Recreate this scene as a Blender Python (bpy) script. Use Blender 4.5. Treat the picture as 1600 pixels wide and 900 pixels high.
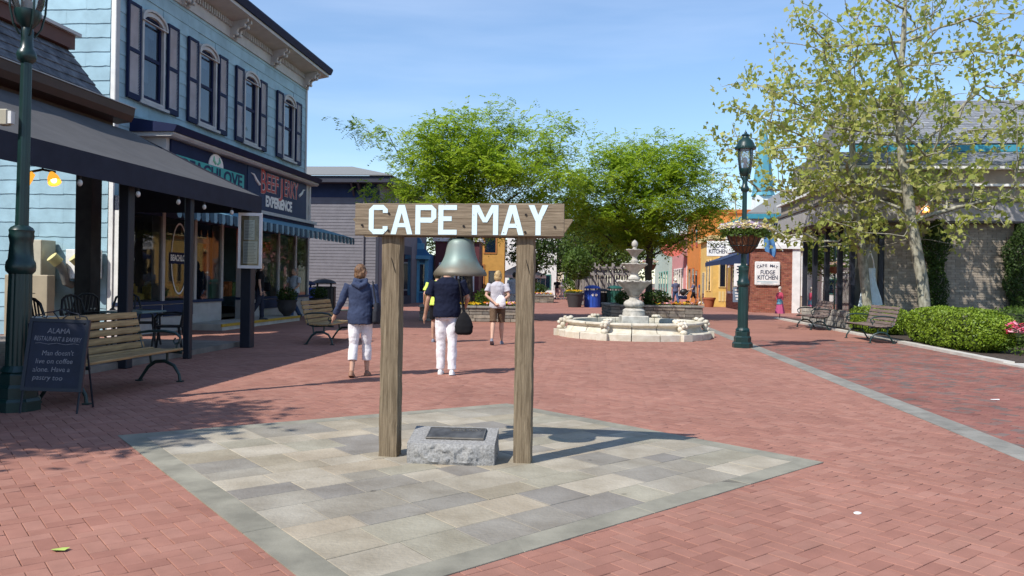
import bpy, math, random
import numpy as np
from mathutils import Vector, Matrix, noise as mnoise

for o in list(bpy.data.objects): bpy.data.objects.remove(o)
S = bpy.context.scene
C = S.collection
R = math.radians
random.seed(7)
RNG = np.random.default_rng(11)

# ------------------------------------------------------------ camera
cd = bpy.data.cameras.new('camera'); cam = bpy.data.objects.new('camera', cd); C.objects.link(cam)
cam.location = (0, 0, 1.45)
cam.rotation_euler = (Matrix.Rotation(R(90), 4, 'X') @ Matrix.Rotation(R(0.9), 4, 'Z')).to_euler()
cd.sensor_width = 36; cd.lens = 36 * 1250 / 1600
cd.shift_y = -11 / 1600
cd.clip_start = 0.05; cd.clip_end = 6000
S.camera = cam

# ------------------------------------------------------------ sky and sun
SUN_TO = Vector((-0.67, -0.63, 1.0)).normalized()
SUN_EL = math.asin(SUN_TO.z); SUN_AZ = math.atan2(SUN_TO.x, SUN_TO.y)
W = bpy.data.worlds.new('World'); S.world = W; W.use_nodes = True
nt = W.node_tree; nt.nodes.clear()
out = nt.nodes.new('ShaderNodeOutputWorld'); bg = nt.nodes.new('ShaderNodeBackground')
sky = nt.nodes.new('ShaderNodeTexSky'); sky.sky_type = 'NISHITA'; sky.sun_disc = False
sky.sun_elevation = SUN_EL; sky.sun_rotation = SUN_AZ
sky.air_density = 1.0; sky.dust_density = 0.15; sky.ozone_density = 3.0
tc = nt.nodes.new('ShaderNodeTexCoord'); mp = nt.nodes.new('ShaderNodeMapping')
mp.inputs['Scale'].default_value = (1.2, 1.2, 9.0); mp.inputs['Rotation'].default_value = (0.05, 0.06, 0.3)
nz = nt.nodes.new('ShaderNodeTexNoise'); nz.inputs['Scale'].default_value = 2.2; nz.inputs['Detail'].default_value = 5
cr = nt.nodes.new('ShaderNodeValToRGB')
cr.color_ramp.elements[0].position = 0.42; cr.color_ramp.elements[0].color = (0.10, 0.10, 0.10, 1)
cr.color_ramp.elements[1].position = 0.85; cr.color_ramp.elements[1].color = (0.24, 0.24, 0.24, 1)
mx = nt.nodes.new('ShaderNodeMix'); mx.data_type = 'RGBA'
mx.inputs['B'].default_value = (8.0, 8.5, 9.6, 1)
nt.links.new(tc.outputs['Generated'], mp.inputs['Vector']); nt.links.new(mp.outputs['Vector'], nz.inputs['Vector'])
nt.links.new(nz.outputs['Fac'], cr.inputs['Fac']); nt.links.new(cr.outputs['Color'], mx.inputs['Factor'])
nt.links.new(sky.outputs['Color'], mx.inputs['A']); hsv = nt.nodes.new('ShaderNodeHueSaturation'); hsv.inputs['Saturation'].default_value = 1.18; hsv.inputs['Value'].default_value = 1.05
nt.links.new(mx.outputs['Result'], hsv.inputs['Color']); nt.links.new(hsv.outputs['Color'], bg.inputs['Color'])
nt.links.new(bg.outputs['Background'], out.inputs['Surface'])
bg.inputs['Strength'].default_value = 0.138
sl = bpy.data.lights.new('sun', 'SUN'); sun = bpy.data.objects.new('sun', sl); C.objects.link(sun)
sl.energy = 4.55; sl.angle = R(0.53); sl.color = (1.0, 0.955, 0.88)
sun.rotation_euler = (-SUN_TO).to_track_quat('-Z', 'Y').to_euler(); sun.location = (-20, -20, 30)
S.view_settings.view_transform = 'Standard'; S.view_settings.look = 'None'
S.view_settings.exposure = 0.30; S.view_settings.gamma = 1.0; S.view_settings.use_curve_mapping = False
S.cycles.max_bounces = 6; S.cycles.transparent_max_bounces = 12
S.cycles.use_denoising = True
S.cycles.caustics_reflective = False; S.cycles.caustics_refractive = False

# ------------------------------------------------------------ frames: the street runs along U
UX, UY = 0.0995, 0.995
ROT = math.atan2(UY, UX)
OL = (-5.3, 16.43); OR = (7.9, 0.0)
def lf(u, v, z=0): return Vector((OL[0] + UX*u - UY*v, OL[1] + UY*u + UX*v, z))
def rf(u, w, z=0): return Vector((OR[0] + UX*u + UY*w, OR[1] + UY*u - UX*w, z))

# ------------------------------------------------------------ materials
MATS = {}
def _nodes(name):
    m = bpy.data.materials.new(name); m.use_nodes = True
    t = m.node_tree; b = t.nodes['Principled BSDF']; return m, t, b
def c4(c): return (c[0], c[1], c[2], 1)
def mat(name, col, rough=0.7, var=0.18, scale=6.0, col2=None, bump=0.0, bscale=60.0, metal=0.0, spec=0.4,
        piece=0.0, stretch=(1, 1, 1), coords='P', ramp=None, detail=5, transl=0.0, lo=0.35, hi=0.68, stain=0.0):
    if name in MATS: return MATS[name]
    m, t, b = _nodes(name); N = t.nodes; L = t.links
    b.inputs['Roughness'].default_value = rough; b.inputs['Metallic'].default_value = metal
    b.inputs['Specular IOR Level'].default_value = spec
    if coords == 'P': src = N.new('ShaderNodeNewGeometry').outputs['Position']
    else: src = N.new('ShaderNodeTexCoord').outputs['Object']
    mapn = N.new('ShaderNodeMapping'); mapn.inputs['Scale'].default_value = stretch
    L.new(src, mapn.inputs['Vector'])
    n = N.new('ShaderNodeTexNoise'); n.inputs['Scale'].default_value = scale; n.inputs['Detail'].default_value = detail
    n.inputs['Roughness'].default_value = 0.6
    L.new(mapn.outputs['Vector'], n.inputs['Vector'])
    r = N.new('ShaderNodeValToRGB')
    r.color_ramp.elements[0].position = lo; r.color_ramp.elements[1].position = hi
    a = tuple(min(1, x*(1-var)) for x in col); c2 = col2 if col2 else tuple(min(1, x*(1+var)) for x in col)
    r.color_ramp.elements[0].color = c4(a); r.color_ramp.elements[1].color = c4(c2)
    L.new(n.outputs['Fac'], r.inputs['Fac'])
    cur = r.outputs['Color']
    if piece or ramp:
        at = N.new('ShaderNodeAttribute'); at.attribute_name = 'rnd'
        oi = N.new('ShaderNodeObjectInfo')
        ad = N.new('ShaderNodeMath'); ad.operation = 'ADD'; L.new(at.outputs['Fac'], ad.inputs[0]); L.new(oi.outputs['Random'], ad.inputs[1])
        fr = N.new('ShaderNodeMath'); fr.operation = 'FRACT'; L.new(ad.outputs[0], fr.inputs[0])
        if ramp:
            rr = N.new('ShaderNodeValToRGB'); rr.color_ramp.interpolation = 'CONSTANT'
            while len(rr.color_ramp.elements) < len(ramp): rr.color_ramp.elements.new(0.5)
            for i, cc in enumerate(ramp):
                rr.color_ramp.elements[i].position = i/len(ramp); rr.color_ramp.elements[i].color = c4(cc)
            L.new(fr.outputs[0], rr.inputs['Fac'])
            mm = N.new('ShaderNodeMix'); mm.data_type = 'RGBA'; mm.blend_type = 'MULTIPLY'; mm.inputs['Factor'].default_value = 1
            L.new(rr.outputs['Color'], mm.inputs['A']); L.new(cur, mm.inputs['B']); cur = mm.outputs['Result']
        if piece:
            f2 = N.new('ShaderNodeMath'); f2.operation = 'MULTIPLY'; f2.inputs[1].default_value = 7.31; L.new(fr.outputs[0], f2.inputs[0])
            f3 = N.new('ShaderNodeMath'); f3.operation = 'FRACT'; L.new(f2.outputs[0], f3.inputs[0])
            mr = N.new('ShaderNodeMapRange'); mr.inputs['To Min'].default_value = 1-piece; mr.inputs['To Max'].default_value = 1+piece
            L.new(f3.outputs[0], mr.inputs['Value'])
            hs = N.new('ShaderNodeHueSaturation'); L.new(mr.outputs['Result'], hs.inputs['Value']); L.new(cur, hs.inputs['Color']); cur = hs.outputs['Color']
    if stain:
        # broad worn and dirty patches plus small dark gum spots, in world metres
        g_ = N.new('ShaderNodeNewGeometry')
        n4 = N.new('ShaderNodeTexNoise'); n4.inputs['Scale'].default_value = 0.55; n4.inputs['Detail'].default_value = 7; n4.inputs['Roughness'].default_value = 0.65
        L.new(g_.outputs['Position'], n4.inputs['Vector'])
        r4 = N.new('ShaderNodeMapRange'); r4.inputs['From Min'].default_value = 0.35; r4.inputs['From Max'].default_value = 0.66; r4.inputs['To Min'].default_value = 1-stain; r4.inputs['To Max'].default_value = 1+stain*0.5
        L.new(n4.outputs['Fac'], r4.inputs['Value'])
        vo = N.new('ShaderNodeTexVoronoi'); vo.inputs['Scale'].default_value = 1.7; vo.inputs['Randomness'].default_value = 1.0; L.new(g_.outputs['Position'], vo.inputs['Vector'])
        r5 = N.new('ShaderNodeMapRange'); r5.inputs['From Min'].default_value = 0.022; r5.inputs['From Max'].default_value = 0.045; r5.inputs['To Min'].default_value = 0.62; r5.inputs['To Max'].default_value = 1.0
        L.new(vo.outputs['Distance'], r5.inputs['Value'])
        mu_ = N.new('ShaderNodeMath'); mu_.operation = 'MULTIPLY'; L.new(r4.outputs['Result'], mu_.inputs[0]); L.new(r5.outputs['Result'], mu_.inputs[1])
        h4 = N.new('ShaderNodeHueSaturation'); L.new(mu_.outputs[0], h4.inputs['Value']); L.new(cur, h4.inputs['Color']); cur = h4.outputs['Color']
    L.new(cur, b.inputs['Base Color'])
    if bump:
        n2 = N.new('ShaderNodeTexNoise'); n2.inputs['Scale'].default_value = bscale; n2.inputs['Detail'].default_value = 4
        L.new(mapn.outputs['Vector'], n2.inputs['Vector'])
        bp = N.new('ShaderNodeBump'); bp.inputs['Strength'].default_value = bump; bp.inputs['Distance'].default_value = 0.01
        L.new(n2.outputs['Fac'], bp.inputs['Height']); L.new(bp.outputs['Normal'], b.inputs['Normal'])
    if transl:
        tr = N.new('ShaderNodeBsdfTranslucent'); ms = N.new('ShaderNodeMixShader'); ms.inputs[0].default_value = transl
        hs2 = N.new('ShaderNodeHueSaturation'); hs2.inputs['Value'].default_value = 1.5; L.new(cur, hs2.inputs['Color'])
        L.new(hs2.outputs['Color'], tr.inputs['Color'])
        L.new(b.outputs['BSDF'], ms.inputs[1]); L.new(tr.outputs['BSDF'], ms.inputs[2])
        L.new(ms.outputs[0], N['Material Output'].inputs['Surface'])
    MATS[name] = m; return m
def glass(name, tint=(0.75, 0.82, 0.85), clear=0.6, dark=(0.02, 0.025, 0.03)):
    if name in MATS: return MATS[name]
    m, t, b = _nodes(name); N = t.nodes; L = t.links
    b.inputs['Base Color'].default_value = c4(dark); b.inputs['Roughness'].default_value = 0.03; b.inputs['Specular IOR Level'].default_value = 0.6
    tr = N.new('ShaderNodeBsdfTransparent'); tr.inputs['Color'].default_value = c4(tint)
    gl = N.new('ShaderNodeBsdfGlossy'); gl.inputs['Roughness'].default_value = 0.02
    fr = N.new('ShaderNodeFresnel'); fr.inputs['IOR'].default_value = 1.5
    m1 = N.new('ShaderNodeMixShader'); m1.inputs[0].default_value = clear
    L.new(b.outputs[0], m1.inputs[1]); L.new(tr.outputs[0], m1.inputs[2])
    m2 = N.new('ShaderNodeMixShader'); L.new(fr.outputs[0], m2.inputs[0]); L.new(m1.outputs[0], m2.inputs[1]); L.new(gl.outputs[0], m2.inputs[2])
    L.new(m2.outputs[0], N['Material Output'].inputs['Surface'])
    MATS[name] = m; return m
def emit(name, col, strength, base=None):
    if name in MATS: return MATS[name]
    m, t, b = _nodes(name)
    b.inputs['Base Color'].default_value = c4(base or col); b.inputs['Emission Color'].default_value = c4(col); b.inputs['Emission Strength'].default_value = strength
    MATS[name] = m; return m
def paint(name, col, rough=0.5, **k):
    k.setdefault('var', 0.10); k.setdefault('scale', 3.0); return mat(name, col, rough, **k)

# ------------------------------------------------------------ mesh building
def smooth_mesh(me, ang):
    if ang is None: return
    n = len(me.polygons)
    me.polygons.foreach_set('use_smooth', [True]*n)
    me.set_sharp_from_angle(angle=R(ang))
def link(name, me, parent=None):
    o = bpy.data.objects.new(name, me); C.objects.link(o)
    if parent is not None: o.parent = parent
    return o
class MB:
    def __init__(s): s.v = []; s.f = []; s.m = []; s.r = []; s.cm = 0; s.cr = 0.0
    def add(s, vs, fs):
        b = len(s.v); s.v.extend([tuple(p) for p in vs])
        for f in fs: s.f.append([i+b for i in f]); s.m.append(s.cm); s.r.append(s.cr)
        return s
    def rnd(s): s.cr = random.random(); return s
    def box(s, x0, y0, z0, x1, y1, z1):
        return s.add([(x0,y0,z0),(x1,y0,z0),(x1,y1,z0),(x0,y1,z0),(x0,y0,z1),(x1,y0,z1),(x1,y1,z1),(x0,y1,z1)],
              [(3,2,1,0),(4,5,6,7),(0,1,5,4),(1,2,6,5),(2,3,7,6),(3,0,4,7)])
    def cbox(s, x0, y0, z0, x1, y1, z1, b=0.01):
        # a box whose edges are chamfered
        X, Y, Z = (x0, x1), (y0, y1), (z0, z1); vs = []; idx = {}
        for i in (0,1):
            for j in (0,1):
                for k in (0,1):
                    sx, sy, sz = (1-2*i)*b, (1-2*j)*b, (1-2*k)*b
                    for a, d in enumerate(((0,sy,sz),(sx,0,sz),(sx,sy,0))):
                        idx[(i,j,k,a)] = len(vs); vs.append((X[i]+d[0], Y[j]+d[1], Z[k]+d[2]))
        fs = []
        for i in (0,1):
            q = [idx[(i,j,k,0)] for j,k in ((0,0),(1,0),(1,1),(0,1))]; fs.append(q if i else q[::-1])
            q = [idx[(j,i,k,1)] for j,k in ((0,0),(1,0),(1,1),(0,1))]; fs.append(q[::-1] if i else q)
            q = [idx[(j,k,i,2)] for j,k in ((0,0),(1,0),(1,1),(0,1))]; fs.append(q if i else q[::-1])
        for p in (0,1):
            for q in (0,1):
                fs.append([idx[(0,p,q,1)],idx[(1,p,q,1)],idx[(1,p,q,2)],idx[(0,p,q,2)]] if (p+q)%2 == 1 else [idx[(0,p,q,2)],idx[(1,p,q,2)],idx[(1,p,q,1)],idx[(0,p,q,1)]])
                fs.append([idx[(p,0,q,0)],idx[(p,1,q,0)],idx[(p,1,q,2)],idx[(p,0,q,2)]] if (p+q)%2 == 0 else [idx[(p,0,q,2)],idx[(p,1,q,2)],idx[(p,1,q,0)],idx[(p,0,q,0)]])
                fs.append([idx[(p,q,0,0)],idx[(p,q,1,0)],idx[(p,q,1,1)],idx[(p,q,0,1)]] if (p+q)%2 == 1 else [idx[(p,q,0,1)],idx[(p,q,1,1)],idx[(p,q,1,0)],idx[(p,q,0,0)]])
        for i in (0,1):
            for j in (0,1):
                for k in (0,1):
                    t = [idx[(i,j,k,0)],idx[(i,j,k,1)],idx[(i,j,k,2)]]; fs.append(t if (i+j+k)%2 == 0 else t[::-1])
        return s.add(vs, fs)
    def bar(s, p, q, w, h, up=(0,0,1)):
        p, q = Vector(p), Vector(q); d = (q-p).normalized(); up = Vector(up)
        x = d.cross(up)
        if x.length < 1e-4: x = d.cross(Vector((1,0,0)))
        x.normalize(); y = x.cross(d); x *= w/2; y *= h/2
        return s.add([p-x-y,p+x-y,p+x+y,p-x+y,q-x-y,q+x-y,q+x+y,q-x+y],
              [(0,1,2,3),(7,6,5,4),(4,5,1,0),(5,6,2,1),(6,7,3,2),(7,4,0,3)])
    def tube(s, pts, rad, n=8, caps=True):
        pts = [Vector(p) for p in pts]
        if not isinstance(rad, (list, tuple)): rad = [rad]*len(pts)
        d0 = (pts[1]-pts[0]).normalized(); x = d0.orthogonal().normalized(); vs = []
        for i, p in enumerate(pts):
            d = (pts[min(i+1, len(pts)-1)] - pts[max(i-1, 0)])
            if d.length < 1e-9: d = d0
            d = d.normalized(); x = (x - d*x.dot(d))
            if x.length < 1e-6: x = d.orthogonal()
            x.normalize(); y = d.cross(x); r = rad[i]
            for k in range(n):
                a = 2*math.pi*k/n; vs.append(p + x*(r*math.cos(a)) + y*(r*math.sin(a)))
        fs = []
        for i in range(len(pts)-1):
            for k in range(n):
                k2 = (k+1) % n; fs.append((i*n+k, i*n+k2, (i+1)*n+k2, (i+1)*n+k))
        if caps: fs.append(tuple(range(n))[::-1]); fs.append(tuple((len(pts)-1)*n+k for k in range(n)))
        return s.add(vs, fs)
    def lathe(s, prof, n=24, c=(0,0,0), mod=None, caps=False, a0=0.0):
        vs = []
        for i, (r, z) in enumerate(prof):
            for k in range(n):
                a = a0 + 2*math.pi*k/n; rr = r*(mod(i, a) if mod else 1)
                vs.append((c[0]+rr*math.cos(a), c[1]+rr*math.sin(a), c[2]+z))
        fs = []
        for i in range(len(prof)-1):
            for k in range(n):
                k2 = (k+1) % n; fs.append((i*n+k, i*n+k2, (i+1)*n+k2, (i+1)*n+k))
        if caps: fs.append(tuple(range(n))[::-1]); fs.append(tuple((len(prof)-1)*n+k for k in range(n)))
        return s.add(vs, fs)
    def ell(s, c, r, n=12, m=8, rot=None):
        vs = []; c = Vector(c)
        for i in range(m+1):
            t = math.pi*i/m
            for k in range(n):
                a = 2*math.pi*k/n; p = Vector((r[0]*math.sin(t)*math.cos(a), r[1]*math.sin(t)*math.sin(a), r[2]*math.cos(t)))
                if rot is not None: p = rot @ p
                vs.append(c+p)
        fs = []
        for i in range(m):
            for k in range(n):
                k2 = (k+1) % n; fs.append((i*n+k2, i*n+k, (i+1)*n+k, (i+1)*n+k2))
        return s.add(vs, fs)
    def loft(s, rings, caps=True):
        n = len(rings[0]); vs = [p for r in rings for p in r]; fs = []
        for i in range(len(rings)-1):
            for k in range(n):
                k2 = (k+1) % n; fs.append((i*n+k, i*n+k2, (i+1)*n+k2, (i+1)*n+k))
        if caps: fs.append(tuple(range(n))[::-1]); fs.append(tuple((len(rings)-1)*n+k for k in range(n)))
        return s.add(vs, fs)
    def prism(s, poly, vec):
        poly = [Vector(p) for p in poly]; n = len(poly); vec = Vector(vec)
        vs = poly + [p+vec for p in poly]
        fs = [tuple(range(n))[::-1], tuple(range(n, 2*n))]
        for k in range(n): fs.append((k, (k+1) % n, n+(k+1) % n, n+k))
        return s.add(vs, fs)
    def quad(s, *p): return s.add(p, [tuple(range(len(p)))])
    def tri_mesh(s, V, F): return s.add([tuple(v) for v in V], [list(f) for f in F])
    def build(s, name, mats, parent=None, smooth=None, kind=None, fix=True):
        me = bpy.data.meshes.new(name); me.from_pydata(s.v, [], s.f)
        if not isinstance(mats, (list, tuple)): mats = [mats]
        for m in mats: me.materials.append(m)
        if len(mats) > 1: me.polygons.foreach_set('material_index', s.m)
        if any(s.r):
            at = me.attributes.new('rnd', 'FLOAT', 'FACE'); at.data.foreach_set('value', s.r)
        me.update(); smooth_mesh(me, smooth)
        o = link(name, me, parent)
        if kind: o['kind'] = kind
        return o
def np_mesh(name, V, Fq, m, parent=None, rnd=None, kind=None, smooth=False):
    V = np.asarray(V, dtype=np.float32).reshape(-1, 3); Fq = np.asarray(Fq, dtype=np.int32); k = Fq.shape[1]
    me = bpy.data.meshes.new(name); me.vertices.add(len(V)); me.vertices.foreach_set('co', V.ravel())
    me.loops.add(Fq.size); me.loops.foreach_set('vertex_index', Fq.ravel())
    me.polygons.add(len(Fq)); me.polygons.foreach_set('loop_start', np.arange(0, Fq.size, k, dtype=np.int32))
    me.polygons.foreach_set('loop_total', np.full(len(Fq), k, dtype=np.int32))
    if smooth: me.polygons.foreach_set('use_smooth', [True]*len(Fq))
    me.materials.append(m)
    if rnd is not None:
        at = me.attributes.new('rnd', 'FLOAT', 'FACE'); at.data.foreach_set('value', np.asarray(rnd, dtype=np.float32))
    me.update(calc_edges=True)
    o = link(name, me, parent)
    if kind: o['kind'] = kind
    return o
def tag(o, label=None, cat=None, group=None, kind=None):
    if label: o['label'] = label
    if cat: o['category'] = cat
    if group: o['group'] = group
    if kind: o['kind'] = kind
    return o
def thing(name, label, cat, loc=(0,0,0), rotz=0.0, group=None, scale=1.0):
    o = bpy.data.objects.new(name, None); C.objects.link(o); o.empty_display_size = 0.2
    o.location = loc; o.rotation_euler = (0, 0, rotz); o.scale = (scale,)*3
    return tag(o, label, cat, group)
def copy_tree(o, parent=None):
    c = o.copy(); C.objects.link(c); c.parent = parent
    for ch in list(o.children): copy_tree(ch, c)
    return c
def twin(src, loc, rotz, label, group=None, scale=None):
    c = copy_tree(src); c.location = loc; c.rotation_euler = (0, 0, rotz); c['label'] = label
    if group: c['group'] = group
    if scale: c.scale = (scale,)*3
    return c
def text_mesh(body, size, width=None, depth=0.004, bold=0.0, align='CENTER', height=None, shear=0.0):
    cu = bpy.data.curves.new('lettering', 'FONT'); cu.body = body; cu.size = size; cu.extrude = depth; cu.offset = bold
    cu.align_x = align; cu.align_y = 'CENTER'; cu.shear = shear; cu.resolution_u = 3
    o = bpy.data.objects.new('lettering', cu); C.objects.link(o)
    bpy.context.view_layer.update(); dg = bpy.context.evaluated_depsgraph_get()
    me = bpy.data.meshes.new_from_object(o.evaluated_get(dg)); bpy.data.objects.remove(o); bpy.data.curves.remove(cu)
    n = len(me.vertices); co = np.empty(n*3, dtype=np.float32); me.vertices.foreach_get('co', co); co = co.reshape(-1, 3)
    if n:
        if width: co[:, 0] *= width/max(1e-6, np.ptp(co[:, 0]))
        if height: co[:, 1] *= height/max(1e-6, np.ptp(co[:, 1]))
        me.vertices.foreach_set('co', co.ravel())
    return me
def lettering(body, size, m, parent, loc, rot, **k):
    me = text_mesh(body, size, **k); me.materials.clear(); me.materials.append(m)
    o = link('lettering', me, parent); o.location = loc; o.rotation_euler = rot; return o
# ------------------------------------------------------------ ground, paving
m_brick = mat('paver_brick', (0.97, 0.97, 0.97), 0.85, stain=.16, var=0.20, scale=6, bump=0.25, bscale=180, piece=0.035, spec=0.25,
              ramp=[(0.378,0.180,0.134),(0.358,0.168,0.124),(0.392,0.194,0.146),(0.368,0.174,0.130),(0.338,0.156,0.116),(0.382,0.188,0.140)], lo=0.25, hi=0.8)
m_brick2 = mat('walkway_brick', (0.80, 0.78, 0.78), 0.85, stain=.14, var=0.2, scale=1.6, bump=0.25, bscale=180, piece=0.10, spec=0.25,
              ramp=[(0.33,0.145,0.112),(0.305,0.132,0.104),(0.24,0.145,0.122),(0.32,0.142,0.112),(0.295,0.125,0.10),(0.33,0.150,0.116),(0.21,0.150,0.132)], lo=0.3, hi=0.7)
m_joint = mat('paver_joint', (0.030, 0.020, 0.017), 0.95, var=0.3, scale=3.0, col2=(0.33, 0.155, 0.125), lo=0.44, hi=0.56, detail=6)
m_soil = mat('soil', (0.055, 0.038, 0.028), 0.95, var=0.4, scale=14, bump=0.6, bscale=40)
m_conc = mat('concrete', (0.50, 0.47, 0.42), 0.85, var=0.14, scale=3, bump=0.2, bscale=120)
m_granite_strip = mat('strip_stone', (0.235, 0.220, 0.190), 0.8, var=0.2, scale=4, bump=0.15, bscale=150, piece=0.10)
m_blue = mat('flagstone', (0.90, 0.87, 0.82), 0.8, stain=.14, var=0.20, scale=2.6, bump=0.55, bscale=38, piece=0.06, spec=0.3,
             ramp=[(0.410,0.358,0.275),(0.365,0.318,0.240),(0.300,0.275,0.238),(0.445,0.380,0.290),(0.340,0.308,0.255),(0.385,0.350,0.290),(0.425,0.378,0.300),(0.275,0.252,0.225),(0.365,0.335,0.262),(0.455,0.405,0.325)])
m_border = mat('flagstone_border', (0.245, 0.228, 0.178), 0.8, var=0.22, scale=3.0, bump=0.15, bscale=90, piece=0.07)
m_joint_g = mat('flag_joint', (0.16, 0.145, 0.115), 0.95, var=0.3, scale=6)

def far_brick():
    m, t, b = _nodes('paver_brick_far'); N = t.nodes; L = t.links
    g = N.new('ShaderNodeNewGeometry'); mpn = N.new('ShaderNodeMapping'); mpn.inputs['Rotation'].default_value = (0, 0, R(-38.7))
    L.new(g.outputs['Position'], mpn.inputs['Vector'])
    bt = N.new('ShaderNodeTexBrick'); bt.inputs['Scale'].default_value = 1.0
    bt.inputs['Brick Width'].default_value = 0.2; bt.inputs['Row Height'].default_value = 0.1; bt.inputs['Mortar Size'].default_value = 0.004
    bt.inputs['Color1'].default_value = (0.350,0.165,0.123,1); bt.inputs['Color2'].default_value = (0.325,0.150,0.112,1); bt.inputs['Mortar'].default_value = (0.22,0.10,0.08,1)
    L.new(mpn.outputs['Vector'], bt.inputs['Vector'])
    n = N.new('ShaderNodeTexNoise'); n.inputs['Scale'].default_value = 0.8; n.inputs['Detail'].default_value = 6; L.new(g.outputs['Position'], n.inputs['Vector'])
    mr = N.new('ShaderNodeMapRange'); mr.inputs['From Min'].default_value = 0.3; mr.inputs['From Max'].default_value = 0.7; mr.inputs['To Min'].default_value = 0.82; mr.inputs['To Max'].default_value = 1.1
    L.new(n.outputs['Fac'], mr.inputs['Value'])
    hs = N.new('ShaderNodeHueSaturation'); L.new(mr.outputs['Result'], hs.inputs['Value']); L.new(bt.outputs['Color'], hs.inputs['Color'])
    L.new(hs.outputs['Color'], b.inputs['Base Color']); b.inputs['Roughness'].default_value = 0.85; b.inputs['Specular IOR Level'].default_value = 0.25
    return m
m_brick_far = far_brick()

g = MB().box(-1500, -600, -0.5, 1500, 3000, -0.06)
tag(g.build('ground', mat('ground_earth', (0.16, 0.13, 0.10), 0.95, var=0.3, scale=0.3)), kind='structure')

QL, QF, QR, QB = [Vector((x, y, 0)) for x, y in ((-3.53, 7.20), (-0.74, 3.51), (2.58, 6.56), (-0.03, 9.44))]
def inside(p, poly):
    s = 0
    for i in range(len(poly)):
        a, b = poly[i], poly[(i+1) % len(poly)]
        cr_ = (b.x-a.x)*(p[1]-a.y) - (b.y-a.y)*(p[0]-a.x)
        if cr_ < 0: return False
    return True
DIA = [QF, QR, QB, QL]
YB = 21.0
STRIP0 = 3.80
def strip_x(y): return STRIP0 + 0.1*y
def kerb_x(y): return 7.9 + 0.1*y

# two structures: the red plaza and the darker walkway to the right of the stone strip
pl = MB()
pl.quad((-60, -25, -0.009), (40, -25, -0.009), (40, YB, -0.009), (-60, YB, -0.009))
plaza = tag(pl.build('brick_pavement', m_joint), kind='structure')
pf = MB().quad((-60, YB, -0.0005), (60, YB, -0.0005), (90, 260, -0.0005), (-60, 260, -0.0005))
tag(pf.build('far_pavement', m_brick_far), kind='structure')

E1 = Vector((0.7804, 0.6252, 0)); E2 = Vector((-0.6252, 0.7804, 0)); WB = 0.10
def brick_mesh(name, m):
    b = MB(); a, h, t, c_ = 0.0985, 0.0485, 0.012, 0.003
    ring = lambda e, z: [(-a+e, -h+e, z), (a-e, -h+e, z), (a-e, h-e, z), (-a+e, h-e, z)]
    b.loft([ring(0, -t), ring(0, -c_), ring(c_, 0)], caps=False); b.add(ring(c_, 0), [(0, 1, 2, 3)])
    me = bpy.data.meshes.new(name); me.from_pydata(b.v, [], b.f); me.materials.append(m); me.update(); return me
allb = []
rng = random.Random(3)
n = 420
for i in range(-120, 330):
    for j in range(-120, 330):
        k = (i-j) % 4
        if k == 0: ctr = E1*((i+1)*WB) + E2*((j+0.5)*WB); hor = True
        elif k == 3: ctr = E1*((i+0.5)*WB) + E2*((j+1)*WB); hor = False
        else: continue
        x, y = ctr.x, ctr.y
        if y < 1.2 or y > YB or abs(x) > 0.64*y + 3.2: continue
        dx, dy = x-OL[0], y-OL[1]
        if -UY*dx + UX*dy > 0.45 and UX*dx + UY*dy < 0.6: continue
        if x > kerb_x(y) + 0.05: continue
        d1, d2 = (E1, E2) if hor else (E2, E1)
        cs = [ctr+d1*sx*0.1+d2*sy*0.05 for sx in (-1, 1) for sy in (-1, 1)]
        if inside((x, y), DIA) and all(inside(p, DIA) for p in cs): continue
        allb.append((ctr, hor, x > strip_x(y) + 0.15))
def inframe(p): return abs(p.x) < 0.635*p.y and p.y > 3.95
near = sorted([b for b in allb if inframe(b[0])], key=lambda b: b[0].length)
singles = set(id(b) for b in near[:300])
bm1 = brick_mesh('brick', m_brick)
parts = {False: [], True: []}
a1 = math.atan2(E1.y, E1.x)
for b in allb:
    ctr, hor, right = b
    dz = rng.uniform(-0.0018, 0.0012); tx, ty = rng.uniform(-.0045, .0045), rng.uniform(-.0045, .0045)
    ang = a1 + (0 if hor else math.pi/2) + rng.uniform(-.008, .008)
    jx, jy = rng.uniform(-.0012, .0012), rng.uniform(-.0012, .0012)
    if id(b) in singles:
        o = bpy.data.objects.new('brick', bm1); C.objects.link(o); o.parent = plaza
        o.location = (ctr.x+jx, ctr.y+jy, dz); o.rotation_euler = (tx, ty, ang)
    else: parts[right].append((ctr.x+jx, ctr.y+jy, dz, tx, ty, ang))
bv = np.array([v.co[:] for v in bm1.vertices]); bf = np.array([p.vertices[:] for p in bm1.polygons])
for right, nm, m_ in ((False, 'brick_field', m_brick), (True, 'walkway_bricks', m_brick2)):
    P = np.array(parts[right]); n = len(P)
    ca, sa = np.cos(P[:, 5]), np.sin(P[:, 5])
    X = bv[None, :, 0]; Y = bv[None, :, 1]; Z = bv[None, :, 2]
    wx = X*ca[:, None] - Y*sa[:, None] + P[:, 0:1]; wy = X*sa[:, None] + Y*ca[:, None] + P[:, 1:2]
    wz = Z + P[:, 2:3] + Y*P[:, 3:4] - X*P[:, 4:5]
    V = np.stack([wx, wy, wz], -1).reshape(-1, 3)
    F = (bf[None] + (np.arange(n)*len(bv))[:, None, None]).reshape(-1, 4)
    np_mesh(nm, V, F, m_, parent=plaza, rnd=np.repeat(RNG.random(n), len(bf)), kind='stuff')

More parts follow.
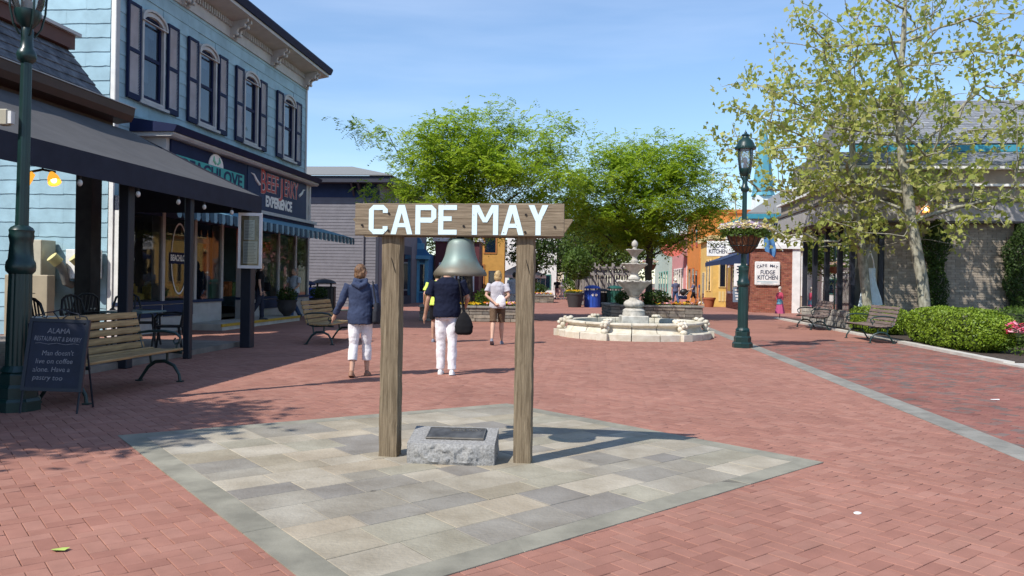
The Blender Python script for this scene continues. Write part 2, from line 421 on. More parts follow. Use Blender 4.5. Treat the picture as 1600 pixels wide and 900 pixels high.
# stone strip along the right side
st = tag(MB().quad((strip_x(2)-0.16, 2, -0.004), (strip_x(2)+0.16, 2, -0.004), (strip_x(60)+0.16, 60, -0.004), (strip_x(60)-0.16, 60, -0.004)).build('stone_strip', m_joint_g), kind='structure')
y = 3.0
while y < 48:
    ln = random.uniform(0.9, 1.4)
    b = MB().rnd()
    p = [(strip_x(y)-0.15, y), (strip_x(y)+0.15, y), (strip_x(y+ln)+0.15, y+ln-0.008), (strip_x(y+ln)-0.15, y+ln-0.008)]
    zt = 0.004 + random.uniform(-.0008, .0015)
    b.prism([(q[0], q[1], -0.012) for q in p], (0, 0, 0.012+zt)); b.build('slab', m_granite_strip, st); y += ln

# flagstone diamond
def bil(s, t):   # s along front->right, t along front->left
    return QF*(1-s)*(1-t) + QR*s*(1-t) + QL*(1-s)*t + QB*s*t
dm = MB(); dm.prism([(p.x, p.y, -0.03) for p in (bil(.004, .004), bil(.996, .004), bil(.996, .996), bil(.004, .996))], (0, 0, 0.033))
flag = tag(dm.build('flagstone_diamond', m_joint_g), kind='structure')
def flagpiece(name, m_, c4_, zt, gap=0.003):
    ctr = sum(c4_, Vector())/4; ps = [p + (ctr-p).normalized()*gap for p in c4_]; ps2 = [p + (ctr-p).normalized()*(gap+.004) for p in c4_]
    b = MB().rnd()
    b.loft([[(p.x, p.y, -0.01) for p in ps], [(p.x, p.y, zt-.003) for p in ps], [(p.x, p.y, zt) for p in ps2]], caps=False)
    b.add([(p.x, p.y, zt) for p in ps2], [(0, 1, 2, 3)]); b.build(name, m_, flag)
bs, bt_ = 0.046, 0.044
rt = bt_; rnd_ = random.Random(5)
trow = []
while rt < 1-bt_-0.02:
    h = rnd_.choice((0.055, 0.068, 0.080, 0.09))
    if 1-bt_-(rt+h) < 0.05: h = 1-bt_-rt
    trow.append((rt, rt+h)); rt += h
for (t0, t1) in trow:
    s0 = bs
    while s0 < 1-bs-0.01:
        w = rnd_.choice((0.07, 0.085, 0.105, 0.13, 0.10))
        if 1-bs-(s0+w) < 0.07: w = 1-bs-s0
        flagpiece('flagstone', m_blue, [bil(s0, t0), bil(s0+w, t0), bil(s0+w, t1), bil(s0, t1)], 0.0065+rnd_.uniform(-.0015, .0015)); s0 += w
def border(fn, n):
    for i in range(n):
        a, b_ = i/n, (i+1)/n; flagpiece('border_slab', m_border, fn(a, b_), 0.0062+rnd_.uniform(-.0012, .001), 0.002)
border(lambda a, b_: [bil(a, 0), bil(b_, 0), bil(bs+(1-2*bs)*b_ if b_ < 1 else 1-bs*0, bt_) if b_ < 1 else bil(1, bt_), bil(a if a > 0 else 0, bt_)], 4)
border(lambda a, b_: [bil(a, 1-bt_), bil(b_, 1-bt_), bil(b_, 1), bil(a, 1)], 4)
border(lambda a, b_: [bil(0, bt_+(1-2*bt_)*a), bil(bs, bt_+(1-2*bt_)*a), bil(bs, bt_+(1-2*bt_)*b_), bil(0, bt_+(1-2*bt_)*b_)], 4)
border(lambda a, b_: [bil(1-bs, bt_+(1-2*bt_)*a), bil(1, bt_+(1-2*bt_)*a), bil(1, bt_+(1-2*bt_)*b_), bil(1-bs, bt_+(1-2*bt_)*b_)], 4)

# planting bed and its kerb on the right, concrete path to the far right
bed = MB(); bed.prism([rf(15.5, 0.12, -0.03), rf(15.5, 9, -0.03), rf(29.5, 9, -0.03), rf(34.5, 3, -0.03), rf(34.5, 0.12, -0.03)], (0, 0, 0.07))
tag(bed.build('planting_bed', m_soil), kind='structure')
kb = MB(); u = 15.4
kr = tag(MB().prism([rf(15.4, 0.02, -.04), rf(15.4, 0.19, -.04), rf(34.5, 0.19, -.04), rf(34.5, 0.02, -.04)], (0, 0, 0.062)).build('bed_kerb', m_conc), kind='structure')
while u < 34:
    ln = random.uniform(1.1, 1.6); b = MB().rnd()
    b.prism([rf(u, 0, -.04), rf(u, .21, -.04), rf(u+ln-.012, .21, -.04), rf(u+ln-.012, 0, -.04)], (0, 0, 0.10+random.uniform(-.006, .006))); b.build('kerb_stone', m_conc, kr); u += ln
pth = MB(); pth.prism([rf(11.0, .05, -.03), rf(11.0, 14, -.03), rf(15.42, 14, -.03), rf(15.42, 0.0, -.03)], (0, 0, 0.06))
tag(pth.build('concrete_path', m_conc), kind='structure')
# ------------------------------------------------------------ left side buildings
m_sidingB = paint('pale_blue_shingle', (0.30, 0.455, 0.525), 0.7, var=0.14, scale=2.0, piece=0.07, bump=0.12, bscale=50)
m_white = paint('white_paint', (0.78, 0.77, 0.74), 0.55)
m_greytrim = paint('warm_grey_trim', (0.46, 0.45, 0.44), 0.55)
m_navy = paint('navy_paint', (0.014, 0.020, 0.060), 0.6, spec=.12)
m_navy2 = paint('navy_panel', (0.026, 0.042, 0.095), 0.6, spec=.15)
m_louver = paint('louver_cream', (0.70, 0.71, 0.74), 0.6)
m_curt = mat('curtain', (0.62, 0.66, 0.70), 0.9, var=0.12, scale=12, stretch=(1, 1, 0.05))
m_winglass = glass('window_glass', (0.55, 0.66, 0.78), 0.55, (0.015, 0.03, 0.06))
m_shopglass = glass('shop_glass', (0.85, 0.88, 0.86), 0.85)
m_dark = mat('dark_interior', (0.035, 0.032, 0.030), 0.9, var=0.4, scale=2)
m_roofgrey = mat('grey_shingle_roof', (0.20, 0.20, 0.195), 0.9, var=0.2, scale=30, bump=0.5, bscale=60)
m_tealawn = mat('teal_awning_cloth', (0.10, 0.23, 0.31), 0.85, var=0.1, scale=4)

def lap_x(b, x0, x1, z0, z1, y=0.0, t0=0.030, t1=0.012):
    # lap board on a wall that faces -y
    b.add([(x0,y-t0,z0),(x1,y-t0,z0),(x1,y-t1,z1),(x0,y-t1,z1),(x0,y+.005,z0),(x1,y+.005,z0),(x1,y+.005,z1),(x0,y+.005,z1)],
          [(0,1,2,3),(4,5,1,0),(1,5,6,2),(2,6,7,3),(4,0,3,7)])
def lap_y(b, y0, y1, z0, z1, x=0.0, t0=0.030, t1=0.012, wob=0.0):
    # lap board on a wall that faces -x; wob makes the butt edge wavy
    n = 6 if wob else 1; ys = [y0+(y1-y0)*i/n for i in range(n+1)]
    vs = [(x-t0, yy, z0+random.uniform(-wob, wob)) for yy in ys] + [(x-t1, yy, z1) for yy in ys] + [(x+.005, yy, z0) for yy in ys]
    fs = [];  k = n+1
    for i in range(n): fs += [(i+1, i, k+i, k+i+1), (i, i+1, 2*k+i+1, 2*k+i)]
    b.add(vs, fs)

# ---- blue two-storey shop building
bl = thing('blue_shop_building', 'pale blue two-storey shop building with arched upper windows and bracketed cornice', 'building', lf(1.76, 4.2), ROT)
LEN, DEP, HT = 12.45, 11.0, 9.15
WC = [1.56, 4.42, 7.36, 10.60]; WW = 0.50; WZ0, WZ1 = 5.82, 7.95
core = MB()
core.box(0.01, 0.02, 0, 0.25, DEP, HT)               # side wall
core.box(LEN-.25, 0.02, 0, LEN, DEP, HT); core.box(0.25, DEP-.2, 0, LEN-.25, DEP, HT)
core.box(0.25, 0.02, WZ1, LEN-.25, .25, HT); core.box(0.25, 0.02, 4.6, LEN-.25, .25, WZ0)
xs = [0.25] + [x for c_ in WC for x in (c_-WW, c_+WW)] + [LEN-.25]
for i in range(0, len(xs), 2): core.box(xs[i], .02, WZ0, xs[i+1], .25, WZ1)
core.box(0.25, .25, 4.6, LEN-.25, DEP-.2, 4.75); core.box(0.25, .25, HT-.2, LEN-.25, DEP-.2, HT)
core.build('wall', m_sidingB, bl)
zz = 0.0; CH = 0.332
rows = []
while zz < HT: rows.append((zz, min(zz+CH, HT))); zz += CH
for i, (a, b_) in enumerate(rows):
    off = 0.5*(i % 2)
    y = 0.12
    while y < 5.6:
        y1 = min(5.6, y + (1.1-off if y < .2 else 1.1)); q = MB().rnd(); lap_y(q, y, y1-.004, a, b_+.012, 0.01, wob=.010); q.build('siding_shingle', m_sidingB, bl); y = y1
    q = MB().rnd(); lap_y(q, 5.6, DEP, a, b_+.012, 0.01); q.build('siding_course', m_sidingB, bl)
for i, (a, b_) in enumerate(rows):
    if b_ < 4.9 or a > 8.7: continue
    gaps = []
    for c_ in WC:
        if b_ > WZ0-.08 and a < WZ1+.12: gaps.append((c_-WW-.02, c_+WW+.02))
    segs = []; x = 0.12
    for g0, g1 in gaps: segs.append((x, g0)); x = g1
    segs.append((x, LEN-.10))
    for s0, s1 in segs:
        x = s0; off = .7*(i % 2)
        while x < s1-.02:
            x1 = min(s1, x + (1.3-off)); off = 0
            if s1-x1 < .3: x1 = s1
            q = MB().rnd(); lap_x(q, x, x1-.004, a, b_+.012, .02); q.build('siding_shingle', m_sidingB, bl); x = x1
q = MB(); q.box(-.035, -.02, 0, .03, .085, HT-.2); q.build('corner_board', m_white, bl)
q = MB(); q.box(-.03, -.035, 4.9, .115, -.02, HT-.2); q.build('corner_board', m_greytrim, bl)
q = MB(); q.box(LEN-.10, -.035, 4.9, LEN+.03, .10, HT-.2); q.build('corner_board', m_greytrim, bl)
# cornice
q = MB(); q.box(-.05, -.06, 8.72, LEN+.05, .02, 9.20); q.build('frieze', m_greytrim, bl)
q = MB(); q.prism([(-.45, -.06, 9.20), (-.45, -.72, 9.32), (-.45, -.72, 9.42), (-.45, -.06, 9.42)], (LEN+.9, 0, 0)); q.build('soffit_moulding', m_greytrim, bl)
q = MB(); q.prism([(-.55, -.05, 9.423), (-.55, -.78, 9.423), (-.55, -.86, 9.60), (-.55, -.84, 9.66), (-.55, 2, 9.80), (-.55, 2, 9.423)], (LEN+1.1, 0, 0)); q.build('crown_moulding', m_navy, bl)
q = MB()
x = .05
while x < LEN: q.box(x, -.14, 9.02, x+.06, -.06, 9.19); x += .14
q.build('dentil_row', m_greytrim, bl, kind='stuff')
def bracket():
    b = MB(); pr = [(-.06, 8.70), (-.06, 9.28), (-.60, 9.31), (-.60, 9.20), (-.50, 9.15), (-.42, 9.03), (-.30, 8.99), (-.26, 8.90), (-.17, 8.86), (-.15, 8.74)]
    b.prism([(0, p[0], p[1]) for p in pr], (.10, 0, 0)); b.tube([(-.02, -.45, 9.1), (.12, -.45, 9.1)], .07, 10); b.tube([(-.02, -.22, 8.85), (.12, -.22, 8.85)], .06, 10); return b
br0 = None
for xc in (.12, 3.0, 5.9, 9.0, 12.1):
    for dx in (-.16, .08):
        if br0 is None: br0 = bracket().build('bracket', m_greytrim, bl, smooth=40); br0.location.x = xc+dx
        else: o = br0.copy(); C.objects.link(o); o.location.x = xc+dx
# windows
def arch(w, z0, zs, rise, n=8):
    pts = [(-w, z0), (w, z0), (w, zs)]
    for i in range(1, n): a = math.pi*i/n; pts.append((w*math.cos(a), zs+rise*math.sin(a)))
    pts.append((-w, zs)); return pts
def band(b, outer, inner, y0, y1):
    n = len(outer); vs = [(p[0], y0, p[1]) for p in outer]+[(p[0], y0, p[1]) for p in inner]+[(p[0], y1, p[1]) for p in outer]+[(p[0], y1, p[1]) for p in inner]; fs = []
    for k in range(n):
        j = (k+1) % n; fs += [(k, j, n+j, n+k), (2*n+k, 3*n+k, 3*n+j, 2*n+j), (k, 2*n+k, 2*n+j, j), (n+k, n+j, 3*n+j, 3*n+k)]
    b.add(vs, fs)
for wi, c_ in enumerate(WC):
    w = MB(); zs = 7.72
    band(w, arch(.525, WZ0-.06, zs+.04, .265), arch(.45, WZ0, zs, .20), -.055, .03)
    band(w, arch(.58, zs+.0, zs+.08, .29), arch(.53, zs+.02, zs+.05, .265), -.10, -.02)
    # fill behind the arch corners
    w.box(-.60, -.02, zs+.18, .60, .02, WZ1+.06)
    w.box(-.66, -.12, WZ0-.16, .66, .03, WZ0-.09)
    win = w.build('window', m_greytrim, bl, smooth=30); win.location = (c_, 0, 0)
    f = MB(); band(f, arch(.45, WZ0, zs, .20), arch(.37, WZ0+.10, zs-.01, .14), .02, .07); f.box(-.37, .02, 6.83, .37, .07, 6.92); f.build('sash', m_navy, win)
    for z0, z1 in ((WZ0+.10, 6.83), (6.92, 7.86)):
        p = MB().quad((-.37, .05, z0), (.37, .05, z0), (.37, .05, z1), (-.37, .05, z1)); p.build('pane', m_winglass, win)
    cu = MB(); n = 24
    for (za, zb, xa, xb) in ((7.45, 7.86, -.36, .36), (6.3, 7.5, -.36, .0 if wi % 2 else .1)):
        vs = []; fs = []
        for i in range(n+1):
            x = xa+(xb-xa)*i/n; yy = .16+.02*math.sin(i*1.9); vs += [(x, yy, za), (x, yy, zb)]
        for i in range(n): fs.append((2*i, 2*i+2, 2*i+3, 2*i+1))
        cu.add(vs, fs)
    cu.build('curtain', m_curt, win)
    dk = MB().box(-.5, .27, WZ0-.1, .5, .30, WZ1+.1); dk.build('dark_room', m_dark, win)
    for sx in (-1, 1):
        x0 = sx*.90-.27; s_ = MB()
        z0, z1, zm = WZ0-.14, 8.0, 6.85
        s_.box(x0, -.09, z0, x0+.055, -.03, z1); s_.box(x0+.485, -.09, z0, x0+.54, -.03, z1)
        for za, zb in ((z0, z0+.14), (zm-.04, zm+.05), (z1-.07, z1)): s_.box(x0+.055, -.09, za, x0+.485, -.03, zb)
        sh = s_.build('shutter', m_navy, bl); sh.location = (c_, 0, 0)
        lv = MB()
        for za, zb in ((z0+.14, zm-.04), (zm+.05, z1-.07)):
            lv.box(x0+.055, -.04, za, x0+.485, -.035, zb)
            k = za+.02
            while k < zb-.01: lv.add([(x0+.055, -.085, k-.012), (x0+.485, -.085, k-.012), (x0+.485, -.05, k+.022), (x0+.055, -.05, k+.022)], [(0, 1, 2, 3)]); k += .038
        lv.build('louver_panel', m_louver, sh, kind='stuff')
# shop front: projecting sign box, its cornice and ledge
SX0, SX1, SY = 0.85, 10.75, -0.80
q = MB(); q.box(SX0, SY, 3.50, SX1, .0, 4.80); q.build('sign_box', m_greytrim, bl)
q = MB(); q.prism([(SX0-.18, 0, 4.803), (SX0-.18, SY-.22, 4.803), (SX0-.18, SY-.28, 4.86), (SX0-.18, SY-.28, 4.90), (SX0-.18, 0, 4.90)], (SX1-SX0+.36, 0, 0)); q.build('shopfront_soffit', m_greytrim, bl)
q = MB(); q.prism([(SX0-.24, 0, 4.903), (SX0-.24, SY-.32, 4.903), (SX0-.24, SY-.40, 5.06), (SX0-.24, 0, 5.24)], (SX1-SX0+.48, 0, 0)); q.build('shopfront_cornice', m_navy, bl)
q = MB(); q.box(SX0-.1, SY-.20, 3.40, SX1+.25, SY, 3.50); q.build('ledge', m_greytrim, bl)
q = MB(); q.box(SX0-.1, SY-.12, 3.30, SX1+.2, 0.0, 3.397); q.build('ledge_moulding', m_navy, bl)
q = MB(); q.box(SX1-.08, SY-.03, 3.53, SX1+.06, SY, 4.80); q.build('sign_post', m_greytrim, bl)
# lower glazed front at local y = -0.2
FY = -0.2
q = MB(); q.box(0.0, FY-.02, 0, 5.1, .05, .36); q.box(6.6, FY-.02, 0, LEN, .05, .36); q.build('plinth', m_greytrim, bl)
for a, b_ in ((0.18, 1.75), (1.85, 3.35), (8.0, 9.3), (9.42, 10.9)):
    q = MB(); q.box(a, FY-.05, .40, b_, FY-.02, .70); q.build('bulkhead_panel', m_navy2, bl)
q = MB(); q.box(0.0, FY-.02, .363, 5.1, .05, .72); q.box(6.6, FY-.02, .363, LEN, .05, .72); q.build('bulkhead', m_greytrim, bl)
q = MB(); q.box(-.02, FY-.08, .723, 5.1, .05, .80); q.box(6.6, FY-.08, .723, LEN+.02, .05, .80); q.build('window_sill', m_navy2, bl)
for x in (0.0, 1.75, 3.4, 5.0, 6.6, 9.3, 10.9, 12.2):
    q = MB(); q.box(x, FY-.05, .803, x+.13, .04, 3.295); q.build('mullion', m_greytrim if x > .1 else m_white, bl)
q = MB(); q.box(.0, FY-.03, 2.95, LEN, .03, 3.295); q.build('transom', m_navy2, bl)
for a, b_ in ((.13, 1.75), (1.88, 3.4), (3.53, 5.0), (6.73, 9.3), (9.43, 10.9), (11.03, 12.2)):
    p = MB().quad((a, FY, .803), (b_, FY, .803), (b_, FY, 2.95), (a, FY, 2.95)); p.build('shop_pane', m_shopglass, bl)
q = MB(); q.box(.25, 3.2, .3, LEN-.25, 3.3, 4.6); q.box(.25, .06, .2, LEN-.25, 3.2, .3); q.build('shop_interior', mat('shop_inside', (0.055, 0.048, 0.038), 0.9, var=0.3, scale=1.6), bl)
# recessed door
q = MB(); q.box(5.15, .9, .36, 6.6, .96, 3.3); q.build('door_surround', m_navy2, bl)
d = MB(); d.box(5.40, .84, .38, 5.50, .90, 2.6); d.box(6.28, .84, .38, 6.38, .90, 2.6); d.box(5.50, .84, 2.45, 6.28, .90, 2.6); d.box(5.50, .84, .38, 6.28, .90, .75); dr = d.build('door', m_greytrim, bl)
MB().quad((5.50, .87, .75), (6.28, .87, .75), (6.28, .87, 2.45), (5.50, .87, 2.45)).build('pane', m_winglass, dr)
MB().tube([(6.24, .82, 1.2), (6.24, .82, 1.6)], .015, 6).build('handle', mat('steel', (.5, .5, .5), .35, metal=1), dr)
q = MB(); q.box(2.9, FY-1.1, 0, 8.6, FY-.09, .17); q.build('step', m_conc, bl)
q = MB(); q.box(2.88, FY-1.12, .10, 8.62, FY-1.08, .174); q.build('step_edge', paint('kerb_yellow', (.50, .30, .03), .7), bl)
for x, y_, z, sx, cc in ((2.2, .8, .8, .5, (.55, .36, .06)), (2.9, .7, .8, .4, (.6, .40, .08)), (4.2, .9, .8, .5, (.10, .25, .10)), (1.0, .8, .8, .5, (.35, .05, .08)), (7.4, .8, .8, .5, (.45, .16, .06)), (8.4, .9, .8, .6, (.2, .3, .12)), (10.1, .6, 2.3, .35, (.65, .24, .05))):
    b = MB()
    for k in range(5): h = random.uniform(.15, .5); x2 = x+random.uniform(-.5, .5)*sx; b.cbox(x2-.1, y_-.1, z, x2+.12, y_+.15, z+h, .01)
    b.build('shop_goods', mat('goods_%d' % int(x*10), cc, .7, var=.4, scale=9), bl)
# oval window decal with shop name
b = MB(); n = 28
o1 = [(.42*math.cos(2*math.pi*i/n), .95*math.sin(2*math.pi*i/n)) for i in range(n)]; i1 = [(.385*math.cos(2*math.pi*i/n), .90*math.sin(2*math.pi*i/n)) for i in range(n)]
band(b, o1, i1, FY-.012, FY-.008); dc = b.build('window_decal', m_white, bl); dc.location = (2.66, 0, 1.9)
b = MB(); b.box(-.5, FY-.016, -.14, .5, FY-.012, .16); b.build('decal_panel', m_navy, dc)
lettering('BEACHLOVE', .22, m_white, dc, (0, FY-.018, .01), (R(90), 0, 0), width=.92, bold=.008, depth=.001)
# neon open sign
b = MB(); b.box(5.5, .3, 2.62, 6.1, .34, 2.85); ns = b.build('neon_backing', m_dark, bl)
lettering('OPEN', .2, emit('neon_red', (1, .03, .02), 4), ns, (5.8, .29, 2.735), (R(90), 0, 0), width=.5, depth=.01)

# signs of the two shops
m_teal = paint('teal_paint', (0.045, 0.36, 0.34), .5)
sg = thing('shop_sign', 'navy shop sign with teal name band and white shell emblem, half behind the canopy', 'sign', lf(1.76, 5.0-.8), ROT, 'shop signs over the blue shopfront')
y0 = SY-.004
q = MB(); q.box(SX0+.15, y0-.05, 3.53, 5.28, y0, 4.78); q.build('sign_panel', m_navy, sg)
q = MB(); q.box(1.2, y0-.075, 3.95, 5.05, y0-.053, 4.44); q.build('name_band', m_teal, sg)
lettering('BEACHLOVE', .5, m_navy2, sg, (3.2, y0-.08, 4.195), (R(90), 0, 0), width=3.4, height=.38, bold=.012)
b = MB(); pts = [(.42*math.cos(math.pi*i/12), .33*math.sin(math.pi*i/12)) for i in range(13)]
b.prism([(3.3+p[0], y0-.075, 4.445+p[1]) for p in pts], (0, .02, 0)); b.build('shell_emblem', m_white, sg)
b = MB()
for sx in (-1, 1): b.tube([(3.3+sx*.05, y0-.085, 4.50), (3.3+sx*.18, y0-.085, 4.58), (3.3+sx*.15, y0-.085, 4.70)], [.03, .04, .01], 6)
b.build('emblem_mark', paint('mint', (.25, .58, .40), .5), sg)
sg2 = thing('shop_sign', 'dark blue sign reading BEEF JERKY EXPERIENCE in red and white letters', 'sign', lf(1.76, 4.2), ROT, 'shop signs over the blue shopfront')
q = MB(); q.box(5.34, y0-.06, 3.53, 10.25, y0, 4.78); q.build('sign_panel', m_navy2, sg2)
m_red = paint('sign_red', (0.42, 0.03, 0.025), .5)
for (bd, mm, dy, xx) in ((.035, m_white, .065, 0), (.006, m_red, .075, 0)):
    lettering('B', .8, mm, sg2, (6.45, y0-dy, 4.38), (R(90), 0, 0), width=.40, height=.74 + bd*.6, bold=bd*.4, depth=.003)
    lettering('EEF', .6, mm, sg2, (7.17, y0-dy, 4.40), (R(90), 0, 0), width=.94, height=.56 + bd*.6, bold=bd*.4, depth=.003)
    lettering('J', .8, mm, sg2, (7.93, y0-dy, 4.38), (R(90), 0, 0), width=.34, height=.74 + bd*.6, bold=bd*.4, depth=.003)
    lettering('ERKY', .6, mm, sg2, (8.76, y0-dy, 4.40), (R(90), 0, 0), width=1.26, height=.56 + bd*.6, bold=bd*.4, depth=.003)
lettering('EXPERIENCE', .4, m_white, sg2, (7.75, y0-.066, 3.83), (R(90), 0, 0), width=2.2, height=.36, bold=.02, depth=.003)
for x0, d_ in ((6.15, -1), (9.5, 1)):
    b = MB(); b.tube([(x0, y0-.066, 4.30), (x0+d_*.25, y0-.066, 4.42), (x0+d_*.4, y0-.066, 4.55), (x0+d_*.62, y0-.066, 4.58)], [.05, .05, .03, .004], 6); b.build('horn_mark', m_white, sg2)

# scalloped shop awning
aw = thing('shop_awning', 'teal blue cloth awning with scalloped valance over the shop windows', 'awning', lf(1.76, 4.2), ROT)
A0, A1, AZ0, AZ1, AY0, AY1 = -.9, 12.15, 3.32, 2.98, -.82, -2.05
vs = []; fs = []; n = 60; b = MB()
b.prism([(A0, AY0, AZ0), (A0, AY1, AZ1), (A0, AY1, AZ1-.012), (A0, AY0, AZ0-.012)], (A1-A0, 0, 0)); b.build('awning_cloth', m_tealawn, aw)
m_st1 = mat('valance_dark', (.035, .085, .125), .85); m_st2 = mat('valance_light', (.17, .30, .37), .85)
b1, b2 = MB(), MB(); n = 62; w = (A1-A0)/n
for i in range(n):
    x0 = A0+i*w; t = b1 if i % 2 else b2
    t.prism([(x0, AY1-.004-.02*(i % 2), AZ1), (x0+w, AY1-.004-.02*(i % 2), AZ1), (x0+w, AY1-.012-.02*(i % 2), AZ1-.19), (x0+w*.75, AY1-.012-.02*(i % 2), AZ1-.25), (x0+w*.25, AY1-.012-.02*(i % 2), AZ1-.25), (x0, AY1-.012-.02*(i % 2), AZ1-.19)], (0, .008, 0))
b1.build('valance_stripe', m_st1, aw, kind='stuff'); b2.build('valance_stripe', m_st2, aw, kind='stuff')
b = MB()
for x in (A0+.02, 2, 5, 8, 11, A1-.02): b.tube([(x, AY0, AZ0-.35), (x, AY1+.03, AZ1-.03)], .015, 6)
b.build('awning_frame', m_greytrim, aw)

# ---- utility boxes and pipes on the blue side wall
m_cream = paint('cream_metal', (.46, .42, .32), .5)
ub = thing('utility_cabinet', 'cream metal utility cabinet against the pale blue wall behind the lamp post', 'cabinet', lf(1.45, 5.5), ROT)
b = MB(); b.cbox(-.25, .05, .9, .25, .55, 2.22, .015); b.build('cabinet', m_cream, ub)
b = MB(); b.cbox(-.5, -.30, 0, .02-.27, .75, 1.42, .02); b.build('lower_box', paint('tan_box', (.35, .29, .20), .7), ub)
for zz_ in (.5, 1.0): b = MB(); b.box(-.505, .0, zz_, -.5, .5, zz_+.012); b.build('seam', m_dark, ub)
for k, (vv, lab) in enumerate(((5.15, 'left of the two pipe vents with round pale cap on the blue wall'), (4.62, 'right of the two pipe vents with round pale cap on the blue wall'))):
    pv = thing('pipe_vent', lab, 'vent pipe', lf(1.55, vv), ROT, 'pipe vents on the blue wall')
    b = MB(); b.tube([(.15, 0, 1.2), (-.05, 0, 1.25), (-.12, .03, 1.55), (-.22, .10, 1.72)], [.09, .09, .095, .10], 12); b.build('pipe', mat('pipe_grey', (.16, .16, .15), .7), pv, smooth=40)
    b = MB(); b.tube([(-.20, .085, 1.70), (-.32, .17, 1.84)], [.13, .13], 14); b.build('cap', paint('cap_cream', (.52, .47, .22) if k == 0 else (.5, .48, .42), .7), pv, smooth=40)
bx = thing('meter_box', 'white flat meter box on the pale blue wall behind the pipe vents', 'meter box', lf(1.62, 4.75), ROT)
b = MB(); b.cbox(-.12, -.35, 1.35, .08, .42, 2.02, .01); b.build('box', m_white, bx); b = MB(); b.tube([(-.05, .05, 1.35), (-.05, .05, .2)], .03, 8); b.build('conduit', m_dark, bx)

# ---- restaurant with slate mansard roof
m_brown = paint('brown_trim', (.060, .030, .022), .5); m_maroon = paint('maroon_trim', (.10, .035, .022), .6)
m_slate = mat('slate', (.085, .095, .115), .75, var=.35, scale=5, col2=(.165, .175, .195), bump=.3, bscale=30, piece=.16)
rs = thing('restaurant_building', 'low restaurant with grey slate mansard roof and brown gutter at the left edge', 'building', lf(0, 2.8), ROT)
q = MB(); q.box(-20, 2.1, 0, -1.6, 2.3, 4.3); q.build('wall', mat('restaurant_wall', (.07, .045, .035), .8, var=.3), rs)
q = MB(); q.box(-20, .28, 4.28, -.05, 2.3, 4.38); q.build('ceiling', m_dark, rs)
q = MB(); q.box(-20, .3, 4.4, -.02, .42, 4.62); q.build('fascia', m_brown, rs)
q = MB(); q.prism([(-20, .30, 4.62), (-20, -.02, 4.66), (-20, -.08, 4.78), (-20, -.10, 4.94), (-20, .30, 4.96), ], (20.12, 0, 0)); q.build('gutter', m_brown, rs)
q = MB(); q.prism([(-20, .30, 4.965), (-20, -.12, 4.945), (-20, -.12, 4.962), (-20, .30, 5.0)], (20.14, 0, 0)); q.build('gutter_flashing', m_greytrim, rs)
P0, P1 = Vector((0, .42, 5.0)), Vector((0, 1.36, 6.18)); nr = 6
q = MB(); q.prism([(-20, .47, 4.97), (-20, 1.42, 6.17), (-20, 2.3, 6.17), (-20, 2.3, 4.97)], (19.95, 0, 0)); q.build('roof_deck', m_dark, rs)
for i in range(nr):
    a, b_ = P0.lerp(P1, i/nr), P0.lerp(P1, min(1, (i+1.25)/nr)); nrm = Vector((0, -(P1-P0).z, (P1-P0).y)).normalized()
    x = -14.0 - random.uniform(0, .4)
    while x < -.02:
        w = min(random.uniform(.42, .5), -x)
        if -x-w < .15: w = -x
        t0 = .035+random.uniform(-.004, .008); b = MB().rnd()
        lo0, hi0 = a+nrm*t0, b_+nrm*.008
        b.add([(x, lo0.y, lo0.z), (x+w-.006, lo0.y, lo0.z), (x+w-.006, hi0.y, hi0.z), (x, hi0.y, hi0.z), (x, a.y, a.z), (x+w-.006, a.y, a.z), (x+w-.006, b_.y, b_.z), (x, b_.y, b_.z)],
              [(0, 1, 2, 3), (4, 5, 1, 0), (1, 5, 6, 2), (4, 0, 3, 7)]); b.build('slate', m_slate, rs); x += w
q = MB(); q.box(-20, 1.20, 6.17, .02, 1.5, 6.46); q.build('roof_curb', m_maroon, rs)
q = MB(); q.box(-20, 1.12, 6.463, .12, 2.5, 6.53); q.build('roof_cap', m_greytrim, rs)
for u_ in (-.15,): q = MB(); q.box(u_-.17, .55, 0, u_+.17, .9, 4.28); q.build('corner_post', m_dark, rs)
q = MB()
for k in range(16):
    yy = 2.9+k*.06
for k in range(18): q.bar((-1.2, 2.6+.09*k-.5, .9), (-1.2, 2.6+.09*k+.5, 1.9), .02, .012, (1, 0, 0)); q.bar((-1.215, 2.6+.09*k+.5, .9), (-1.215, 2.6+.09*k-.5, 1.9), .02, .012, (1, 0, 0))
q.build('lattice', m_brown, rs, kind='stuff')
deck = MB(); deck.box(-20, .35-2.8, 0, .3, 9.4, .10)
dk_ = deck.build('patio_floor', mat('patio_concrete', (.20, .17, .15), .9, var=.25, scale=2)); dk_.location = lf(0, 2.8); dk_.rotation_euler = (0, 0, ROT); tag(dk_, kind='structure')

# ---- the grey cloth canopy on posts
m_canopy = mat('grey_canopy_cloth', (.082, .079, .080), .9, var=.12, scale=2.0, bump=.1, bscale=200)
m_canvas_d = mat('navy_canvas', (.016, .020, .036), .85, var=.15, scale=4)
m_postd = paint('dark_post_paint', (.016, .019, .030), .45)
cn = thing('patio_canopy', 'dark grey cloth canopy with navy valance on posts over the restaurant patio', 'canopy', lf(0, 0), ROT)
b = MB(); n = 112; vs = []; fs = []; ts_ = (0, .12, .25, .5, .75, 1)
for i in range(n+1):
    x0 = -19+19.3*i/n; sag = abs(math.sin(math.pi*(x0+.02)/3))
    for t in ts_: vs.append((x0, 2.9*t, 3.12+1.38*t - (.03+.055*sag)*math.sin(math.pi*t) + .006*mnoise.noise(Vector((x0*1.3, t*3, 0)))))
k = len(ts_)
for i in range(n):
    for q in range(k-1): fs.append((i*k+q, (i+1)*k+q, (i+1)*k+q+1, i*k+q+1))
b.add(vs, fs)
b.build('canopy_cloth', m_canopy, cn, smooth=60)
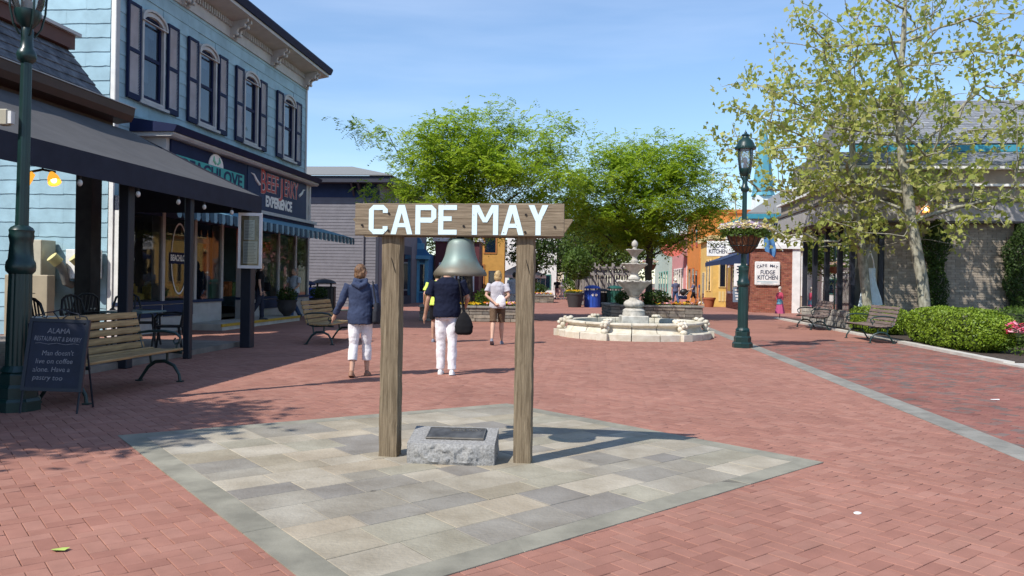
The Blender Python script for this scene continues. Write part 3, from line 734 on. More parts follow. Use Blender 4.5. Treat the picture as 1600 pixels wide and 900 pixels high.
b = MB(); b.box(-19, -.012, 2.78, .302, .0, 3.125); b.build('front_valance', m_canvas_d, cn)
b = MB(); b.prism([(.302, 0, 2.78), (.302, 2.8, 2.78), (.302, 2.9, 4.49), (.302, 0, 3.12)], (.012, 0, 0)); b.build('end_valance', m_canvas_d, cn)
b = MB(); b.tube([(-19, .05, 3.08), (.28, .05, 3.08)], .03, 6); b.tube([(-19, 2.85, 4.42), (.28, 2.85, 4.42)], .03, 6)
for x in (-18, -15, -12, -9, -6, -3, -.02): b.tube([(x, .05, 3.07), (x, 2.85, 4.40)], .025, 6)
b.build('canopy_frame', m_postd, cn)
for u_, v_, r_ in ((-9.2, .12, .075), (-4.05, .30, .085), (-2.45, .12, .06), (-.02, .12, .11), (-12.5, .1, .08)):
    b = MB(); b.cbox(u_-r_, v_-r_, 0, u_+r_, v_+r_, 3.08, .012); b.build('post', m_postd, cn)
for k, (u_, z_) in enumerate(((-4.2, 2.70), (-3.0, 2.70), (-2.1, 2.70), (-1.0, 2.70), (-5.6, 2.7))):
    bb = thing('string_bulb', 'small clear string bulb under the canopy valance, %s from the menu post' % ('first second third fourth fifth'.split()[{-1.0: 0, -2.1: 1, -3.0: 2, -4.2: 3, -5.6: 4}[u_]]), 'light bulb', lf(u_, .03), ROT, 'string bulbs under the canopy')
    b = MB(); b.tube([(0, 0, z_+.12), (0, 0, z_+.03)], .018, 8); b.build('socket', m_dark, bb)
    b = MB(); b.ell((0, 0, z_-.01), (.036, .036, .048), 10, 8); b.build('bulb', mat('bulb_glass', (.62, .60, .55), .15), bb, smooth=60)
hl = thing('patio_light', 'ceiling light with two glowing amber glass shades under the canopy', 'light fixture', lf(-3.65, 2.0, -.42), ROT)
b = MB(); b.tube([(0, 0, 4.25), (0, 0, 3.55)], .015, 6); b.tube([(0, -.22, 3.52), (0, .0, 3.56), (0, .22, 3.52)], .02, 6); b.build('stem', m_dark, hl)
for s_ in (-1, 1):
    b = MB(); b.tube([(0, s_*.16, 3.50), (-.05, s_*.22, 3.42), (-.08, s_*.27, 3.34)], [.04, .085, .10], 14, caps=False); b.build('shade', emit('amber_glass', (1.0, .45, .05), .9, (.6, .3, .05)), hl, smooth=60)
    b = MB(); b.ell((-.06, s_*.24, 3.38), (.045, .045, .05), 8, 6); b.build('bulb', emit('amber_bulb', (1, .8, .4), 4), hl)

# menu case on the canopy post
mc = thing('menu_case', 'white framed glass menu case fixed to the canopy corner post', 'menu board', lf(-.15, .0), ROT+R(-78))
b = MB(); band(b, [(-.23, 1.62), (.23, 1.62), (.23, 2.74), (-.23, 2.74)], [(-.18, 1.68), (.18, 1.68), (.18, 2.68), (-.18, 2.68)], -.16, -.07); b.build('frame', m_white, mc)
b = MB(); b.box(-.225, -.075, 1.625, .225, -.04, 2.735); b.build('case_back', m_greytrim, mc)
b = MB(); b.box(-.18, -.09, 1.68, .18, -.08, 2.68); b.build('backing', mat('cork', (.40, .30, .19), .9, var=.3, scale=9), mc)
for (x0, z0, x1, z1) in ((-.13, 2.2, .08, 2.60), (-.14, 1.72, .14, 2.17)):
    b = MB(); b.box(x0, -.097, z0, x1, -.092, z1); pp = b.build('paper', m_white, mc)
    b = MB(); k = z0+.04
    while k < z1-.03: b.box(x0+.02, -.099, k, x1-.02-random.uniform(0, .05), -.0975, k+.007); k += .03
    b.build('print_lines', mat('ink', (.12, .12, .12), .9), pp, kind='stuff')
MB().quad((-.18, -.14, 1.68), (.18, -.14, 1.68), (.18, -.14, 2.68), (-.18, -.14, 2.68)).build('pane', m_shopglass, mc)

# ---- grey clapboard shop beyond
m_clap = paint('grey_clapboard', (.165, .158, .175), .7, piece=.04); m_dgrey = paint('charcoal_trim', (.035, .038, .055), .6)
gb = thing('grey_clapboard_building', 'grey clapboard shop building with dark eaves beside the blue shop', 'building', lf(24.2, 4.0), ROT)
q = MB(); q.box(0, 0, 0, 12, 9, 6.3); q.build('wall', m_clap, gb)
k = 0; q = MB()
while k < 5.55: q.rnd(); lap_y(q, .12, 7, k, k+.165, 0); k += .16
q.build('clapboards', m_clap, gb, kind='stuff')
q = MB(); q.box(-.03, -.03, 0, .1, .12, 6.0); q.build('corner_board', m_dgrey, gb)
q = MB(); q.box(-.03, .12, 5.6, 0, 9, 6.3); q.build('frieze', m_navy2, gb)
q = MB(); q.box(-.75, -.75, 6.3, 12.5, 9, 6.62); q.build('eave', m_dgrey, gb)
q = MB(); q.prism([(-.85, -.85, 6.625), (-.85, 9, 6.625), (3.2, 9, 7.6), (3.2, 2.4, 7.6)], (0, 0, .05)); q.prism([(-.85, -.85, 6.623), (12.5, -.85, 6.623), (12.5, 2.4, 7.6), (3.2, 2.4, 7.6)], (0, 0, .05)); q.build('roof', m_roofgrey, gb)
for yy in (.9, 1.25, 4.6, 4.95): q = MB(); q.prism([(-.02, yy, 5.65), (-.02, yy, 6.28), (-.6, yy, 6.28), (-.3, yy, 6.0)], (0, .1, 0)); q.build('bracket', m_dgrey, gb)
q = MB(); q.tube([(-.07, .75, 0), (-.07, .75, 6.2)], .045, 8); q.build('downpipe', m_clap, gb)
w = MB(); band(w, [(3.9, 2.6), (5.2, 2.6), (5.2, 5.2), (3.9, 5.2)], [(4.0, 2.7), (5.1, 2.7), (5.1, 5.1), (4.0, 5.1)], -.04, .0); 
wv = [(y_, x_, z_) for (x_, y_, z_) in w.v]; w.v = wv; wo = w.build('window', m_clap, gb)
MB().quad((-.012, 4.0, 2.7), (-.012, 5.1, 2.7), (-.012, 5.1, 5.1), (-.012, 4.0, 5.1)).build('pane', mat('dark_green_pane', (.02, .03, .025), .1, spec=.6), wo)
MB().box(-.03, 4.0, 3.85, -.013, 5.1, 3.92).build('sash_rail', m_clap, wo)
q = MB(); q.box(1.2, -.04, 0, 7.5, .0, 3.4); q.build('shopfront', m_dgrey, gb)
for a, b_ in ((1.5, 3.2), (3.6, 4.6), (5.0, 7.2)): MB().quad((a, -.055, .5), (b_, -.055, .5), (b_, -.055, 2.9), (a, -.055, 2.9)).build('shop_pane', m_winglass, gb)
for a in (1.6, 4.4): 
    q = MB(); q.box(a, -.09, 3.9, a+.9, -.02, 5.3); wn = q.build('window', paint('lilac_trim', (.45, .40, .62), .5), gb); MB().box(a+.12, -.1, 4.02, a+.78, -.091, 5.18).build('pane', m_winglass, wn)
hs_ = thing('hanging_sign', 'small white oval sign hanging from the grey clapboard building', 'sign', lf(25.2, 3.3), ROT)
b = MB(); n = 20; b.prism([(0, .38*math.cos(2*math.pi*i/n), 3.62+.26*math.sin(2*math.pi*i/n)) for i in range(n)], (.04, 0, 0)); b.build('panel', m_white, hs_)
b = MB(); b.tube([(.02, .7, 3.98), (.02, -.4, 3.98)], .02, 6); b.tube([(.02, .2, 3.98), (.02, .2, 3.82)], .008, 5); b.tube([(.02, -.2, 3.98), (.02, -.2, 3.82)], .008, 5); b.build('bracket', m_dark, hs_)
b = MB(); b.tube([(-.004, .22, 3.60), (-.004, .1, 3.66), (-.004, 0, 3.58), (-.004, -.12, 3.66), (-.004, -.22, 3.6)], .018, 5); b.build('script_mark', m_red, hs_)

# ---- row of small shops further down the left side
m_boothblue = paint('booth_blue', (.03, .16, .34), .45); m_boothlight = paint('booth_light_blue', (.10, .33, .50), .45)
bo = thing('blue_shopfront', 'bright blue wooden shopfront with pediment and dark glazed door behind the left post', 'shop', (-7.35, 50.0, 0), 0)
q = MB(); q.box(0, .2, 0, 2.1, 5, 3.1); q.build('wall', m_boothblue, bo)
q = MB(); q.box(-.1, -.25, 2.72, 2.2, .2, 2.95); q.build('cornice', m_boothlight, bo)
q = MB(); q.prism([(-.15, .0, 2.953), (2.25, .0, 2.953), (1.9, .0, 3.35), (.2, .0, 3.35)], (0, .4, 0)); q.build('canopy_roof', m_boothblue, bo)
q = MB(); q.box(.3, .02, 3.353, 1.8, .4, 3.72); q.build('name_panel', m_boothlight, bo)
n = 14; q = MB(); q.prism([(1.05+.62*math.cos(math.pi*i/n), .05, 3.725+.5*math.sin(math.pi*i/n)) for i in range(n+1)], (0, .3, 0)); q.build('pediment', m_boothblue, bo)
q = MB(); q.prism([(1.05+.17*math.cos(2*math.pi*i/n), .03, 3.85+.26*math.sin(2*math.pi*i/n)) for i in range(n)], (0, .03, 0)); q.build('medallion', paint('medallion_rose', (.5, .2, .18), .5), bo)
for x in (0, .78, 1.32, 1.9): q = MB(); q.box(x, .02, 0, x+.2, .2, 2.72); q.build('pilaster', m_boothlight if x > 1 else m_boothblue, bo)
q = MB(); q.box(.2, .1, 0, .78, .16, 2.5); dr = q.build('door', m_dgrey, bo)
for i in range(5): MB().quad((.27, .095, .3+.42*i), (.71, .095, .3+.42*i), (.71, .095, .64+.42*i), (.27, .095, .64+.42*i)).build('pane', m_winglass, dr)
q = MB(); q.box(1.52, .1, .6, 1.9, .17, 2.5); wn = q.build('window', m_boothlight, bo); MB().box(1.57, .09, .7, 1.85, .099, 2.4).build('pane', m_winglass, wn)
def simple_shop(name, label, loc, w, d, h, wallm, trimm, wins, roof=None, rot=0.0, door=None, roofm=None, sign=None):
    # a gabled or flat shop: wall, windows (x, z, w, h), cornice or gable roof
    t = thing(name, label, 'shop', loc, rot)
    q = MB(); q.box(0, 0, 0, w, d, h); q.build('wall', wallm, t)
    if roof == 'gable':
        q = MB(); q.prism([(-.3, -.3, h), (w+.3, -.3, h), (w/2, -.3, h+w*.42)], (0, d+.6, 0)); q.build('roof', roofm or m_roofgrey, t)
        q = MB(); q.prism([(0, -.32, h+.02), (w, -.32, h+.02), (w/2, -.32, h+w*.36)], (0, .015, 0)); q.build('gable', trimm, t)
    else:
        q = MB(); q.box(-.15, -.2, h+.003, w+.15, d, h+.3); q.build('cornice', trimm, t)
    for (x, z, ww, hh) in wins:
        q = MB(); q.box(x-.1, -.05, z-.1, x+ww+.1, 0, z+hh+.1); wn = q.build('window', trimm, t)
        MB().box(x, -.06, z, x+ww, -.051, z+hh).build('pane', m_winglass, wn)
    if door:
        x, ww, hh = door; q = MB(); q.box(x, -.05, 0, x+ww, 0, hh); dr = q.build('door', m_dgrey, t); MB().box(x+.1, -.06, .9, x+ww-.1, -.051, hh-.1).build('pane', m_winglass, dr)
    return t
simple_shop('maroon_shop', 'dark maroon shop glimpsed behind the hanging bell', (-5.1, 53, 0), 2.9, 6, 4.0, paint('maroon_wall', (.10, .025, .03), .6), m_white, [(.35, .8, .9, 1.7), (1.6, .8, .9, 1.7)])
simple_shop('ochre_shop', 'tall ochre yellow shop building seen to the right of the bell', (-3.6, 61, 0), 3.0, 8, 6.3, paint('ochre_wall', (.52, .27, .06), .65), paint('ochre_trim', (.42, .16, .04), .6), [(.3, 3.6, .8, 1.6), (1.5, 3.6, .8, 1.6), (.3, .8, 1.1, 1.8)], 'gable', door=(1.8, .9, 2.2))
simple_shop('white_far_building', 'plain white building with green base band left of the right post', (-.5, 74, 0), 4.6, 8, 6.0, m_white, paint('green_trim', (.06, .20, .16), .6), [(.3, .8, 1.5, 1.2), (2.4, .8, 1.6, 1.2)], 'gable')
# ------------------------------------------------------------ right side buildings (local x along the street, local -y away from it)
m_taupe = mat('taupe_wall_brick', (.86, .86, .86), .85, var=.14, scale=3, bump=.3, bscale=90, piece=.10, ramp=[(.40,.335,.265),(.36,.30,.235),(.43,.365,.29),(.33,.275,.215),(.38,.32,.255)])
m_mortar = mat('mortar', (.27, .24, .20), .95, var=.2, scale=6)
m_fasc = paint('grey_fascia', (.36, .34, .33), .6); m_soff = paint('soffit_dark', (.12, .11, .105), .7)
m_slate2 = mat('pale_slate', (.86, .86, .86), .7, var=.15, scale=4, bump=.2, bscale=40, piece=.12, ramp=[(.285,.295,.315),(.25,.26,.28),(.315,.325,.34),(.27,.28,.30)])
m_tealtrim = paint('teal_trim', (.05, .27, .36), .5)
cs = thing('clothing_store', 'low taupe brick clothing store with display windows and broad grey slate roof', 'building', rf(26.7, .68), ROT)
WD, LN, FB, FT = 13.0, 6.2, 3.55, 4.72
# brick wall that faces the camera: local x = 0, local y from -1.0 to -WD
q = MB(); q.box(.03, -WD, 0, .3, -1.05, FB); q.box(.3, -WD, 0, 9, -WD+.3, FB); q.build('wall', m_mortar, cs)
q = MB(); k = 0; ht = .082
while k*ht < FB-.01:
    y = -1.05 + (.14 if k % 2 else 0)
    while y > -9.5:
        y1 = max(y-.28, -9.5); q.rnd(); x_ = .012+random.uniform(-.003, .003)
        a, b_, z0, z1 = y1+.006, min(y, -1.05)-.006, k*ht+.006, (k+1)*ht-.006
        q.add([(x_, a, z0), (x_, b_, z0), (x_, b_, z1), (x_, a, z1), (.04, a, z0), (.04, b_, z0), (.04, b_, z1), (.04, a, z1)], [(1, 0, 3, 2), (0, 1, 5, 4), (2, 3, 7, 6), (0, 4, 7, 3), (1, 2, 6, 5)]); y = y1
    k += 1
q.build('wall_bricks', m_taupe, cs, kind='stuff')
# window corner: low stone base, dark posts, glass
m_fieldstone = mat('stone_base', (.40, .36, .31), .9, var=.3, scale=7, bump=.5, bscale=30, piece=.14)
q = MB(); q.box(.0, -.30, 0, LN, .0, .62); q.box(.0, -1.02, 0, .3, -.3, .62); q.build('window_base', m_mortar, cs)
xx = 0
for row in range(3):
    xx = -.01
    while xx < LN:
        w = min(random.uniform(.3, .6), LN+.01-xx); b = MB().rnd(); d_ = random.uniform(.012, .04); b.cbox(xx, .0, row*.2+.008, xx+w-.014, d_, row*.2+.195, .012); b.build('base_stone', m_fieldstone, cs); xx += w
for (x, y) in ((.0, -.12), (1.35, -.12), (2.9, -.12), (4.5, -.12), (5.95, -.12), (.0, -1.02)):
    q = MB(); q.box(x, y, .62, x+.17, y+.14, FB); q.build('window_post', m_postd, cs)
for a, b_ in ((.17, 1.35), (1.52, 2.9), (3.07, 4.5), (4.67, 5.95)): MB().quad((a, -.06, .62), (b_, -.06, .62), (b_, -.06, FB), (a, -.06, FB)).build('display_pane', m_shopglass, cs)
MB().quad((.08, -.88, .62), (.08, -.12, .62), (.08, -.12, FB), (.08, -.88, FB)).build('display_pane', m_shopglass, cs)
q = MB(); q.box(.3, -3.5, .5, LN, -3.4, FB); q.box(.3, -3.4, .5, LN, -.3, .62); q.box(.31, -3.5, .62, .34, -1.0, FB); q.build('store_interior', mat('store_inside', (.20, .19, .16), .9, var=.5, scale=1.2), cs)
q = MB(); q.box(LN, -3.5, 0, LN+.2, -.05, FB); q.build('end_wall', m_white, cs)
# fascia and roofs
q = MB(); q.box(-.36, -WD, FB+.003, LN+.9, .75, FB+.06); q.build('soffit', m_soff, cs)
q = MB(); q.box(-.40, -WD, FB+.063, LN+.95, .80, FT-.5); q.build('fascia', m_fasc, cs)
q = MB(); q.box(-.46, -WD, FT-.497, LN+1.0, .85, FT-.40); q.build('fascia_band', m_soff, cs)
q = MB(); q.box(-.34, -WD, FT-.397, LN+.8, .70, FT); q.build('fascia_upper', m_taupe, cs)
q = MB(); q.box(-.50, -WD, FT+.003, LN+1.0, .85, FT+.08); q.build('roof_edge', m_white, cs)
q = MB(); q.box(-.3, -WD, FT+.083, LN, .25, FT+.55); q.build('attic_wall', m_taupe, cs)
q = MB(); q.box(-.60, -WD, FT+.553, LN+.6, .55, FT+.66); q.build('gutter', m_white, cs)
def slates(x0, z0, x1, z1, y0, y1, hip0, rowh=.24, wid=.3):
    b = MB(); L_ = math.hypot(x1-x0, z1-z0); n = int(L_/rowh); dx, dz = (x1-x0)/L_, (z1-z0)/L_
    for i in range(n):
        s0, s1 = i*rowh, (i+1.15)*rowh; hy = hip0*(i/n); y = y1-hy - (wid/2 if i % 2 else 0)
        while y > y0:
            a = max(y-wid, y0); b.rnd(); t = .02+random.uniform(0, .008)
            p0 = (x0+dx*s0-dz*t, z0+dz*s0+dx*t); p1 = (x0+dx*s1-dz*.004, z0+dz*s1+dx*.004); q0 = (x0+dx*s0, z0+dz*s0)
            b.add([(p0[0], a+.006, p0[1]), (p0[0], y-.006, p0[1]), (p1[0], y-.006, p1[1]), (p1[0], a+.006, p1[1]), (q0[0], a+.006, q0[1]), (q0[0], y-.006, q0[1])], [(1, 0, 3, 2), (0, 1, 5, 4)]); y = a
    return b
slates(-.6, FT+.67, 1.6, FT+1.45, -11.5, .5, .7).build('lower_roof_slates', m_slate2, cs, kind='stuff')
q = MB(); q.prism([(-.62, -WD, FT+.663), (1.6, -WD, FT+1.44), (6, -WD, FT+1.44), (6, -WD, FT+.663)], (0, WD+.5, 0)); q.build('roof_deck', m_soff, cs)
q = MB(); q.box(1.55, -WD, FT+1.443, 1.75, -.4, FT+1.68); q.build('roof_band', m_tealtrim, cs)
slates(1.6, FT+1.73, 7.4, FT+4.55, -11.5, -.2, 1.6).build('upper_roof_slates', m_slate2, cs, kind='stuff')
q = MB(); q.add([(1.62, -WD, FT+1.68), (1.62, -.2, FT+1.68), (7.4, -1.8, FT+4.5), (7.4, -WD, FT+4.5), (7.4, -.2, FT+1.68)], [(1, 0, 3, 2), (1, 2, 4)]); q.build('upper_roof_deck', m_soff, cs)
# lit globe lamp on the fascia
gl_ = thing('wall_globe_lamp', 'small glowing orange globe lamp on the grey fascia of the clothing store', 'lamp', rf(26.22, 2.75, 3.95), ROT)
b = MB(); b.tube([(.09, 0, 0), (-.06, 0, 0)], .05, 10); b.build('mount', m_dark, gl_); b = MB(); b.ell((-.16, 0, 0), (.13, .13, .13), 14, 10); b.build('globe', emit('globe_glow', (1, .35, .08), 2.2, (.6, .25, .1)), gl_, smooth=60)
b = MB(); b.ell((-.25, .02, 0), (.055, .06, .06), 10, 8); b.build('bulb', emit('globe_bulb', (1, .85, .6), 6), gl_, smooth=60)

# mannequins behind the display glass and the pale dress
def mannequin(label, loc, rz, top, bottom, skirt, colm, colb, group='mannequins of the clothing store'):
    t = thing('mannequin', label, 'mannequin', loc, rz, group)
    b = MB(); b.tube([(0, 0, 0), (0, 0, .85)], .02, 8); b.lathe([(.17, 0), (.17, .02), (.03, .04)], 16); b.build('stand', m_postd, t)
    m_ = paint(colm[0], colm[1], .8); mb_ = paint(colb[0], colb[1], .85)
    ring = lambda z, a, c_, y=0: [(a*math.cos(2*math.pi*k/16), y+c_*math.sin(2*math.pi*k/16), z) for k in range(16)]
    b = MB(); b.loft([ring(.92, .13, .10), ring(1.05, .115, .09), ring(1.2, .15, .11), ring(1.33, .165, .10), ring(1.40, .10, .07)])
    for s_ in (-1, 1): b.tube([(s_*.15, 0, 1.34), (s_*.20, .02, 1.15), (s_*.19, .03, 1.0)], [.055, .045, .04], 8)
    b.build('top', m_, t, smooth=60)
    b = MB()
    if skirt:
        n = 28; rr = lambda z, r_: [(r_*(1+.08*math.sin(7*2*math.pi*k/n))*math.cos(2*math.pi*k/n), r_*.8*(1+.08*math.sin(7*2*math.pi*k/n))*math.sin(2*math.pi*k/n), z) for k in range(n)]
        b.loft([rr(.30, .27), rr(.55, .22), rr(.80, .16), rr(.96, .125)])
    else:
        for s_ in (-1, 1): b.tube([(s_*.08, 0, .96), (s_*.09, .01, .5), (s_*.095, 0, .06)], [.095, .075, .06], 10)
    b.build('skirt' if skirt else 'trousers', mb_, t, smooth=60)
    b = MB(); b.tube([(0, 0, 1.38), (0, 0, 1.5)], .045, 8); b.ell((0, .01, 1.60), (.075, .09, .115), 12, 10); b.build('head', paint('mannequin_skin', (.55, .47, .40), .5), t, smooth=60)
    return t
mannequin('mannequin in white shirt and khaki trousers behind the store glass', rf(28.7, 1.3, .62), R(100), 0, 0, False, ('shirt_pale', (.62, .66, .68)), ('khaki', (.16, .14, .07)))
mannequin('mannequin in pale aqua dress behind the store glass, beside the khaki one', rf(30.4, 1.25, .62), R(80), 0, 0, True, ('aqua_top', (.55, .60, .55)), ('aqua_skirt', (.35, .52, .50)))
mannequin('mannequin in grey green dress, farthest behind the store glass', rf(31.9, 1.2, .62), R(80), 0, 0, True, ('sage_top', (.40, .45, .40)), ('sage_skirt', (.30, .40, .36)))
mq = mannequin('small mannequin in pink and blue dress outside by the brick shop corner', rf(34.2, .1), R(120), 0, 0, True, ('pink_top', (.42, .05, .10)), ('pink_skirt', (.42, .07, .17))); mq.scale = (.82,)*3
q = MB(); q.lathe([(.165, .78), (.15, .9), (.13, 1.0), (.125, 1.06)], 20); q.build('blue_sash', paint('sash_blue', (.10, .24, .34), .8), mq)
dr_ = thing('white_dress', 'long white summer dress on a hanger in the dark corner of the clothing store', 'dress', rf(26.35, 1.15, .55), ROT)
n = 26; rr = lambda z, r_, y=0: [(-.02+r_*.45*(1+.1*math.sin(6*2*math.pi*k/n))*math.cos(2*math.pi*k/n), y+r_*(1+.1*math.sin(6*2*math.pi*k/n))*math.sin(2*math.pi*k/n), z) for k in range(n)]
b = MB(); b.loft([rr(.0, .42, -.05), rr(.5, .32, -.03), rr(1.0, .20), rr(1.25, .16), rr(1.5, .17)]); b.build('gown', mat('dress_white', (.62, .70, .72), .9, var=.1, scale=8), dr_, smooth=60)
b = MB()
for s_ in (-1, 1): b.tube([(-.02, s_*.13, 1.48), (-.02, s_*.10, 1.75), (-.02, .0, 2.05)], .018, 6)
b.tube([(-.02, 0, 2.05), (-.02, 0, 2.95)], .006, 5); b.build('straps', m_white, dr_)

# ---- fudge shop: red brick wall that faces the camera
m_redbrick = mat('red_wall_brick', (.86, .86, .86), .85, var=.18, scale=4, bump=.3, bscale=90, piece=.14, ramp=[(.38,.135,.085),(.33,.11,.07),(.42,.16,.105),(.27,.085,.06),(.40,.15,.09)])
m_mortar_l = mat('mortar_light', (.50, .42, .33), .95, var=.15, scale=6)
fk = thing('fudge_shop', 'red brick fudge shop with white upper fascia and navy awning', 'building', rf(42.3, .50), ROT)
FL = 8.2
q = MB(); q.box(.03, -5, 0, FL, -.03, 3.35); q.build('wall', m_mortar_l, fk)
q = MB(); k = 0; ht = .086
while k*ht < 3.3:
    y = 0 + (.12 if k % 2 else 0)
    while y > -2.25:
        y1 = y-.235; a, b_ = y1+.008, min(y, 0)-.008; z0, z1 = k*ht+.008, (k+1)*ht-.008
        if b_ > a: q.rnd(); q.add([(.012, a, z0), (.012, b_, z0), (.012, b_, z1), (.012, a, z1), (.04, a, z0), (.04, b_, z0), (.04, b_, z1), (.04, a, z1)], [(1, 0, 3, 2), (0, 1, 5, 4), (2, 3, 7, 6), (0, 4, 7, 3), (1, 2, 6, 5)])
        y = y1
    x = -.0
    while x < FL:
        x1 = x+.235; q.rnd(); z0, z1 = k*ht+.008, (k+1)*ht-.008; q.box(x+.008, -.04, z0, x1-.008, -.012, z1); x = x1
    k += 1
q.build('wall_bricks', m_redbrick, fk, kind='stuff')
q = MB(); q.box(-.06, -5, 3.36, FL, .06, 4.9); q.build('upper_wall', m_white, fk)
q = MB(); q.box(-.12, -5, 3.353, FL, .12, 3.55); q.build('moulding', m_white, fk)
q = MB(); q.box(-.35, -5.2, 4.903, FL+.2, .35, 5.15); q.build('cornice', m_tealtrim, fk)
q = MB(); q.prism([(-.35, -5.2, 5.153), (-.35, .35, 5.153), (3, -2, 6.6), (3, -5.2, 6.6)], (0, 0, .06)); q.build('roof', m_roofgrey, fk)
q = MB(); q.box(-.03, -2.45, 0, .05, -2.05, 3.35); q.build('pilaster', m_white, fk)
q = MB(); q.box(-.02, -3.1, .9, .03, -2.5, 3.0); wn = q.build('window', m_white, fk); MB().box(-.03, -3.02, 1.0, -.021, -2.58, 2.9).build('pane', m_winglass, wn)
lettering('FUDGE', .36, m_navy, fk, (-.068, -.98, 4.55), (R(90), 0, R(-90)), width=1.5, height=.34, bold=.008)
lettering('KITCHEN', .36, m_navy, fk, (-.068, -.98, 4.08), (R(90), 0, R(-90)), width=1.7, height=.36, bold=.008)
for (x, w, h) in ((1.4, .9, 2.3), (4.0, 1.8, 1.7), (6.2, 1.3, 1.7)):
    z0 = 0 if h > 2 else .9; q = MB(); q.box(x, -.01, z0, x+w, .03, z0+h); wn = q.build('window' if z0 else 'door', m_white, fk); MB().box(x+.1, .031, z0+.15, x+w-.1, .04, z0+h-.12).build('pane', m_winglass, wn)
fs_ = thing('wall_sign', 'white wall sign reading CAPE MAY FUDGE KITCHEN on red bricks behind the lamp post', 'sign', rf(42.25, 1.28), ROT)
b = MB(); b.cbox(-.05, -.62, 1.45, .0, .66, 2.68, .04); b.build('sign_panel', m_white, fs_)
for i, ch in enumerate('CAPE MAY'):
    if ch == ' ': continue
    a = (i-3.5)*.115; 
    lettering(ch, .21, m_navy, fs_, (-.054, .02-(i-3.5)*.135, 2.46-.45*a*a), (R(90), R((i-3.5)*5), R(-90)), bold=.002)
lettering('FUDGE', .30, m_navy, fs_, (-.054, .0, 2.10), (R(90), 0, R(-90)), width=.74, height=.22, bold=.004)
lettering('KITCHEN', .30, m_navy, fs_, (-.054, .0, 1.83), (R(90), 0, R(-90)), width=1.02, height=.23, bold=.004)
b = MB(); b.box(-.053, -.5, 1.60, -.051, .54, 1.625); b.box(-.053, -.3, 1.54, -.051, .34, 1.555); b.build('underline', m_tealtrim, fs_)
ps = thing('projecting_sign', 'white square sign reading FUDGE KITCHEN hung over the walk by the yellow shop', 'sign', rf(49.3, -.15), ROT)
b = MB(); b.cbox(-.05, -.62, 3.15, .05, .72, 4.10, .03); b.build('sign_panel', m_white, ps)
lettering('FUDGE', .3, m_navy, ps, (-.054, .05, 3.78), (R(90), 0, R(-90)), width=.95, height=.26, bold=.005); lettering('KITCHEN', .3, m_navy, ps, (-.054, .05, 3.45), (R(90), 0, R(-90)), width=1.1, height=.26, bold=.005)
b = MB(); b.tube([(0, -.75, 4.2), (0, .75, 4.2)], .025, 6); b.build('bracket', m_dark, ps)
na = thing('navy_awning', 'plain navy cloth awning on the street side of the fudge shop', 'awning', rf(42.8, .48), ROT)
b = MB(); b.prism([(.2, .02, 3.3), (.2, 1.5, 2.75), (.2, 1.5, 2.70), (.2, .02, 3.25)], (5.8, 0, 0)); b.build('awning_cloth', m_navy2, na)
b = MB(); b.box(.2, 1.5, 2.5, 6.0, 1.51, 2.72); b.prism([(.2, .02, 3.28), (.2, 1.5, 2.73), (.2, 1.5, 2.5), (.2, .02, 2.5)], (.01, 0, 0)); b.build('valance', m_navy2, na)
for i, (x, y, z0, z1, lab) in enumerate(((.3, .62, 1.35, 2.55, 'white notice board with dark lettering standing under the navy awning'), (.55, .62, .5, 1.3, 'blue grey menu panel below the white notice under the navy awning'))):
    nb = thing('notice_board', lab, 'sign', rf(42.3, .5), ROT)
    b = MB(); b.cbox(x, y-.42, z0, x+.04, y+.25, z1, .01); b.build('panel', m_white if i == 0 else paint('slate_blue', (.16, .21, .28), .6), nb)
    b = MB(); b.tube([(x+.06, y-.1, 0), (x+.06, y-.1, z0+.1)], .025, 6); b.build('stand', m_dark, nb)
    b = MB(); k = z1-.18
    while k > z0+.12:
        b.box(x-.003, y-.34+random.uniform(0, .12), k, x-.001, y+.17-random.uniform(0, .15), k+.07); k -= .16
    b.build('print_lines', m_navy if i == 0 else m_white, nb, kind='stuff')
# flag on a slanted pole
flg = thing('flag', 'blue flag on a slanted pole at the corner of the fudge shop', 'flag', rf(36.6, .75), ROT)
b = MB(); b.tube([(0, 0, 3.0), (-.25, .9, 4.15)], .022, 8); b.build('pole', m_white, flg)
vs = []; fs = []; nx, nz_ = 10, 12
for i in range(nx+1):
    for j in range(nz_+1):
        s_, t_ = i/nx, j/nz_; p = Vector((0, 0, 3.0)).lerp(Vector((-.25, .9, 4.15)), .98-.50*s_)
        vs.append((p.x+.10*math.sin(5.5*s_*2+2*t_)*t_ - .03, p.y-.10*t_*s_+.07*math.sin(4*t_+3*s_)*t_, p.z-(1.15-.25*s_)*t_))
for i in range(nx):
    for j in range(nz_): a = i*(nz_+1)+j; fs.append((a, a+1, a+nz_+2, a+nz_+1))
b = MB(); b.add(vs, fs); b.build('flag_cloth', mat('flag_blue', (.05, .14, .36), .8, var=.25, scale=3, col2=(.10, .27, .50)), flg, smooth=80)
# teal spire behind the trees
sp = thing('turquoise_spire', 'tall narrow turquoise spire rising behind the lamp and tree crowns', 'tower', (15.6, 50, 0), 0)
b = MB(); b.box(-.55, -.55, 0, .55, .55, 7.0); b.build('tower_wall', m_white, sp)
b = MB(); b.lathe([(.75, 7.0), (.66, 7.2), (.40, 9.6), (.04, 11.9)], 8, a0=R(22.5)); b.build('spire', paint('turquoise', (.09, .29, .36), .6), sp)
b = MB(); b.ell((0, 0, 11.95), (.08, .08, .12), 8, 6); b.build('finial', m_white, sp)

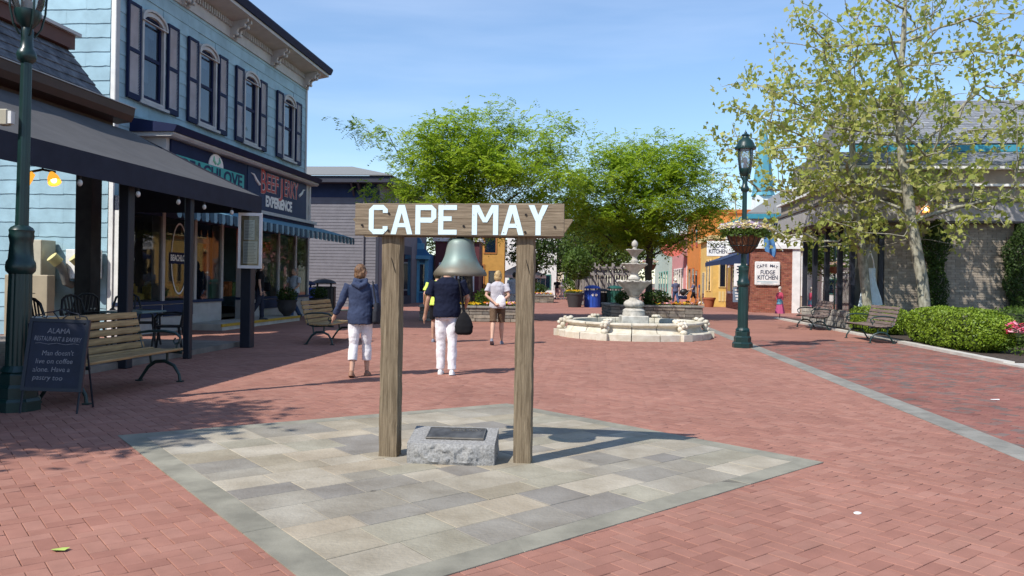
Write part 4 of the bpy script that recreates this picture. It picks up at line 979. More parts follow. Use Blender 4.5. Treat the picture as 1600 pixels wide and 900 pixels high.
# ---- row of colourful shops further along
def row_shop(label, u0, u1, w, h, wallm, trimm, opens, extra=None, name='row_shop', base=None):
    t = thing(name, label, 'shop', rf(u0, w), ROT); L_ = u1-u0
    q = MB(); q.box(0, -6, 0, L_, 0, h); q.build('wall', wallm, t)
    q = MB(); q.box(-.12, -6, h+.003, L_+.12, .22, h+.28); q.build('cornice', trimm, t)
    for (x, z, ww, hh, kind) in opens:
        q = MB(); q.box(x-.09, 0, z, x+ww+.09, .05, z+hh+.09); wn = q.build(kind, trimm, t); MB().box(x, .051, z+.06, x+ww, .058, z+hh).build('pane', m_winglass, wn)
    for (z, ww, yy, hh) in (extra or []):
        q = MB(); q.box(-.05, yy-.09, z, 0, yy+ww+.09, z+hh+.09); wn = q.build('window', trimm, t); MB().box(-.058, yy, z+.06, -.051, yy+ww, z+hh).build('pane', m_winglass, wn)
    return t
m_yel = paint('butter_yellow', (.70, .45, .13), .6); m_yel2 = paint('pale_yellow_trim', (.74, .56, .26), .6)
ysh = row_shop('butter yellow shop with tall narrow windows beside the fudge shop', 51.5, 57.5, -.15, 4.3, m_yel, m_yel2, [(1, 1.0, .5, 2, 'window'), (2.2, 1, .5, 2, 'window'), (3.6, 0, 1, 2.2, 'door')], [(1.25, .32, -1.25, 2.0), (1.25, .32, -.75, 2.0)], 'yellow_shop')
for i in range(6): MB().box(-.03, -1.5+.2*i, .35, -.002, -1.36+.2*i, 1.0).build('base_panel', m_yel2, ysh)
m_or = paint('orange_paint', (.62, .22, .045), .6)
osh = row_shop('bright orange shop front with arched yellow hood', 58.5, 66, -.1, 6.6, m_or, paint('orange_dark', (.45, .13, .03), .6), [(.8, 0, 1.0, 2.4, 'door'), (2.6, .9, 1.4, 1.7, 'window'), (4.8, .9, 1.4, 1.7, 'window'), (1, 4.2, .9, 1.5, 'window'), (3.6, 4.2, .9, 1.5, 'window')], None, 'orange_shop')
n = 12; b = MB(); b.prism([(-.3, -.9+.85*math.cos(math.pi*i/n), 3.35+.32*math.sin(math.pi*i/n)) for i in range(n+1)], (.25, 0, 0)); b.build('hood', m_yel2, osh)
for yy in (-1.9, -1.05, -.3): MB().box(-.06, yy, .1, -.002, yy+.08, 3.3).build('panel_strip', paint('orange_dark', (.45, .13, .03), .6), osh)
row_shop('pink and white striped narrow shop beyond the orange one', 67, 77, -.25, 5.6, paint('pink_paint', (.58, .26, .25), .6), m_white, [(x, .4, .9, 2.3, 'window') for x in (.6, 2.2, 3.8, 5.4, 7.0)], [(.4, .5, -.8, 2.6)], 'pink_shop')
row_shop('pale grey green shop at the far right end of the street', 78.5, 96, -.4, 6.0, paint('sage_wall', (.42, .50, .44), .7), paint('sea_green', (.12, .38, .32), .6), [(x, .5, 1.2, 2.1, 'window') for x in (1, 4, 7, 10)], [(.4, 1.0, -2.0, 2.2)], 'green_shop')
rs_ = thing('round_sign', 'round coral red hanging sign by the orange shop', 'sign', rf(66.3, -1.3), ROT)
b = MB(); n = 20; b.prism([(0, .95*math.cos(2*math.pi*i/n), 4.3+.62*math.sin(2*math.pi*i/n)) for i in range(n)], (.06, 0, 0)); b.build('panel', paint('coral', (.62, .16, .13), .6), rs_); b = MB(); b.tube([(.03, -1.2, 5.05), (.03, 1.0, 5.05)], .03, 6); b.build('bracket', m_dark, rs_)
far = simple_shop('far_white_house', 'white house closing the far end of the street behind the trees', (-9, 118, 0), 9, 8, 6.5, m_white, m_roofgrey, [(1, 1, 1.4, 1.8), (4, 1, 1.4, 1.8), (1, 4, 1.2, 1.5), (5, 4, 1.2, 1.5)], 'gable')
simple_shop('far_cream_house', 'cream house at the far end of the street on the right', (4, 124, 0), 10, 8, 6.0, paint('cream_wall', (.6, .52, .38), .7), m_white, [(1, 1, 1.4, 1.8), (4, 1, 1.4, 1.8), (7, 1, 1.4, 1.8)], 'gable')
# ------------------------------------------------------------ bell frame, bell, memorial stone
m_oldwood = mat('weathered_wood', (.158, .114, .068), .9, var=.30, scale=5, col2=(.285, .222, .145), bump=.5, bscale=20, stretch=(16, 16, .5), coords='O', detail=7)
m_board = mat('weathered_board', (.185, .138, .090), .88, var=.25, scale=5, col2=(.31, .245, .168), bump=.4, bscale=20, stretch=(.6, 14, 15), coords='O', detail=7)
m_letter = mat('pale_blue_letter', (.30, .27, .22), .65, var=.0, scale=38, col2=(.64, .80, .85), lo=.29, hi=.36, detail=8, coords='O')
m_hole = mat('bolt_hole', (.012, .010, .009), .8)
BA = math.atan2(6.41-6.57, .11+.98)
bf_ = thing('bell_signpost', 'weathered timber frame with two posts and a board lettered CAPE MAY in pale blue', 'sign frame', ((.11-.98)/2, 6.49, 0), BA)
HP = 0.55
def rough_post(w, d, h, seed):
    b = MB(); n = 26; rings = []; rg = random.Random(seed)
    for i in range(n+1):
        z = h*i/n; j = lambda: rg.uniform(-.0035, .0035)
        pts = []
        for (x, y) in ((-1, -1), (-.33, -1), (.33, -1), (1, -1), (1, -.33), (1, .33), (1, 1), (.33, 1), (-.33, 1), (-1, 1), (-1, .33), (-1, -.33)):
            ch = .93 if abs(x) == 1 and abs(y) == 1 else 1.0
            pts.append((x*w*ch+j(), y*d*ch+j(), z))
        rings.append(pts)
    return b.loft(rings)
for s_, w in ((-1, .079), (1, .073)):
    o = rough_post(w, .075, 2.03, 5+s_).build('post', m_oldwood, bf_, smooth=30); o.location.x = s_*HP
    cr_ = MB(); cr_.tube([(.01, -.0775, 1.62), (.03, -.0775, 1.55), (.045, -.0775, 1.50)], [.002, .0035, .001], 5); c2 = cr_.build('crack', m_hole, o)
def plank(x0, x1, y0, y1, z0, z1, seed):
    b = MB(); rg = random.Random(seed); n = 30; rings = []
    for i in range(n+1):
        x = x0+(x1-x0)*i/n; j = lambda: rg.uniform(-.0018, .0018); e = .008
        rings.append([(x, y0+j(), z0+e), (x, y0+e, z0+j()), (x, y1-e, z0+j()), (x, y1+j(), z0+e), (x, y1+j(), z1-e), (x, y1-e, z1+j()), (x, y0+e, z1+j()), (x, y0+j(), z1-e)])
    return b.loft(rings)
fb = plank(-.835, .86, -.125, -.078, 1.80, 2.06, 4).build('sign_board', m_board, bf_, smooth=30)
bb = MB(); bb.prism([(-.925, .078, 1.945), (-.82, .078, 1.80), (.82, .078, 1.80), (.915, .078, 1.945), (.91, .078, 1.955), (-.92, .078, 1.955)], (0, .045, 0)); bb.build('back_board', m_board, bf_)
# block capitals made of straight strokes (a 4 x 6 grid with cut corners)
def stroke_letter(ch, x, w, h, t, z0, y):
    P = []
    c_ = t*.9
    def bar(x0, z0_, x1, z1): P.append([(x0, z0_), (x1, z0_), (x1, z1), (x0, z1)])
    def slant(xa, za, xb, zb, tw): P.append([(xa-tw/2, za), (xa+tw/2, za), (xb+tw/2, zb), (xb-tw/2, zb)])
    if ch == 'C':
        P.append([(0, c_), (t, c_*1.0), (t, h-c_), (0, h-c_)]); P.append([(0, h-c_), (t, h-c_), (c_*1.35, h-t), (c_, h)]); P.append([(c_, 0), (c_*1.35, t), (t, c_), (0, c_)])
        bar(c_*1.0, h-t, w-c_, h); bar(c_*1.0, 0, w-c_, t)
        P.append([(w-c_*1.35, h-t), (w-t, h-c_), (w, h-c_), (w-c_, h)]); bar(w-t, h-1.75*c_, w, h-c_)
        P.append([(w-c_, 0), (w, c_), (w-t, c_), (w-c_*1.35, t)]); bar(w-t, c_, w, 1.75*c_)
    elif ch == 'A':
        slant(t*.55, 0, w/2-.1*t, h, t*1.05); slant(w-t*.55, 0, w/2+.1*t, h, t*1.05); bar(w*.26, h*.24, w*.74, h*.24+t*.8)
    elif ch == 'P':
        bar(0, 0, t, h); bar(t, h-t, w-c_, h); bar(t, h*.40, w-c_, h*.40+t); P.append([(w-c_*1.3, h-t), (w-t, h-c_), (w, h-c_), (w-c_, h)]); bar(w-t, h*.40+c_, w, h-c_); P.append([(w-c_, h*.40), (w, h*.40+c_), (w-t, h*.40+c_), (w-c_*1.3, h*.40+t)])
    elif ch == 'E':
        bar(0, 0, t, h); bar(t, h-t*.95, w, h); bar(t, h*.46, w*.72, h*.46+t*.9); bar(t, 0, w, t*.95)
    elif ch == 'M':
        bar(0, 0, t, h); bar(w-t, 0, w, h); P.append([(0+t*.2, h), (t*1.35, h), (w/2+t*.42, h*.42), (w/2-t*.42, h*.42)]); P.append([(w-t*1.35, h), (w-t*.2, h), (w/2+t*.42, h*.42), (w/2-t*.42, h*.42)])
    elif ch == 'Y':
        bar(w/2-t*.5, 0, w/2+t*.5, h*.48); P.append([(0, h), (t*1.15, h), (w/2+t*.5, h*.46), (w/2-t*.5, h*.46)]); P.append([(w-t*1.15, h), (w, h), (w/2+t*.5, h*.46), (w/2-t*.5, h*.46)])
    b = MB()
    for i, poly in enumerate(P):
        b.prism([(x+p[0], y, z0+p[1]) for p in poly], (0, -.0016-.00025*i, 0))
    return b
px = .01
LT = [('C', 201, 332), ('A', 352, 503), ('P', 522, 664), ('E', 678, 803), ('M', 905, 1080), ('A', 1098, 1250), ('Y', 1278, 1408)]
sc_ = 1.695/(1510-105)
for ch, a, b_ in LT:
    x0 = -.835+(a-105)*sc_; w = (b_-a)*sc_
    stroke_letter(ch, x0, w, .236, .041, 1.811, -.1262).build('letter', m_letter, fb)
for hx, hz in ((155, 200), (340, 120), (337, 235), (850, 203), (1262, 125), (1258, 240), (1452, 205)):
    x0 = -.835+(hx-105)*sc_; z0 = 2.06-(hz-50)/(270-50)*.26
    b = MB(); b.tube([(x0, -.128, z0), (x0, -.1335, z0)], .0095, 10); b.build('bolt', m_hole, fb)
b = MB(); b.tube([(-.55, -.0, 1.93), (.55, 0, 1.93)], .028, 8); b.build('hanger_bar', m_hole, bf_)

def bell_mat():
    m, t, b = _nodes('bronze_patina'); N = t.nodes; L = t.links
    tc_ = N.new('ShaderNodeTexCoord'); sp_ = N.new('ShaderNodeSeparateXYZ'); L.new(tc_.outputs['Object'], sp_.inputs[0])
    n = N.new('ShaderNodeTexNoise'); n.inputs['Scale'].default_value = 7; n.inputs['Detail'].default_value = 7; L.new(tc_.outputs['Object'], n.inputs['Vector'])
    mu = N.new('ShaderNodeMath'); mu.operation = 'MULTIPLY_ADD'; mu.inputs[1].default_value = .12; L.new(n.outputs['Fac'], mu.inputs[0]); L.new(sp_.outputs['Z'], mu.inputs[2])
    r = N.new('ShaderNodeValToRGB'); e = r.color_ramp.elements
    e[0].position = .06; e[0].color = (.10, .085, .06, 1); e[1].position = .36; e[1].color = (.17, .235, .205, 1)
    for p, c_ in ((.105, (.18, .155, .115)), (.145, (.165,.215,.195)), (.20, (.19,.265,.24)), (.30, (.225,.27,.245))):
        k = r.color_ramp.elements.new(p); k.color = c4(c_)
    L.new(mu.outputs[0], r.inputs['Fac'])
    n3 = N.new('ShaderNodeTexNoise'); n3.inputs['Scale'].default_value = 3.5; n3.inputs['Detail'].default_value = 6; L.new(tc_.outputs['Object'], n3.inputs['Vector'])
    rr = N.new('ShaderNodeMapRange'); rr.inputs['From Min'].default_value = .5; rr.inputs['From Max'].default_value = .7; L.new(n3.outputs['Fac'], rr.inputs['Value'])
    mm = N.new('ShaderNodeMix'); mm.data_type = 'RGBA'; mm.inputs['B'].default_value = (.15, .13, .10, 1); L.new(rr.outputs['Result'], mm.inputs['Factor']); L.new(r.outputs['Color'], mm.inputs['A'])
    L.new(mm.outputs['Result'], b.inputs['Base Color']); b.inputs['Metallic'].default_value = .15; b.inputs['Roughness'].default_value = .50
    return m
bell = thing('bell', 'green and brown bronze bell hanging under the lettered board', 'bell', (-.42, 6.47, 1.485), 0)
b = MB(); b.lathe([(.19, .002), (.213, .0), (.217, .012), (.209, .034), (.187, .060), (.160, .092), (.140, .128), (.126, .165), (.117, .205), (.111, .245), (.106, .272), (.095, .290), (.070, .300), (.03, .305), (.0005, .306)], 48)
b.lathe([(.19, .002), (.18, .02), (.15, .07), (.11, .14), (.095, .25), (.0005, .27)], 48); b.build('bell_body', bell_mat(), bell, smooth=50)
b = MB(); b.tube([(0, 0, .30), (0, 0, .43)], .03, 10); b.build('crown', m_hole, bell); b = MB(); b.tube([(0, 0, .26), (0, 0, .06)], .012, 8); b.ell((0, 0, .045), (.03, .03, .035), 10, 8); b.build('clapper', m_hole, bell, smooth=50)

m_granite = mat('grey_granite', (.25, .243, .232), .85, var=.22, scale=60, col2=(.37, .36, .345), bump=.5, bscale=90, coords='O')
ms = thing('memorial_stone', 'rough cut grey granite block with bronze plaque between the two posts', 'memorial', (-.46, 6.28, 0), R(-3.5))
def rock():
    b = MB(); nx, nz_ = 44, 12; W2, H0, H1, D = .345, .165, .225, .40
    def nse(x, y, z): return mnoise.fractal(Vector((x, y, z))*11, .9, 2.1, 4)*.018 + abs(mnoise.noise(Vector((x, y, z))*17))*.012
    def grid(fn, nu, nv):
        vs = [fn(i/nu, j/nv) for i in range(nu+1) for j in range(nv+1)]; fs = [(i*(nv+1)+j, (i+1)*(nv+1)+j, (i+1)*(nv+1)+j+1, i*(nv+1)+j+1) for i in range(nu) for j in range(nv)]; b.add(vs, fs)
    ed = lambda t: min(1, 6*t, 6*(1-t))
    grid(lambda s_, t: (-W2+2*W2*s_, -.012-(nse(s_*.7, 0, t*.2)+.012)*ed(s_)*ed(t) - .03*(1-t)*ed(s_)*.6, t*H0), nx, nz_)
    grid(lambda s_, t: (W2+(nse(3, s_*.4, t*.2)+.0)*ed(s_)*ed(t), -.012+(D+.012)*s_, t*(H0+(H1-H0)*s_)), 24, nz_)
    grid(lambda s_, t: (-W2-(nse(7, s_*.4, t*.2)+.0)*ed(s_)*ed(t), D-(D+.012)*s_, t*(H1-(H1-H0)*s_)), 24, nz_)
    grid(lambda s_, t: (W2-2*W2*s_, D, t*H1), 4, 2)
    grid(lambda s_, t: (-W2+2*W2*s_, -.012+(D+.012)*t, H0+(H1-H0)*t), 6, 4)
    return b
rock().build('granite_block', m_granite, ms, smooth=25)
m_plq = mat('bronze_plaque', (.10, .088, .075), .45, var=.3, scale=9, metal=.5, col2=(.16, .15, .135), coords='O')
tl = math.atan2(.06, .41); pq = MB(); pq.cbox(-.235, -.125, 0, .235, .125, .018, .006); po = pq.build('plaque', m_plq, ms); po.location = (.02, .205, .196); po.rotation_euler = (tl, 0, 0)
pr_ = MB(); 
for (x0, y0, x1, y1) in ((-.23, -.12, .23, -.112), (-.23, .112, .23, .12), (-.23, -.112, -.222, .112), (.222, -.112, .23, .112)): pr_.box(x0, y0, .0175, x1, y1, .021)
pr_.build('plaque_rim', mat('bronze_rim', (.20, .18, .15), .4, metal=.6), po)
lettering('CAPE MAY', .06, mat('bronze_letter', (.22, .20, .17), .4, metal=.5), po, (.07, .065, .019), (0, 0, 0), width=.26, depth=.002)

# ------------------------------------------------------------ lamp posts
m_lampgreen = paint('lamp_green', (.007, .030, .028), .34, spec=.5, var=.2)
m_lampglass = glass('lamp_glass', (.86, .90, .92), .80, (.35, .38, .40))
def make_lamp(label, loc, rz):
    t = thing('street_lamp', label, 'street lamp', loc, rz, 'green street lamps')
    b = MB()
    for r, z0, z1 in ((.232, 0, .13), (.195, .13, .27), (.165, .27, .40)): b.lathe([(0, z0), (r, z0), (r, z1-.03), (r-.02, z1), (0, z1)], 8, a0=R(22.5))
    b.lathe([(.165, .40), (.14, .44), (.125, .46)], 24); b.build('base', m_lampgreen, t)
    fl = lambda i, a: 1-.07*max(0, math.cos(12*a))
    b = MB(); b.lathe([(.118, .45), (.115, 1.0), (.108, 1.42)], 72, mod=fl); b.build('fluted_shaft', m_lampgreen, t, smooth=40)
    b = MB(); b.lathe([(.108, 1.40), (.135, 1.43), (.14, 1.47), (.135, 1.52), (.118, 1.55), (.112, 1.62), (.105, 1.72), (.112, 1.76), (.118, 1.79), (.112, 1.82), (.118, 1.85), (.10, 1.88), (.068, 1.90)], 28); b.build('shaft_collar', m_lampgreen, t, smooth=40)
    b = MB(); b.lathe([(.064, 1.88), (.058, 2.8), (.052, 3.60)], 48, mod=lambda i, a: 1-.06*max(0, math.cos(8*a))); b.build('upper_shaft', m_lampgreen, t, smooth=40)
    b = MB(); b.lathe([(.055, 3.58), (.085, 3.61), (.095, 3.66), (.085, 3.70), (.062, 3.73), (.055, 3.82), (.062, 3.90), (.052, 3.94), (.10, 4.00), (.125, 4.08), (.125, 4.12), (.0, 4.12)], 28); b.build('lantern_cup', m_lampgreen, t, smooth=40)
    b = MB(); b.lathe([(.118, 4.12), (.15, 4.20), (.172, 4.36), (.172, 4.56)], 28); b.build('lantern_glass', m_lampglass, t, smooth=60)
    b = MB(); b.tube([(0, 0, 4.12), (0, 0, 4.22)], .045, 12); b.ell((0, 0, 4.30), (.05, .05, .09), 12, 8); b.build('lamp_bulb', mat('lamp_bulb_white', (.7, .7, .66), .3), t, smooth=60)
    for k in range(4):
        a = k*math.pi/2+R(20); c_, s2 = math.cos(a), math.sin(a); b = MB(); b.tube([(r*c_, r*s2, z) for r, z in ((.07, 3.86), (.13, 3.96), (.165, 4.12), (.180, 4.36), (.182, 4.58))], .011, 6); b.build('lantern_rib', m_lampgreen, t)
    b = MB(); b.lathe([(.0, 4.56), (.235, 4.56), (.240, 4.59), (.215, 4.63), (.19, 4.70), (.15, 4.77), (.09, 4.82), (.075, 4.84), (.075, 4.87), (.095, 4.89), (.06, 4.92), (.02, 4.94)], 28)
    for k in range(24): a = 2*math.pi*k/24; b.ell((.228*math.cos(a), .228*math.sin(a), 4.607), (.018, .018, .022), 6, 4)
    b.build('lantern_cap', m_lampgreen, t, smooth=40)
    b = MB(); b.lathe([(.02, 4.92), (.035, 4.945), (.03, 4.96), (.012, 4.98), (.003, 5.03)], 12); b.build('finial', m_lampgreen, t, smooth=40)
    return t
lampR = make_lamp('dark green street lamp with a flower basket, right of the fountain', (5.33, 18.43, 0), 0)
lampL = twin(lampR, (-5.24, 8.5, 0), R(30), 'dark green street lamp at the left edge, behind the chalkboard', scale=1.03)
lampL.rotation_euler = (0, R(.6), R(30))
bk = thing('switch_box', 'small cream box strapped to the left lamp post', 'box', (-5.36, 8.42, 3.0), 0)
b = MB(); b.cbox(-.05, -.05, 0, .05, .04, .17, .012); b.build('box', m_cream, bk); b = MB(); b.box(.05, -.04, .02, .085, .03, .15); b.build('lid', m_white, bk)

# ------------------------------------------------------------ benches
m_iron = paint('dark_green_iron', (.010, .032, .032), .4, spec=.55)
m_slat = mat('varnished_slat', (.30, .185, .075), .6, var=.25, scale=4, col2=(.44, .29, .13), stretch=(.7, 9, 9), coords='O', piece=.10)
m_slatg = mat('grey_brown_slat', (.17, .125, .105), .7, var=.25, scale=4, col2=(.28, .205, .18), stretch=(.7, 9, 9), coords='O', piece=.12)
def make_bench(label, loc, rz, L_, slatm, group):
    t = thing('park_bench', label, 'bench', loc, rz, group)
    seat = [(-.30+.105*i, .43 - .018*math.sin(i*.8)) for i in range(5)]
    back = [(.235, .50), (.262, .60), (.290, .70), (.318, .80), (.346, .90)]
    for (y, z) in seat: b = MB().rnd(); b.cbox(-L_/2, y-.046, z, L_/2, y+.046, z+.032, .006); b.build('seat_slat', slatm, t)
    for (y, z) in back:
        o = MB().rnd(); o.cbox(-L_/2, -.016, -.042, L_/2, .016, .042, .006); o = o.build('back_slat', slatm, t); o.location = (0, y, z); o.rotation_euler = (R(-15), 0, 0)
    e0 = None
    for s_ in (-1, 1):
        x = s_*(L_/2-.06); b = MB()
        b.tube([(x, -.34, .0), (x, -.325, .10), (x, -.25, .22), (x, -.12, .28), (x, .02, .27), (x, .12, .20), (x, .20, .08), (x, .25, .0)], [.022, .02, .024, .026, .026, .024, .02, .024], 8)
        b.tube([(x, -.37, .40), (x, -.20, .415), (x, .10, .40), (x, .215, .44), (x, .27, .62), (x, .37, .96)], [.02, .022, .022, .022, .02, .015], 8)
        b.tube([(x, -.15, .28), (x, -.15, .41)], .018, 6); b.tube([(x, .08, .25), (x, .10, .40)], .018, 6)
        b.tube([(x, .28, .66), (x, .12, .685), (x, -.10, .69), (x, -.26, .67), (x, -.335, .61), (x, -.32, .535), (x, -.26, .52), (x, -.235, .56), (x, -.265, .60)], [.016, .018, .02, .02, .019, .017, .015, .013, .01], 8)
        b.tube([(x, -.30, .40), (x, -.28, .47), (x, -.30, .54)], .014, 6)
        b.box(x-.03, -.38, 0, x+.03, -.30, .018); b.box(x-.03, .21, 0, x+.03, .29, .018)
        b.build('iron_end', m_iron, t, smooth=50)
    return t
B1 = make_bench('pale wood slat bench with dark iron ends beside the chalkboard', (-4.95, 9.95, 0), ROT, 2.15, m_slat, 'benches with iron ends')
make_bench('pale wood slat bench with dark iron ends behind the navy hooded walker', (-4.12, 18.25, 0), ROT, 1.9, m_slat, 'benches with iron ends')
make_bench('grey brown slat bench with green iron ends against the near hedge', (9.62, 21.4, 0), ROT+math.pi, 2.05, m_slatg, 'benches with iron ends')
make_bench('grey brown slat bench with iron ends in front of the display windows', (10.2, 26.95, 0), ROT+math.pi, 1.85, m_slatg, 'benches with iron ends')

# ------------------------------------------------------------ chalkboard
m_chalk = mat('chalkboard', (.012, .016, .034), .6, var=.3, scale=5); m_chalkw = mat('chalk', (.27, .26, .28), .95, var=.3, scale=40)
ck = thing('chalkboard_sign', 'dark blue A-frame chalkboard with white handwriting in front of the left lamp', 'sandwich board', (-4.78, 8.35, 0), R(8), None, .86)
FR = MB(); 
fo = thing  # board face leans back by 12 degrees
b = MB(); b.box(-.31, -.014, .30, .31, .014, 1.12); face = b.build('board', m_chalk, ck); face.location = (0, -.02, 0); face.rotation_euler = (R(-11), R(2.0), 0); face.location.y = -.10
b = MB(); band(b, [(-.345, .27), (.345, .27), (.345, 1.15), (-.345, 1.15)], [(-.305, .31), (.305, .31), (.305, 1.11), (-.305, 1.11)], -.024, .024); b.build('board_frame', m_postd, face)
for s_ in (-1, 1): b = MB(); b.tube([(s_*.32, 0, 1.12), (s_*.32, 0, .0)], .014, 6); b.build('front_leg', m_postd, face)
for s_ in (-1, 1): b = MB(); b.tube([(s_*.32, .10, 1.08), (s_*.32, .42, .0)], .013, 6); b.build('rear_leg', m_postd, ck)
b = MB()
for s_ in (-1, 1):
    b.tube([(s_*.02, 0, 1.15), (s_*.10, 0, 1.24), (s_*.20, 0, 1.22), (s_*.22, 0, 1.17), (s_*.17, 0, 1.16), (s_*.16, 0, 1.19)], .008, 6); b.tube([(s_*.22, 0, 1.20), (s_*.29, 0, 1.19), (s_*.31, 0, 1.15)], .008, 6)
b.tube([(-.1, 0, 1.24), (0, 0, 1.27), (.1, 0, 1.24)], .008, 6); b.build('iron_scroll', m_postd, face)
for txt, x, z, w, sz in (('ALAMA', .0, 1.00, .26, .09), ('RESTAURANT & BAKERY', .0, .90, .54, .08), ("Man doesn't", .02, .73, .36, .085), ('live on coffee', -.01, .63, .42, .085), ('alone. Have a', -.03, .53, .42, .085), ('pastry too', -.06, .43, .34, .085)):
    lettering(txt, sz, m_chalkw, face, (x, -.0155, z), (R(90), R(random.uniform(-2.5, 1)), 0), width=w, depth=.0008, shear=.12)
b = MB(); b.tube([(-.25+.05*i, -.0155, .845+.008*math.sin(i*1.6)) for i in range(11)], .003, 4); b.build('chalk_line', m_chalkw, face)

# ------------------------------------------------------------ patio tables and chairs
m_chair = paint('black_chair', (.012, .013, .017), .45); m_ttop = paint('green_grey_table', (.14, .22, .22), .35)
def make_table(label, loc, rz, topm):
    t = thing('patio_table', label, 'table', loc, rz, 'patio tables under the canopy')
    b = MB(); b.cbox(-.38, -.38, .71, .38, .38, .745, .01); b.build('table_top', topm, t); b = MB(); b.tube([(0, 0, .04), (0, 0, .71)], .04, 10); b.build('pedestal', m_chair, t)
    for k in range(4): a = k*math.pi/2+.78; b = MB(); b.tube([(0, 0, .10), (.18*math.cos(a), .18*math.sin(a), .06), (.33*math.cos(a), .33*math.sin(a), .015)], [.03, .025, .02], 6); b.build('foot', m_chair, t)
    return t
tb1 = make_table('square patio table with green grey top behind the wooden bench', lf(-2.9, .85, .10), ROT, m_ttop)
tb2 = make_table('square patio table with blue top, half hidden by the bench back', lf(-5.4, .55, .10), ROT, paint('blue_table', (.08, .14, .30), .35))
def make_chair(label, loc, rz):
    t = thing('patio_chair', label, 'chair', loc, rz, 'black slat-back patio chairs')
    b = MB(); b.cbox(-.23, -.23, .43, .23, .22, .46, .012); b.build('seat', m_chair, t)
    for sx in (-1, 1):
        for sy in (-1, 1): b = MB(); b.tube([(sx*.20, sy*.19, .44), (sx*.25, sy*.26, .0)], [.024, .018], 8); b.build('leg', m_chair, t)
        b = MB(); b.tube([(sx*.22, .22, .66), (sx*.27, .08, .68), (sx*.28, -.14, .665), (sx*.25, -.20, .60), (sx*.22, -.19, .44)], .02, 8); b.build('arm_rest', m_chair, t, smooth=50)
    b = MB(); b.tube([(-.22, .22, .44), (-.25, .27, .70), (-.20, .31, .90), (-.10, .33, .965), (0, .335, .98), (.10, .33, .965), (.20, .31, .90), (.25, .27, .70), (.22, .22, .44)], .022, 8); b.build('back_frame', m_chair, t, smooth=50)
    for i in range(5): x = -.15+.075*i; b = MB(); b.bar((x*.8, .225, .46), (x, .325, .955), .032, .012, (0, 1, 0)); b.build('back_slat', m_chair, t)
    return t
ch0 = make_chair('black slat-back patio chair nearest the menu post, back to the street', lf(-2.2, .60, .10), ROT+R(200))
for lab, u_, v_, a in (('black slat-back patio chair left of the green grey table', -4.3, 1.35, 70), ('black slat-back patio chair behind the green grey table', -2.7, 1.85, -10), ('black slat-back patio chair beside the blue topped table', -6.3, 1.2, 95), ('black slat-back patio chair behind the second post of the patio', -1.3, 1.6, 20),
                       ('black slat-back patio chair deepest in the patio by the blue wall', -1.2, 3.0, 150), ('black slat-back patio chair seen between the lamp and the chalkboard', -6.6, 2.4, 160), ('black slat-back patio chair at the patio end next to the corner post', -.9, 2.2, -60)):
    twin(ch0, lf(u_, v_, .10), ROT+R(a), lab)

# ------------------------------------------------------------ fountain
m_fst = mat('cream_cast_stone', (.60, .535, .41), .85, stain=.16, var=.12, scale=5, col2=(.68, .63, .53), bump=.3, bscale=60, piece=.05)
m_fst2 = mat('white_cast_stone', (.50, .46, .39), .8, stain=.18, var=.28, scale=5, col2=(.66, .62, .55), bump=.2, bscale=60)
m_water = mat('fountain_water', (.06, .10, .09), .08, spec=.7, bump=.15, bscale=14)
ft = thing('fountain', 'three tiered cream stone fountain in a low round basin', 'fountain', (3.33, 21.8, 0), 0)
NS = 6
for k in range(NS*3):
    a0, a1_ = 2*math.pi*k/(NS*3)+.006, 2*math.pi*(k+1)/(NS*3)-.006; b = MB().rnd(); rings = []
    prof = [(2.06, 0), (2.06, .155), (2.04, .175), (1.89, .18), (1.84, .19), (1.81, .25), (1.77, .30), (1.78, .335), (1.84, .355), (1.865, .385), (1.86, .42), (1.83, .435), (1.67, .435), (1.64, .42), (1.63, .30), (1.63, 0)]
    for i in range(6):
        a = a0+(a1_-a0)*i/5; rings.append([(r*math.cos(a), r*math.sin(a), z) for r, z in prof])
    b.loft(rings); b.build('basin_segment', m_fst, ft, smooth=35)
b = MB(); b.lathe([(0, .02), (1.64, .02)], 48); b.build('basin_floor', m_fst, ft); b = MB(); b.lathe([(.001, .33), (1.635, .33)], 48); b.build('water', m_water, ft)
for k in range(6):
    a = R(-90+30+60*k); b = MB(); X = lambda r_, t_, z, r=0: ((r_-.09)*math.cos(a)-t_*math.sin(a), (r_-.09)*math.sin(a)+t_*math.cos(a), z)
    b.prism([X(1.96, -.14, 0), X(1.96, .14, 0), X(2.26, .14, 0), X(2.26, -.14, 0)], (0, 0, .17))
    for (r, z, rr, rz_) in ((2.08, .22, .10, .07), (2.02, .30, .08, .08), (1.98, .40, .11, .085), (1.88, .46, .12, .06), (2.06, .42, .07, .06), (1.80, .49, .07, .05), (2.12, .36, .05, .05), (1.95, .50, .05, .035)):
        for t_ in ((-.045, .045) if rr < .1 else (0,)): b.ell(X(r, t_+random.uniform(-.01, .01), z), (rr, rr*1.05, rz_), 10, 8)
    for v in range(len(b.v)):
        p = Vector(b.v[v]); nn = mnoise.noise(p*16)*.014; 
        if p.z > .18: b.v[v] = tuple(p + Vector((math.cos(a), math.sin(a), .5))*nn)
    b.build('scroll_bracket', m_fst, ft, smooth=50)
b = MB(); b.cbox(-.36, -.36, .30, .36, .36, .56, .02); b.build('pedestal_block', m_fst2, ft)
b = MB(); b.lathe([(.0, .56), (.30, .56), (.305, .62), (.29, .66), (.30, .70), (.26, .74), (.20, .765)], 36); b.build('drum', m_fst2, ft, smooth=35)
gad = lambda i, a: 1+.05*abs(math.sin(7*a))
